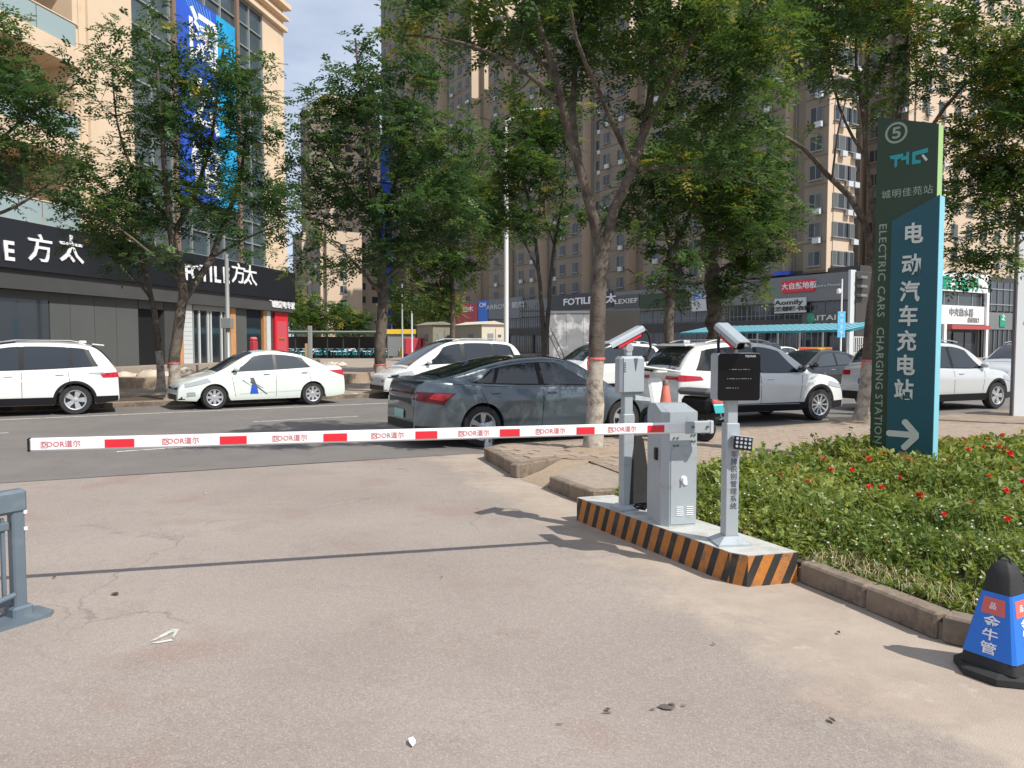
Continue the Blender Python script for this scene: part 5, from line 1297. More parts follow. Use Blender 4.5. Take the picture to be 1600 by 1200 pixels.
grow_tree('forked_street_tree', 'big forked tree with whitewashed foot and red ribbon, on the paving behind the gate', (1.16, Y, PZ - .02),
  [([(1.16, Y, PZ - .02)] + PL(Y, (929, 660), (929, 600), (932, 520), (937, 450), (941, 395)), .125, .105),
   (PL(Y, (941, 398), (925, 335, -.1), (908, 270, -.2), (885, 190, -.4), (868, 120, -.6), (840, 30, -.8), (815, -90, -1.0)), .085, .03),
   (PL(Y, (941, 398), (960, 325, .1), (985, 270, .2), (1003, 215, .3), (1015, 150, .4), (1022, 60, .6), (1040, -90, .8)), .08, .03),
   (PL(Y, (905, 255, -.2), (895, 180, .1), (900, 90, .4), (915, -10, .8), (920, -120, 1.1)), .05, .02),
   (PL(Y, (993, 262, .2), (960, 200, -.3), (935, 140, -.7), (900, 60, -1.3), (880, -60, -1.7)), .045, .018),
   (PL(Y, (1005, 215, .3), (1040, 140, .0), (1080, 60, -.4), (1130, -40, -.8)), .045, .018),
   (PL(Y, (880, 170, -.4), (830, 120, -.8), (760, 80, -1.0), (690, 60, -1.1), (630, 55, -1.2)), .035, .012),
   (PL(Y, (995, 265, .2), (1060, 262, .8), (1130, 270, 1.3), (1210, 300, 1.6)), .03, .010),
   (PL(Y, (868, 120, -.6), (800, 40, -.3), (760, -60, 0)), .04, .015)],
  [BL(760, 20, Y - .6, 130, 75, 1.6), BL(650, 25, Y - 1.1, 55, 45, .6, 1.0), BL(900, -20, Y, 180, 110, 2.0), BL(1080, 10, Y, 180, 110, 2.0), BL(1010, 130, Y + .2, 110, 60, 1.4, .55), BL(1120, 170, Y + .7, 110, 75, 1.3, .9),
   BL(1175, 90, Y - .3, 90, 80, 1.4, .9), BL(1110, 270, Y + 1.3, 95, 45, .8, .75), BL(900, 130, Y + .6, 80, 60, 1.2, .4), BL(790, 130, Y - .6, 60, 35, .8, .45)],
  560, 14, .062, 3, ROWS, band=True, fl=.25, clump=.30, yellow=.06, lime=.98)

Y = 16.0; gb = P(1345, 600, 15.0)
Y = 15.0
grow_tree('leaning_street_tree', 'slanting tree with whitewashed foot just left of the tall totem', (gb.x, gb.y, PZ - .02),
  [([(gb.x, gb.y, PZ - .02)] + PL(Y, (1350, 610), (1357, 540), (1364, 480), (1371, 425)), .12, .10),
   (PL(Y, (1371, 428), (1350, 350, -.2), (1325, 305, -.3), (1290, 270, -.4), (1255, 232, -.6), (1200, 200, -.9), (1165, 195, -1.0)), .085, .02),
   (PL(Y, (1371, 428), (1366, 340, 0), (1355, 260, .1), (1348, 180, .2), (1338, 100, .3), (1340, 10, .4)), .06, .02),
   (PL(Y, (1371, 428), (1385, 320, .2), (1398, 220, .3), (1412, 130, .4), (1420, 40, .5), (1424, -60, .6)), .09, .03),
   (PL(Y, (1385, 320, .2), (1430, 240, -.3), (1475, 170, -.6), (1530, 110, -.9), (1590, 60, -1.1)), .06, .02),
   (PL(Y, (1355, 250, .1), (1320, 190, .4), (1300, 120, .7), (1290, 40, 1)), .035, .014),
   (PL(Y, (1300, 285, -.4), (1310, 200, -.8), (1330, 130, -1.2)), .025, .01)],
  [BL(1390, 20, Y, 190, 90, 2.4), BL(1240, 60, Y, 110, 90, 1.8, .9), BL(1530, 80, Y - .4, 110, 90, 1.8), BL(1240, 175, Y - .6, 70, 35, .8, .7), BL(1390, 140, Y + .4, 120, 45, 1.4, .35), BL(1200, 205, Y - .9, 35, 18, .5, 1.0), BL(1350, 200, Y + .6, 50, 60, .7, .3), BL(1300, -60, Y, 200, 60, 2.4)],
  520, 13, .070, 5, ROWS, lime=1.15, band=True, fl=.28, clump=.34, yellow=.12)

Y = 21.0; gb = P(268, 600, 21.0)
grow_tree('spreading_street_tree', 'broad tree between the left SUV and the white saloon, red ribbon on its foot', (gb.x, gb.y, .10),
  [([(gb.x, gb.y, .1)] + PL(Y, (272, 600), (274, 550), (280, 500), (287, 465)), .17, .13),
   (PL(Y, (287, 467), (281, 420, -.2), (268, 370, -.4), (262, 320, -.6), (256, 250, -.7), (250, 170, -.8), (245, 90, -.9)), .13, .03),
   (PL(Y, (287, 467), (306, 440, .3), (330, 405, .6), (350, 350, .8), (375, 280, 1.0), (385, 200, 1.2)), .12, .03),
   (PL(Y, (268, 370, -.4), (300, 310, .1), (325, 240, .4), (340, 150, .6), (350, 60, .8)), .08, .02),
   (PL(Y, (283, 440, -.1), (240, 400, -.8), (190, 360, -1.2), (140, 330, -1.5)), .06, .015),
   (PL(Y, (265, 345, -.5), (215, 280, -.3), (185, 200, -.1), (175, 110, .1)), .06, .015),
   (PL(Y, (335, 400, .6), (390, 370, .2), (440, 350, .0)), .045, .015)],
  [BL(280, 160, Y, 140, 110, 2.1), BL(215, 75, Y, 70, 60, 1.2, .6), BL(350, 110, Y, 85, 55, 1.5, .45), BL(180, 300, Y - .6, 110, 70, 1.8), BL(320, 300, Y, 120, 70, 1.9), BL(410, 270, Y + .4, 60, 90, 1.3, .9), BL(400, 150, Y, 60, 70, 1.2, .9), BL(250, 400, Y - .3, 110, 28, 1.4, .45), BL(370, 385, Y - .2, 70, 28, 1.2, .8), BL(130, 350, Y - 1, 50, 40, .9, .8), BL(245, 20, Y, 40, 30, .8, .5), BL(110, 270, Y - .8, 55, 45, 1.0, .8), BL(440, 320, Y + .2, 45, 60, 1.1, .9)],
  620, 12, .088, 8, ROWS, trunk_r=.2, lime=1.0, band=True, fl=.34, clump=.42, yellow=.025, mat_leaf='leaf_c')
gb = G(251, 612, .13)
grow_tree('slim_street_tree', 'whitewashed slim trunk standing just behind the broad tree by the shop', (gb.x, gb.y, .1),
  [([(gb.x, gb.y, .1)] + PL(gb.y, (250, 575), (246, 520), (238, 470), (226, 420), (210, 370)), .13, .06),
   (PL(gb.y, (238, 470), (215, 440), (190, 415), (170, 400)), .05, .02), (PL(gb.y, (226, 420), (240, 370), (245, 320)), .05, .02)],
  [BL(200, 385, gb.y, 70, 30, 1.2, .5), BL(180, 350, gb.y, 70, 50, 1.5, .8)], 110, 11, .095, 9, ROWS, lime=1.3, fl=.34, clump=.42, mat_leaf='leaf_c')

Y = 24.8; gb = P(593, 600, Y)
grow_tree('tall_street_tree', 'tall dark tree at the far kerb with pale foot, centre left', (gb.x, gb.y, .1),
  [([(gb.x, gb.y, .1)] + PL(Y, (594, 570), (595, 520), (597, 470), (598, 430)), .20, .16),
   (PL(Y, (598, 432), (590, 360, -.3), (578, 280, -.4), (572, 200, -.5), (560, 110, -.6), (555, 60, -.6)), .13, .03),
   (PL(Y, (598, 432), (606, 350, .2), (620, 270, .3), (640, 180, .5), (655, 110, .6)), .10, .03),
   (PL(Y, (597, 460), (570, 430, -.6), (545, 400, -1), (510, 370, -1.3)), .07, .02), (PL(Y, (598, 440), (640, 400, .8), (680, 350, 1.4), (710, 300, 1.8)), .08, .02),
   (PL(Y, (590, 350, -.3), (550, 300, .2), (510, 240, .4), (480, 190, .6)), .06, .02)],
  [BL(565, 120, Y, 60, 60, 1.8), BL(650, 120, Y, 60, 60, 2), BL(520, 190, Y, 70, 55, 2.2), BL(600, 200, Y, 90, 70, 2.6, .8), BL(690, 230, Y, 80, 80, 2.6), BL(540, 300, Y, 80, 60, 2.4, .9), BL(660, 330, Y, 90, 70, 2.8), BL(500, 400, Y - .6, 65, 38, 1.8), BL(600, 395, Y, 70, 40, 2, .8), BL(545, 70, Y, 30, 25, 1, .6), BL(460, 340, Y, 45, 60, 1.5, .9), BL(480, 260, Y, 45, 45, 1.5, .8), BL(720, 330, Y + .5, 45, 70, 1.8, .8)],
  680, 11, .11, 12, ROWS, lime=.85, band=True, fl=.40, clump=.48, yellow=.04, mat_leaf='leaf_c')

Y = 27
gb = P(1046, 600, Y)
grow_tree('dark_stemmed_tree', 'dark stemmed tree behind the far parked cars, right of the forked tree', (gb.x, gb.y, .1),
  [([(gb.x, gb.y, .1)] + PL(Y, (1046, 560), (1045, 500), (1048, 440), (1050, 390)), .19, .15), (PL(Y, (1050, 395), (1030, 320), (1010, 260), (1000, 190)), .10, .03), (PL(Y, (1050, 395), (1080, 330), (1110, 270), (1130, 200)), .10, .03), (PL(Y, (1048, 430), (1090, 400), (1140, 380)), .06, .02), (PL(Y, (1046, 460), (1010, 440), (980, 420)), .05, .02)],
  [BL(1060, 260, Y, 90, 80, 2.6), BL(1130, 330, Y, 90, 60, 2.4), BL(1000, 330, Y, 60, 60, 2), BL(1040, 420, Y, 70, 35, 2, .8), BL(1180, 250, Y, 60, 60, 2)],
  400, 11, .125, 15, ROWS, lime=0, fl=.42, clump=.52, yellow=.07)
Y = 30; gb = P(1118, 600, Y)
grow_tree('thick_stemmed_tree', 'thick dark trunked tree behind the black display, full crown to the right', (gb.x, gb.y, .1),
  [([(gb.x, gb.y, .1)] + PL(Y, (1117, 540), (1115, 480), (1112, 420), (1110, 370)), .33, .26), (PL(Y, (1110, 372), (1140, 310), (1160, 250)), .14, .04), (PL(Y, (1110, 372), (1090, 300), (1080, 230)), .14, .04), (PL(Y, (1112, 430), (1160, 400), (1200, 370)), .09, .02)],
  [BL(1170, 350, Y, 75, 70, 2.6), BL(1160, 440, Y, 60, 35, 2, .9), BL(1120, 280, Y, 90, 60, 2.6), BL(1200, 300, Y, 50, 60, 2), BL(1060, 460, Y, 40, 25, 1.5, .6)],
  420, 11, .135, 17, ROWS, lime=0, fl=.45, clump=.55, yellow=.05)
Y = 29.5; gb = P(851, 600, Y)
grow_tree('twin_stemmed_tree', 'pale thin twin stemmed young tree behind the people carrier and the patchy wall', (gb.x, gb.y, .1),
  [([(gb.x, gb.y, .1)] + PL(Y, (851, 575), (850, 545), (847, 490), (843, 440), (838, 390), (830, 330), (815, 270)), .11, .05),
   (PL(Y, (850, 548), (857, 490), (860, 440), (866, 385), (878, 320), (885, 250)), .10, .04), (PL(Y, (843, 430), (825, 390), (800, 340)), .04, .015), (PL(Y, (866, 385), (850, 330), (856, 280)), .035, .012)],
  [BL(820, 250, Y, 80, 70, 2.2), BL(790, 340, Y, 60, 50, 1.8, .8), BL(880, 330, Y, 50, 60, 1.6, .5), BL(850, 180, Y, 70, 50, 2)],
  300, 11, .125, 19, ROWS, lime=0, fl=.42, clump=.52, yellow=.06, rough_bark=False)
Y = 42; gb = P(707, 600, Y)
grow_tree('round_headed_tree', 'round headed tree by the cream cabins with a thin straight stem', (gb.x, gb.y, .1),
  [([(gb.x, gb.y, .1)] + PL(Y, (707, 540), (707, 490), (706, 440), (705, 390)), .17, .12), (PL(Y, (705, 392), (680, 340), (660, 290)), .09, .03), (PL(Y, (705, 392), (735, 340), (755, 280)), .09, .03)],
  [BL(700, 400, Y, 75, 60, 3), BL(710, 300, Y, 90, 70, 3.2), BL(770, 330, Y, 50, 70, 2.6), BL(650, 450, Y, 50, 35, 2, .8)],
  420, 10, .17, 21, ROWS, lime=0, fl=.55, clump=.7, yellow=.04)
Y = 17; 
grow_tree('edge_tree', 'tree cut off by the left edge, its leafy branches before the balconies', (XR(-120, Y), Y, .0),
  [([(XR(-120, Y), Y, 0)] + PL(Y, (-120, 560), (-115, 480), (-105, 400)), .19, .14), (PL(Y, (-105, 402), (-60, 300), (0, 220), (60, 170), (120, 130)), .09, .015), (PL(Y, (-105, 402), (-90, 280), (-60, 150), (-30, 50)), .10, .03), (PL(Y, (-105, 402), (-40, 350), (30, 320), (100, 270)), .07, .015)],
  [BL(10, 150, Y, 100, 55, 1.6), BL(60, 215, Y, 75, 30, 1.2, .9), BL(10, 270, Y, 75, 35, 1.2, .9), BL(110, 100, Y, 60, 35, 1.0, .5), BL(-60, 80, Y, 110, 80, 1.8), BL(5, 30, Y, 35, 35, .8, .9), BL(85, 290, Y, 30, 15, .5, .7)],
  330, 12, .078, 23, ROWS, lime=0, fl=.32, clump=.38, mat_leaf='leaf_c', yellow=.02)
Y = 13.5
grow_tree('right_edge_tree', 'tree beyond the right edge whose lit branches hang between totem and billboard', (XR(1730, Y), Y + .6, .1),
  [([(XR(1730, Y), Y + .6, 0.1)] + PL(Y, (1735, 560), (1730, 470), (1720, 380)), .17, .13), (PL(Y, (1720, 382), (1660, 310), (1590, 270), (1520, 240)), .08, .015), (PL(Y, (1720, 382), (1700, 250), (1660, 130), (1620, 20)), .09, .03), (PL(Y, (1720, 382), (1650, 350), (1580, 350), (1510, 370)), .05, .012)],
  [BL(1560, 200, Y, 75, 55, 1.2), BL(1530, 290, Y, 60, 45, 1.0), BL(1540, 365, Y, 60, 45, 1.0, .9), BL(1600, 290, Y, 70, 70, 1.2), BL(1510, 415, Y + .3, 45, 22, .7, .8), BL(1620, 120, Y, 90, 70, 1.6), BL(1570, 405, Y, 35, 22, .8, .8)],
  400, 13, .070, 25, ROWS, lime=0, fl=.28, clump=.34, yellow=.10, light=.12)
# clipped shrubs behind the bicycle shelter
for i, (px, py, Y, rx, rz, lab) in enumerate([(490, 490, 92, 48, 32, 'yellow green bush behind the bicycle shelter, leftmost'), (545, 500, 96, 40, 26, 'bush behind the bicycle shelter left of the tall dark tree'), (640, 485, 95, 45, 40, 'bush above the yellow board right of the tall dark tree'), (455, 480, 98, 30, 40, 'dark bush right behind the shop corner'), (690, 480, 88, 40, 28, 'bright bush over the cabins')]):
    c = P(px, py, Y); k = Y / 1200
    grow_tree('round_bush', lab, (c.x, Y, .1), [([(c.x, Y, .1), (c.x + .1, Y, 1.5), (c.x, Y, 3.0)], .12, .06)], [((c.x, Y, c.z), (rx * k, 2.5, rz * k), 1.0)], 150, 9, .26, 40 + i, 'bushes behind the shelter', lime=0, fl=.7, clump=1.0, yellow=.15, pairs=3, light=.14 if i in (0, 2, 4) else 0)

# ---------------------------------------------------------------- buildings
class Facade:
    """a building in its own frame: +x along the face, -y out of the face"""
    def __init__(s, name, label, cat, ox, oy, deg, oz=0.0, group=None):
        s.rz = R(deg); s.ox, s.oy, s.oz = ox, oy, oz; s.dx, s.dy = math.cos(s.rz), math.sin(s.rz)
        s.t = thing(name, label, cat, (ox, oy, oz), s.rz, group)
    def x(s, px):
        k = (px - 800) / 1200; return (k * s.oy - s.ox) / (s.dx - k * s.dy)
    def z(s, py, x): return P(800, py, s.oy + x * s.dy).z - s.oz
    def box(s, name, m, x0, x1, y0, y1, z0, z1, b=0.0, par=None):
        return MB().box(((x0 + x1) / 2, (y0 + y1) / 2, (z0 + z1) / 2), (abs(x1 - x0), abs(y1 - y0), z1 - z0), b=b).build(name, m, par or s.t)
    def pbox(s, name, m, p0, p1, y0, y1, py1, py0, b=0.0):
        a, c = sorted((s.x(p0), s.x(p1))); xm = (a + c) / 2
        return s.box(name, m, a, c, y0, y1, s.z(py0, xm), s.z(py1, xm), b)
    def put(s, me, name, x, y, z, rot=None): return link(name, me, s.t, (x, y, z), rot=rot)
    def text(s, tx, m, px, py, hpx, y, bold=.03, sx=1.0, space=1.0, vertical=False, name='lettering', ext=.03):
        x = s.x(px); Y = s.oy + x * s.dy; return lettering(tx, hpx * Y / 1200 * 1.12, m, s.t, (x, y, s.z(py, x)), ext=ext, bold=bold, sx=sx, space=space, vertical=vertical, name=name)

# --- the beige building with the black shop front, left
f = Facade('commercial_building', 'beige building with glass balconies, blue banner and black shop fascia, left', 'building', -17.75, 24.8, 78.7)
X1 = f.x(450.5); g0, g1, bb0, bb1 = f.x(215), f.x(418), f.x(285), f.x(374); p0x, p1x = f.x(146), f.x(213)
f.box('main_wall', 'beige', g0 - 3.2, g0, 0, 14, 3.5, 27); f.box('main_wall', 'beige', g1, X1, 0, 14, 3.5, 27)
f.box('main_wall', 'beige', g0, g1, 0.02, 13.9, 20.0, 26.98); f.box('rear_wall', 'shop_grey', g0 - .05, g1 + .05, .6, 13.8, 3.5, 20.05)
f.box('balcony_back_wall', 'ceil', -14, p0x - .02, 1.9, 13.9, 3.5, 26.9); f.box('corner_pier', 'beige', p0x, p1x, -.18, 0.0, 5.9, 27); f.box('pier_strip', 'beige', p0x - .35, p0x, -.06, 1.0, 5.9, 27)
f.box('ground_floor_wall', 'shop_grey', -14, X1, .3, 13.8, 0, 3.52)
for k, zt in enumerate((5.95, 9.45, 12.95, 16.45, 19.95, 23.4)):
    f.box('balcony_slab', 'beige', -14, p0x - .36, -.12, 1.9, zt - .72, zt)
    if k and k < 5 or k == 0:
        for j in range(7):
            a = p0x - .5 - j * 1.9
            if k < 5: f.box('balustrade_pane', 'railglass', a - 1.86, a, -.05, -.03, zt + .04, zt + .88)
        f.box('handrail', 'beige', -14, p0x - .38, -.08, -.02, zt + .885, zt + .93)
        for j in range(4):
            a = p0x - 1.2 - j * 3.6
            w0 = f.box('balcony_window', 'glass2', a - 2.2, a, 1.82, 1.90, zt + .1, zt + 2.4)
            for q in (0, .5, 1): MB().box((a - 2.2 + 2.2 * q, 1.80, zt + 1.25), (.07, .06, 2.3)).build('window_bar', 'mullion', w0)
            f.box('balcony_pilaster', 'beige', a + .35, a + .75, 1.6, 1.88, zt, zt + 2.78)
# curtain wall: each pane its own
nx, nz = 8, 12; pw, ph = (g1 - g0) / nx, 13.9 / nz
pane = MB().box((0, 0, 0), (pw - .07, .03, ph - .07)).mesh('glass_pane', 'curtain')
for i in range(nx):
    for j in range(nz):
        f.put(pane, 'glass_pane', g0 + pw * (i + .5), .12, 6.0 + ph * (j + .5), rot=(rnd.uniform(-.006, .006), 0, rnd.uniform(-.008, .008)))
for i in range(nx + 1): f.box('mullion', 'mullion', g0 + pw * i - .035, g0 + pw * i + .035, 0, .16, 5.95, 19.98)
for j in range(nz + 1): f.box('transom', 'mullion', g0 + .04, g1 - .04, .02, .15, 6.0 + ph * j - .03, 6.0 + ph * j + .03)
for xx in (bb0 - .22, bb1 + .25): f.box('brown_post', 'bronze', xx - .13, xx + .13, -.14, 0.01, 5.92, 19.9)
bm = f.x(346)
f.box('banner', 'banner_b', bb0, bm, -.09, -.04, 8.6, 18.1); f.box('banner_pale_part', 'banner_c', bm + .003, bb1, -.09, -.04, 8.6, 18.1)
for i, ch in enumerate('阔公馆'):
    lettering(ch, 2.7, 'whitel', f.t, (f.x(326), -.10, 16.2 - i * 3.1), ext=.006, bold=.03, sx=1.0)
for k in range(9): # fine light lines fanning over the blue
    a = k * .22; mb = MB(); mb.vprism([(bb0 + .5 + a * 1.2, 18.0), (bb0 + .53 + a * 1.2, 18.0), (bm - .1, 15.4 + a * .5), (bm - .13, 15.4 + a * .5)], -.094, -.091); mb.build('banner_line', 'canopy_s', f.t)
for i, (z0, z1, yy) in enumerate(((19.98, 20.25, -.25), (20.6, 20.8, -.35), (21.2, 21.5, -.5))): f.box('cornice', 'beige', g0 - .1, X1 + .1, yy, 0, z0, z1, b=.03)
# shop front
FT, FB, GB = 5.9, 4.24, 3.55
f.box('fascia', 'shop_dark', -14, X1 + .05, -.50, -.19, FB, FT); f.box('fascia_band', 'shop_grey', -14, X1 + .03, -.36, -.01, GB, FB - .003)
f.box('fascia_top', 'shop_grey', -14, X1 + .05, -.188, -.0, FT - .2, FT - .02)
f.text('E', 'whitel', -1, 394, 37, -.53, bold=.05, ext=.02, name='shop_lettering'); f.text('方', 'whitel', 49, 392, 40, -.53, ext=.02, sx=1.15, bold=.018, name='shop_lettering'); f.text('太', 'whitel', 98, 393, 40, -.53, ext=.02, sx=1.15, bold=.018, name='shop_lettering')
for ch, px in zip('FOTILE', (281, 294, 307, 317, 327, 341)): f.text(ch, 'whitel', px, 427 + (px - 281) * .08, 30, -.53, bold=.05, ext=.012, name='shop_lettering', sx=1.12)
for ch, px in zip('方太', (361, 379)): f.text(ch, 'whitel', px, 430 + (px - 361) * .15, 29, -.53, bold=.018, ext=.012, name='shop_lettering', sx=1.3)
f.text('飞朗厨电专家', 'whitel', 433, 477, 11, -.38, bold=.05, name='shop_lettering', sx=1.1)
PLZ = .74
def shop(name, m, a, b, z0=PLZ, z1=GB - .01, y0=-.05, y1=.28, **k): return f.box(name, m, f.x(a), f.x(b), y0, y1, z0, z1, **k)
f.box('shop_window', 'glass', -14, f.x(78), -.02, .2, PLZ, 3.25); f.box('window_head', 'shop_wall', -14, f.x(78), -.06, .28, 3.253, GB - .01)
shop('grey_hoarding', 'shop_wall', 78.5, 216); 
for q in (110, 148, 182): f.box('hoarding_joint', 'shop_grey', f.x(q) - .01, f.x(q) + .01, -.056, -.05, PLZ, GB - .02)
shop('dark_opening', 'black', 217, 256, y0=.2, y1=.31); shop('opening_head', 'shop_wall', 217, 256, z0=3.2)
shop('stone_pier', 'shop_grey', 257, 274); shop('wood_post', 'wood', 275, 284, y0=-.12)
o = shop('pale_wall_panel', 'palewall', 285, 299, y0=-.1)
for k in range(12): f.box('panel_groove', 'mullion', f.x(285.6), f.x(298.5), -.105, -.1, PLZ + .25 + k * .21, PLZ + .265 + k * .21)
gd = [303, 312.5, 326, 331.5, 347, 352]
shop('glass_door', 'glass', 303, 352, y0=.02, y1=.06)
for q in (302, 312, 325.5, 330, 346.5, 352): f.box('door_frame', 'palewall' if q not in (302, 352) else 'mullion', f.x(q) - .045, f.x(q) + .045, -.05, .1, PLZ, 3.3)
f.box('door_head', 'mullion', f.x(302), f.x(352), -.06, .1, 3.302, GB - .01)
shop('wood_post', 'wood', 359, 367, y0=-.10); shop('stone_pier', 'shop_wall', 368, 385); shop('stone_pier', 'shop_wall', 352.5, 358.5)
shop('shop_window', 'glass', 386, 409, y0=.0, y1=.1); shop('wood_post', 'wood', 410.5, 414, y0=-.1); shop('wood_post', 'palewall', 415, 421, y0=-.12); shop('stone_pier', 'shop_grey', 421.5, 426)
shop('red_door_panel', 'red', 427.5, 447.5, y0=-.14, z1=3.5); f.box('red_panel_frame', 'redp', f.x(430), f.x(445), -.155, -.14, 1.1, 3.0)
f.text('Fotile', 'orange', 437, 529, 5, -.17, sx=1.3); shop('stone_pier', 'shop_grey', 448, 450)
f.box('plinth', 'plaza', -14, X1 + 1, -1.6, .29, 0, PLZ - .004)
for k in range(3): f.box('plinth_step', 'plaza', f.x(290), f.x(360), -1.6 - .35 * (k + 1), -1.6 - .35 * k, 0, PLZ - .19 * (k + 1))
# red banner figure in the doorway
rs = f.t.matrix_basis; v = Matrix.Translation(f.t.location) @ Matrix.Rotation(f.rz, 4, 'Z') @ Vector((f.x(377), -.75, PLZ))
st = thing('red_stand', 'red cloth covered stand in front of the shop windows', 'display stand', v, f.rz)
MB().box((0, 0, .55), (.42, .3, 1.1), b=.05).build('cloth', 'truckred', st); MB().box((0, 0, 1.2), (.4, .3, .2), b=.08).build('pink_bundle', 'pink', st)

# rubbish heaps and sacks before the shop
def heap(name, label, px, py, Y, w_, d_, h_, seed, m='sack', z=.12):
    p = P(px, py, Y); r_ = random.Random(seed); root = thing(name, label, 'heap', (p.x, Y, z))
    for k in range(15):
        a, b_ = r_.uniform(-.5, .5) * w_, r_.uniform(-.5, .5) * d_; s0 = r_.uniform(.22, .40) * h_ * 1.3
        mb = MB(); prof = []
        nseg = 9; vs = []; 
        for i in range(7):
            ph_ = math.pi * i / 6
            for j in range(nseg):
                th = 2 * math.pi * j / nseg; q = r_.uniform(.78, 1.15); vs.append((a + s0 * 1.7 * q * math.sin(ph_) * math.cos(th), b_ + s0 * 1.2 * q * math.sin(ph_) * math.sin(th), max(0, s0 * .7 + s0 * .95 * q * math.cos(ph_))))
        fs = [(i * nseg + j, i * nseg + (j + 1) % nseg, (i + 1) * nseg + (j + 1) % nseg, (i + 1) * nseg + j) for i in range(6) for j in range(nseg)]
        mb.add(vs, [tuple(reversed(q)) for q in fs]); mb.build('sack', m, root, smooth=60)
    return root
heap('sack_heap', 'heap of pale sacks before the grey hoarding, left of the broad tree', 228, 580, 28.5, 2.2, 1.0, .75, 3)
heap('sack_heap', 'heap of tan sacks right of the broad tree before the shop doors', 318, 580, 29.5, 2.1, 1.0, .72, 4)
heap('rubble_heap', 'small pale rubble heap on the plaza behind the white saloon boot', 520, 566, 52, 1.4, .8, .45, 5)
mb = MB(); q = P(170, 585, 26); 
mb.prism([(-6, -1.2), (7.5, 2.2), (8.5, 4.6), (-7, 2.0)], 0, .38); tag(mb.build('earth_bank', 'earth', None, (q.x, 26.2, .1), rz=R(8)), 'flat bank of tan earth between the sacks and the far kerb', 'earth bank')

def pole(name, label, px, Y, r0, ztop, m, cat='pole', box=None, head=None):
    t_ = thing(name, label, cat, (XR(px, Y), Y, .1)); MB().lathe([(r0 * 1.5, 0), (r0 * 1.5, .25), (r0, .3), (r0 * .85, ztop)], 14).build('shaft', m, t_, smooth=50)
    if box: MB().box((0, -.02, box), (r0 * 4.2, r0 * 3.4, .45), b=.02).build('switch_box', 'winframe', t_)
    if head: MB().tube([(0, 0, ztop - .1), (head * .4, 0, ztop + .5), (head, 0, ztop + .6)], r0 * .5, 8).build('arm', m, t_, smooth=60); MB().box((head * 1.1, 0, ztop + .58), (.7, .3, .12), b=.04).build('lamp_head', 'panel', t_)
    return t_
pole('utility_pole', 'grey green pole with a box in front of the shop doors', 357, 33, .10, 5.4, 'mullion', box=2.45)
pole('lamp_post', 'tall white lamp post in the middle behind the people carrier', 791, 40, .125, 13.0, 'white', 'street lamp', head=2.0)
pole('thin_pole', 'thin grey pole above the yellow board, left one', 629, 70, .08, 7.0, 'mullion'); pole('thin_pole', 'thin pale pole between the yellow board and the red truck', 644, 66, .08, 4.4, 'panel')
gpz = thing('gate_pillar', 'grey metal pillar on the plaza right of the red shop panel', 'pillar', (XR(485, 44), 44, .1)); MB().box((0, 0, 1.3), (.22, .22, 2.6), b=.02).build('shaft', 'mullion', gpz); MB().box((-.2, 0, .8), (.14, .2, 1.6)).build('side_board', 'wood', gpz)

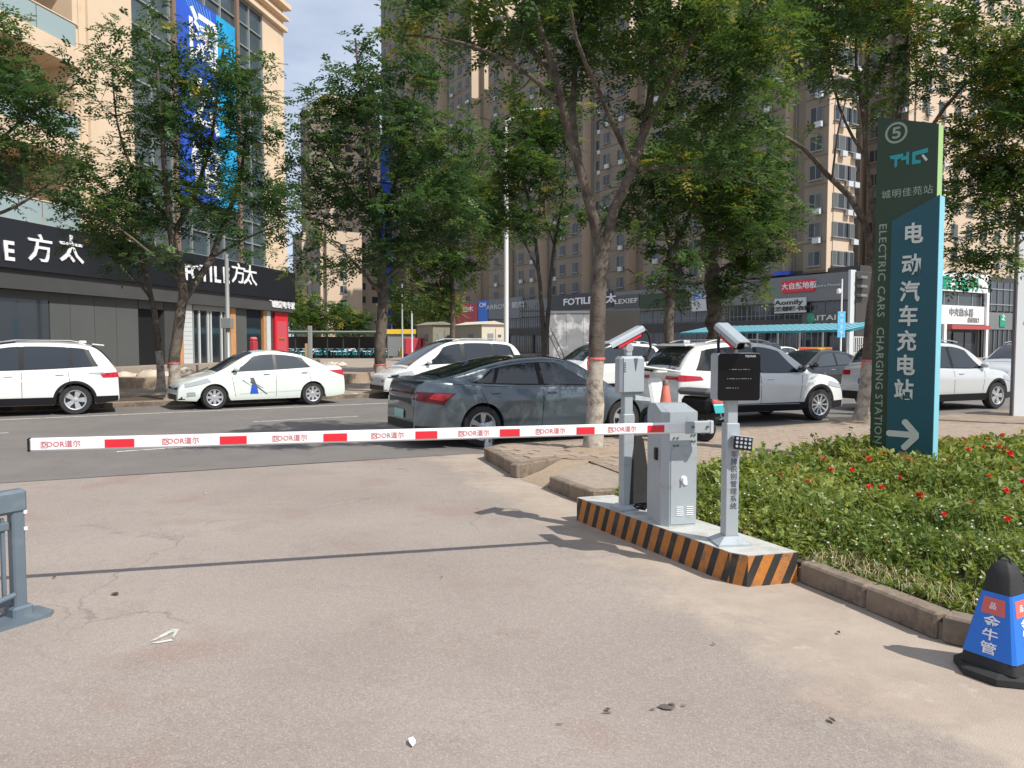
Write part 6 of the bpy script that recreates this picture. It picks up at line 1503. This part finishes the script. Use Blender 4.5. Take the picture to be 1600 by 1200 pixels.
# --- apartment towers
def tower(label, pxC, YC, pxL, depth, height, bays, wins, fh=3.0, floor0=9.0, deg=-58, maxwin=240, endw=3, wall='tower', litwall=True, ydet=True, bandz=True):
    """bays: (start fraction, end fraction, projection); x runs from -length (far left) to 0 (near right corner)"""
    f = Facade('apartment_tower', label, 'apartment tower', XR(pxC, YC), YC, deg, group='residential towers behind the trees')
    ln = -f.x(pxL)
    f.box('wall', 'tower', -ln, 0, 0, depth, 0, height)
    f.box('end_wall_cladding', 'tower_l', 0, .06, .05, depth - .05, floor0, height - .1)  # end face painted in the sunlit wall tone
    nfl = int((height - floor0) / fh); count = 0
    wmesh = MB(); wmesh.box((0, 0, 0), (1.5, .10, 1.55), 1); wmesh.box((-.37, -.03, 0), (.62, .08, 1.4), 0); wmesh.box((.37, -.03, 0), (.62, .08, 1.4), 0); wmesh.box((0, -.08, -.84), (1.7, .3, .10), 1)
    wm = wmesh.mesh('window', ['pane_far', 'winframe'])
    wms = [wm]
    for kk in (0, 1):
        w2m = MB(); w2m.box((0, 0, 0), (1.5, .10, 1.55), 1); w2m.box((-.37, -.03, 0), (.62, .08, 1.4), 2 if kk == 0 else 0); w2m.box((.37, -.03, .0), (.62, .08, 1.4), 0 if kk == 0 else 2); w2m.box((0, -.08, -.84), (1.7, .3, .10), 1)
        if kk: w2m.box((.45, -.32, -1.2), (.8, .35, .55), 3)
        wms.append(w2m.mesh('window', ['pane_far', 'winframe', 'shop_wall', 'panel']))
    pos = []
    for (a, b, pr) in bays:
        x0, x1 = -ln * (1 - a), -ln * (1 - b)
        f.box('bay', 'tower', x0, x1, -pr, -.003, floor0, height + 1.2)
        f.box('bay_flank', 'tower_l', x1, x1 + .05, -pr + .03, -.01, floor0, height + 1.1)  # sun-facing bay side, its light put into the colour
        for k in range(nfl): 
            if bandz: f.box('floor_band', 'tower_band', x0 - .03, x1 + .03, -pr - .05, -pr, floor0 + k * fh + .1, floor0 + k * fh + .22)
        n = max(1, int((x1 - x0) / 3.0))
        for k in range(nfl):
            for i in range(n): pos.append((x0 + (i + .5) * (x1 - x0) / n, -pr - .03, floor0 + k * fh + 1.5, 0))
    # windows between the bays
    edges = [0] + [v_ for b_ in bays for v_ in b_[:2]] + [1]
    for a, b in zip(edges[::2], edges[1::2]):
        x0, x1 = -ln * (1 - a), -ln * (1 - b); n = int((x1 - x0) / 2.6)
        for k in range(nfl):
            for i in range(n): pos.append((x0 + (i + .5) * (x1 - x0) / n, -.03, floor0 + k * fh + 1.5, 0))
    for k in range(nfl):
        for i in range(endw): pos.append((.09, (i + .6) * depth / (endw + .3), floor0 + k * fh + 1.5, 1))
    pos.sort(key=lambda p_: p_[2] - p_[0] * .3)
    for p_ in pos[:maxwin]: f.put(rnd.choice(wms), 'window', p_[0], p_[1], p_[2], rot=(0, 0, math.pi / 2 if p_[3] else 0)); count += 1
    rest = pos[maxwin:]
    if rest:
        mb = MB()
        for p_ in rest:
            T = Matrix.Rotation(math.pi / 2 if p_[3] else 0, 4, 'Z'); mb.box((p_[0], p_[1], p_[2]), (1.5, .16, 1.5), 0, T=None if not p_[3] else T)
        o = mb.build('upper_windows', 'pane_far', f.t); tag(o, kind='stuff')
    # shaded recess slots with pipes
    for (a, b, pr) in bays[:-1]:
        x1 = -ln * (1 - b) + .5; f.box('downpipe', 'winframe', x1, x1 + .12, -.15, -.03, floor0, height)
    return f
tower('brown tower right of centre, behind the dark stemmed trees, lit at its right edge', 1296, 81, 1010, 3.6, 44, [(.02, .18, 1.2), (.30, .52, 1.5), (.64, .82, 1.3), (.90, .998, .9)], None, floor0=9.2)
tower('long brown tower in the middle behind the forked tree', 1008, 108, 770, 15, 58, [(.03, .16, 1.6), (.26, .42, 1.8), (.54, .70, 1.6), (.80, .95, 1.6)], None, floor0=9.0)
tower('tall grey brown tower left of centre rising against the sky', 757, 150, 613, 16, 96, [(.0, .30, 2.2), (.42, .66, 2.4), (.76, .97, 2.0)], None, floor0=6.0)
tower('brown tower behind the totem and the leaning tree', 1420, 96, 1318, 30, 52, [(.05, .30, 1.4), (.42, .66, 1.6), (.78, .98, 1.2)], None, floor0=9.0, endw=8)
tower('pale sunlit tower behind the right edge branches', 1530, 110, 1500, 34, 60, [(.1, .9, 1.0)], None, floor0=9.0, endw=9)
tower('small far tower in the sky gap left of the tall dark tree', 487, 205, 478, 6, 62, [(.1, .9, .8)], None, floor0=3, endw=1, maxwin=60)
tower('low far brown tower right of the shop corner', 512, 165, 462, 8, 26, [(.1, .4, 1.0), (.6, .95, 1.0)], None, floor0=3, endw=1, maxwin=100)
ft = Facade('apartment_tower', 'far pinkish sunlit block seen through the tall dark tree', 'apartment tower', XR(518, 175), 175, 32, group='residential towers behind the trees')
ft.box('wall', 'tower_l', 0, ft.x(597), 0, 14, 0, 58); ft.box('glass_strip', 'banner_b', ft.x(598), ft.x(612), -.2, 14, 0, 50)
wmesh = MB().box((0, 0, 0), (1.5, .10, 1.5)).mesh('window', 'glass2')
for k in range(14):
    for i in range(4): ft.put(wmesh, 'window', 1.4 + i * 3.1, -.04, 12 + k * 3.1)

# --- shops at the foot of the towers
f = Facade('shop_row', 'grey two storey row of shops with signs behind the parked cars', 'shop building', XR(1331, 77), 77, -58)
Xl = f.x(700); H = 8.95
f.box('wall', 'podium', Xl, 0, 0, 18, 0, H); f.box('upper_fascia', 'podium', Xl, -.2, -.5, -.003, 6.15, H - .05); f.box('lower_fascia', 'podium_d', Xl, -.2, -.35, -.003, 3.3, 4.3)
f.box('corner_post', 'palewall', -.22, .05, -.55, .3, 0, H + .1)
n = 24
sw = MB(); sw.box((0, 0, 0), (2.3, .06, 1.6), 0); 
for q in (-.58, 0, .58): sw.box((q, -.04, 0), (.06, .05, 1.6), 1)
sw.box((0, -.04, -.35), (2.3, .05, .06), 1); sm = sw.mesh('shop_window', ['glass2', 'winframe'])
gw = MB(); gw.box((0, 0, 0), (2.4, .06, 2.9), 0)
for q in (-1.15, -.4, .4, 1.15): gw.box((q, -.04, 0), (.08, .06, 2.9), 1)
gwm = gw.mesh('shop_front', ['glass', 'winframe'])
for i in range(int(-Xl / 2.6)):
    f.put(sm, 'shop_window', -1.7 - i * 2.6, -.04, 5.2); f.put(gwm, 'shop_front', -1.7 - i * 2.6, -.04, 1.55)
    if i % 3 == 1: f.box('pier', 'podium_d', -.30 - i * 2.6 - .2, -.30 - i * 2.6 + .2, -.33, -.004, 0, 3.28)
f.pbox('red_sign', 'red', 1225, 1276, -.62, -.52, 438, 457, b=.04); f.text('大自然地板', 'whitel', 1252, 447.5, 10, -.66, bold=.03, sx=1.15)
f.text('Nature Flooring', 'panel', 1296, 446, 5, -.54, sx=1.5)
f.pbox('white_sign', 'palewall', 1214, 1263, -.60, -.45, 466, 489); f.text('Aomily', 'blackp', 1236, 473, 9, -.63, sx=1.8, bold=.03); f.text('艾格橱柜·衣柜', 'blackp', 1238, 483, 6.5, -.63, bold=.06, sx=1.7)
f.pbox('grey_green_sign', 'shop_wall', 1257, 1318, -.50, -.36, 489, 505); f.text('AITAI', 'letter', 1289, 497, 10, -.53, sx=1.8); mb = MB(); mb.lathe([(.5, -.06), (.5, 0)], 16, axis='y', c=(f.x(1271), -.5, f.z(497, f.x(1271)))); mb.build('round_logo', 'green', f.t)
f.pbox('blue_roof_sign', 'banner_b', 1210, 1234, -.3, .2, 424, 430)
f.pbox('black_sign', 'shop_dark', 866, 962, -.66, -.50, 459, 483); f.text('FOTILE 方太', 'whitel', 925, 470, 13, -.70, bold=.05, sx=1.7)
f.pbox('green_grey_sign', 'shop_wall', 963, 1003, -.62, -.50, 461, 481); f.text('LEXIEF', 'letter', 983, 471, 9, -.65, sx=1.9)
f.pbox('slate_sign', 'sgreen', 1004, 1080, -.62, -.50, 458, 480); f.pbox('white_sign', 'palewall', 1085, 1118, -.60, -.50, 455, 486); f.text('名门', 'blue', 1100, 463, 10, -.63, sx=1.8)
f.pbox('slate_sign', 'podium', 768, 820, -.62, -.52, 466, 498); f.text('ARROW 箭牌', 'panel', 794, 479, 9, -.66, sx=1.9)
f.pbox('blue_sign', 'blue', 752, 767, -.62, -.52, 470, 503); f.text('CM', 'whitel', 759, 477, 8, -.65, sx=1.6); f.pbox('red_sign', 'truckred', 714, 751, -.62, -.52, 475, 505); f.text('红木', 'whitel', 736, 484, 9, -.65, sx=1.8)
# sunlit wing to the right
g = Facade('shop_wing', 'sunlit wing of shops with white sign boards right of the totem', 'shop building', XR(1331, 77) + .2, 77 - .2, 32)
Xr = g.x(1700); 
g.box('wall', 'podium_d', 1.0, Xr, .3, 16, 0, 9.6); a0, a1 = g.x(1395), g.x(1533)
g.box('recess_wall', 'podium_d', .1, g.x(1372), .1, .3, 0, 8.9)
for k in range(3): g.box('louvre', 'podium', .2, 1.2, -.4, .1, 8.2 - k * .9, 8.45 - k * .9)
g.box('white_sign_board', 'white', a0, a1, -.5, .28, g.z(457, a1 - 4), g.z(428, a1 - 4)); g.text('欧士照明', 'green', 1490, 445, 20, -.55, bold=.06, sx=1.15)
g.box('window_strip', 'glass2', a0, a1 - .8, -.1, .28, g.z(478, a1 - 4), g.z(458, a1 - 4))
for q in (1470, 1492, 1514, 1528): g.box('window_bar', 'winframe', g.x(q) - .08, g.x(q) + .08, -.16, -.1, g.z(478, a1 - 4), g.z(458, a1 - 4))
g.box('white_sign_board', 'white', a0, a1, -.45, .28, g.z(507, a1 - 4), g.z(478.5, a1 - 4)); g.text('中央热水器', 'grey_letter', 1493, 489, 12, -.5, bold=.03, sx=1.0, space=1.1); g.text('维修窗口', 'grey_letter', 1512, 501, 7.5, -.5, bold=.02, sx=1.0)
g.box('white_post', 'white', a1 - .5, a1, -.7, -.46, 0, g.z(457, a1 - 2)); g.box('white_post', 'white', g.x(1464), g.x(1468), -.7, -.46, 0, g.z(507, a1 - 2))
g.box('awning', 'awning', g.x(1469), a1 - .6, -1.2, -.5, g.z(515, a1 - 4), g.z(508.5, a1 - 4))
for q in (1478, 1498, 1516): g.box('shop_front', 'glass', g.x(q - 8), g.x(q + 8), .12, .29, .1, 3.0)
g.box('grey_facade', 'podium', a1 + .1, Xr, -.1, .29, 3.4, 5.4); g.box('upper_glazing', 'glass2', a1 + .1, Xr, .1, .29, 5.6, 9.0)
for k in range(12): g.box('glazing_bar', 'winframe', a1 + .3 + k * 1.5, a1 + .38 + k * 1.5, 0, .1, 5.45, 9.0)
for zz in (6.3, 8.1): g.box('glazing_rail', 'mullion', a1 + .1, Xr, -.04, .06, zz, zz + .1)
g.box('shop_front', 'glass', a1 + .1, Xr, .1, .29, .1, 3.35)
for k in range(12): g.box('door_bar', 'winframe', a1 + .5 + k * 1.1, a1 + .58 + k * 1.1, 0, .1, .1, 3.35)
xx = g.x(1562); g.box('green_square_sign', 'green', xx - .65, xx + .65, -.22, -.11, 3.75, 5.1); g.text('之', 'whitel', 1562, 497, 9, -.25)

# teal canopy
cY = 66; c = Facade('canopy', 'long teal striped canopy on white posts in front of the shop row', 'canopy', XR(1352, cY), cY, -58 + 90 - 90)
c.rz = R(-58)
cl = c.x(1085); mb = MB(); mb.add([(cl, -2.2, 2.85), (0, -2.2, 2.85), (0, 1.8, 3.55), (cl, 1.8, 3.55), (cl, -2.2, 2.70), (0, -2.2, 2.70), (0, 1.8, 3.4), (cl, 1.8, 3.4)], [(0, 1, 2, 3), (7, 6, 5, 4), (0, 4, 5, 1), (1, 5, 6, 2), (2, 6, 7, 3), (3, 7, 4, 0)]); mb.build('roof_sheet', 'canopy', c.t)
for k in range(0, 26):
    x0 = cl + (0 - cl) * k / 26; mb = MB(); mb.add([(x0, -2.21, 2.89), (x0 + .5, -2.21, 2.89), (x0 + 1.2, 1.8, 3.59), (x0 + .7, 1.8, 3.59)], [(0, 1, 2, 3)]); mb.build('roof_rib', 'canopy_s', c.t)
for k in range(8): c.box('post', 'white', cl * k / 8 - .06, cl * k / 8 + .06, 1.0, 1.12, 0, 3.3)

# lamp pole with a blue banner
bp2 = pole('banner_pole', 'slim white pole carrying a light blue banner near the canopy end', 1313, 55, .06, 6.2, 'white')
MB().box((0, -.03, P(0, 507, 55).z - .1), (.56, .05, 1.85), b=.01).build('banner', 'bannerl', bp2); MB().box((-.22, 0, P(0, 455, 55).z - .1), (.25, .3, .35), b=.06).build('camera_dome', 'white', bp2)
for k, ch in enumerate('停车充电'): lettering(ch, .26, 'whitel', bp2, (0, -.062, P(0, 493 + 9 * k, 55).z - .1), ext=.004)
ob = thing('advert_banner', 'orange and red advert sheet low behind the dark saloon', 'banner', (XR(1248, 48), 48, .2), R(10)); MB().box((1.1, 0, .9), (2.3, .04, .75)).build('sheet', 'orange', ob); MB().box((.35, -.03, .9), (.6, .03, .6)).build('red_block', 'red', ob); MB().box((1.5, -.03, 1.0), (.5, .03, .4)).build('yellow_block', 'yellow', ob)
MB().box((-.05, 0, .5), (.06, .06, 1.3)).build('post', 'white', ob)
rl = thing('white_railing', 'low white railing behind the white SUV near the canopy', 'railing', (XR(1165, 42), 42, .1), R(12))
for k in range(15): MB().box((k * .25, 0, .55), (.035, .035, 1.1)).build('baluster', 'white', rl)
for zz in (.25, 1.05): MB().box((1.75, 0, zz), (3.6, .05, .05)).build('rail', 'white', rl)
rl2 = thing('white_railing', 'white barred railing beside the canopy end post left of the totem', 'railing', (XR(1334, 58), 58, .1), R(5))
for k in range(9): MB().box((k * .16, 0, 1.5), (.04, .04, 1.2)).build('baluster', 'white', rl2)
for zz in (.9, 2.1): MB().box((.64, 0, zz), (1.4, .05, .06)).build('rail', 'white', rl2)
for xx in (0, 1.28): MB().box((xx, 0, .45), (.07, .07, .9)).build('post', 'white', rl2)

# cream cabins
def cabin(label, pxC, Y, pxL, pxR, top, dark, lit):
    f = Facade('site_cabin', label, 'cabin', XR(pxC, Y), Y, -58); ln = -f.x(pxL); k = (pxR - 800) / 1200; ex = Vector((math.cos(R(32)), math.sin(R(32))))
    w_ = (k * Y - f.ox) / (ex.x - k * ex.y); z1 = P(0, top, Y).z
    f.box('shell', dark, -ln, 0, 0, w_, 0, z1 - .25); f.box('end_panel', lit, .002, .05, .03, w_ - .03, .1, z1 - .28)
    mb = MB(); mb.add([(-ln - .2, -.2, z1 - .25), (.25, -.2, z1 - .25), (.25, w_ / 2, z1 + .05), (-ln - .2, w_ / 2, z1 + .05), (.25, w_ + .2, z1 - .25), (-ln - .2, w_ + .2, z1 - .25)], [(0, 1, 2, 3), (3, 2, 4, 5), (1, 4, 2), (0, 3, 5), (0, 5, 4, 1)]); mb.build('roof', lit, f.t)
    MB().box((.07, w_ * .38, z1 * .64), (.05, .55, .55)).build('vent_window', 'winframe', f.t); MB().box((.07, w_ * .78, z1 * .66), (.05, .3, .2)).build('small_vent', 'steel_d', f.t); MB().box((.06, w_ * .6, z1 * .42), (.03, .03, z1 * .8)).build('door_seam', 'steel_d', f.t)
    MB().box((-ln * .4, -.03, z1 * .62), (.7, .05, .6)).build('side_window', 'steel_d', f.t)
cabin('cream cabin with small vent window just left of the white lamp post', 752, 66, 712, 788, 502, 'cabin_d', 'cabin')  # olive shell is the cream cabin's shaded side put into colour
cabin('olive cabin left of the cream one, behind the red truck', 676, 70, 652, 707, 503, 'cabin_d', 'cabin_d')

# red three wheeled truck and yellow board
tk = thing('red_truck', 'small dark red delivery truck on the plaza behind the people carrier', 'truck', (XR(656, 72), 72, .12), R(20))
MB().box((-.75, 0, 1.35), (1.5, 1.4, 1.5), b=.04).build('cargo_box', 'truckred', tk); MB().box((-.2, 0, .5), (2.9, 1.2, .2)).build('chassis', 'black', tk)
mb = MB(); mb.vprism([(.12, .5), (1.55, .5), (1.6, 1.1), (1.35, 2.0), (1.15, 2.15), (.12, 2.15)], -.68, .68); mb.build('cab', 'truckred', tk)
MB().vprism([(.35, 1.3), (1.35, 1.3), (1.2, 1.95), (.35, 1.95)], -.70, -.67).build('cab_window', 'glass', tk); MB().box((1.52, 0, 1.55), (.04, 1.1, .6)).build('windscreen', 'glass2', tk)
wmt = wheel_mb(.3, .16, 20, .5).mesh('wheel', 'rubber', 40)
for x, y in ((-.95, -.62), (-.95, .62), (1.1, -.62), (1.1, .62)): o = link('wheel', wmt, tk, (x, y, .3)); MB().lathe([(.15, -.06), (.15, .06)], 12, axis='y').build('rim', 'steel_d', o)
yb = thing('notice_stall', 'grey stall with yellow top and bottom boards left of the red truck', 'stall', (XR(607, 74), 74, .12), R(4))
MB().box((1.2, .5, 1.4), (2.6, 1.0, 2.0)).build('shell', 'winframe', yb); MB().box((1.2, -.05, 2.75), (2.9, .2, .45)).build('top_board', 'yellow', yb); MB().box((1.1, .5, 2.42), (2.7, 1.1, .12)).build('roof', 'winframe', yb)
MB().box((1.75, -.05, .7), (1.4, .12, .75)).build('lower_board', 'yellow', yb)
for x in (.0, 2.4): MB().box((x, .0, 1.3), (.08, .08, 2.6)).build('post', 'winframe', yb)

# bicycle shelter and bicycles
bs = Facade('bicycle_shelter', 'long low shelter full of teal bicycles behind the white saloon', 'bicycle shelter', XR(440, 84), 84, 4)
SL = bs.x(612); bs.box('roof', 'mullion', 0, SL, -1.2, 1.8, 2.95, 3.10, b=.03); bs.box('roof_edge', 'sgreen', 0, SL, -1.26, -1.2, 2.78, 2.98); bs.box('back_screen', 'podium_d', 0, SL, 1.7, 1.78, 0, 2.5)
for k in range(8): bs.box('post', 'sgreen', SL * k / 7 - .06, SL * k / 7 + .06, -.9, -.78, 0.16, 2.95)
bs.box('kerb_plinth', 'podium_d', 0, SL, -1.3, 1.9, 0.0, .16)
bk = thing('parked_bicycle', 'placeholder', 'bicycle', (0, 0, 0), 0, 'bicycles under the shelter')
for x in (-.52, .52):
    mb = MB(); mb.tube([(x + .33 * math.cos(t), 0, .34 + .33 * math.sin(t)) for t in [2 * math.pi * k / 16 for k in range(17)]], .03, 5); mb.build('wheel', 'rubber', bk)
mb = MB()
for a, b_ in (((-.52, .34), (-.05, .34)), ((-.05, .34), (-.2, .85)), ((-.52, .34), (-.2, .8)), ((-.2, .78), (.38, .82)), ((-.05, .34), (.38, .78)), ((.36, .95), (.52, .34))): mb.tube([(a[0], 0, a[1]), (b_[0], 0, b_[1])], .035, 5)
mb.build('frame', 'bikeblue', bk); MB().box((-.22, 0, .92), (.26, .16, .08), b=.03).build('saddle', 'black', bk); MB().box((.34, 0, 1.02), (.06, .55, .05)).build('handlebar', 'whitel', bk); MB().box((.62, 0, .86), (.3, .34, .22), b=.02).build('basket', 'whitel', bk)
MB().box((-.55, 0, .72), (.36, .10, .06)).build('mudguard', 'whitel', bk)
kinds = ['fourth', 'a']
for i in range(22):
    o = bk if i == 0 else copy_tree(bk); xx = 1.0 + i * (SL - 1.6) / 21.0
    p = Matrix.Translation(bs.t.location) @ Matrix.Rotation(bs.rz, 4, 'Z') @ Vector((xx, rnd.uniform(-1.3, -.3), .165)); o.location = p; o.rotation_euler = (0, 0, R(rnd.choice((55, 70, 120, 100))) + rnd.uniform(-.3, .3))
    o['label'] = 'teal shared bicycle with white basket in the packed row under the shelter'

# patchy wall, iron gates
pw_ = Facade('hoarding_wall', 'grey wall with torn white patches behind the forked tree', 'wall', XR(858, 52), 52, -6)
x1 = pw_.x(938)
for k in range(3): pw_.box('wall_panel', 'patchy', x1 * k / 3 + .01, x1 * (k + 1) / 3 - .01, 0, .12, 0, 3.75)
pw_.box('top_rail', 'winframe', 0, x1, -.05, .17, 3.75, 3.9); pw_.box('dark_side_wall', 'podium_d', x1 + .02, x1 + 2.6, 0, .12, 0, 3.9)
ig = Facade('iron_gate', 'tall black iron gate with close vertical bars left of the patchy wall', 'gate', XR(812, 46), 46, 0)
for k in range(14): ig.box('bar', 'iron', k * .13, k * .13 + .035, 0, .035, .1, 4.0 + .2 * math.sin(k * .9))
for zz in (.4, 2.2, 3.6): ig.box('cross_rail', 'iron', 0, 1.75, -.02, 0.0, zz, zz + .06)
lt = Facade('iron_lattice', 'leaning black iron lattice frame beside the thin twin stems', 'lattice frame', XR(852, 44), 44, 0)
for dx in (0, .28): mb = MB(); mb.tube([(dx, 0, 2.6), (dx + 1.25, -.2, .05)], .028, 6); mb.build('rail', 'iron', lt.t)
for k in range(8):
    a = k / 8; b_ = (k + 1) / 8; mb = MB(); mb.tube([(1.25 * a + (.28 if k % 2 else 0), -.2 * a, 2.6 - 2.55 * a), (1.25 * b_ + (0 if k % 2 else .28), -.2 * b_, 2.6 - 2.55 * b_)], .02, 5); mb.build('lattice_bar', 'iron', lt.t)
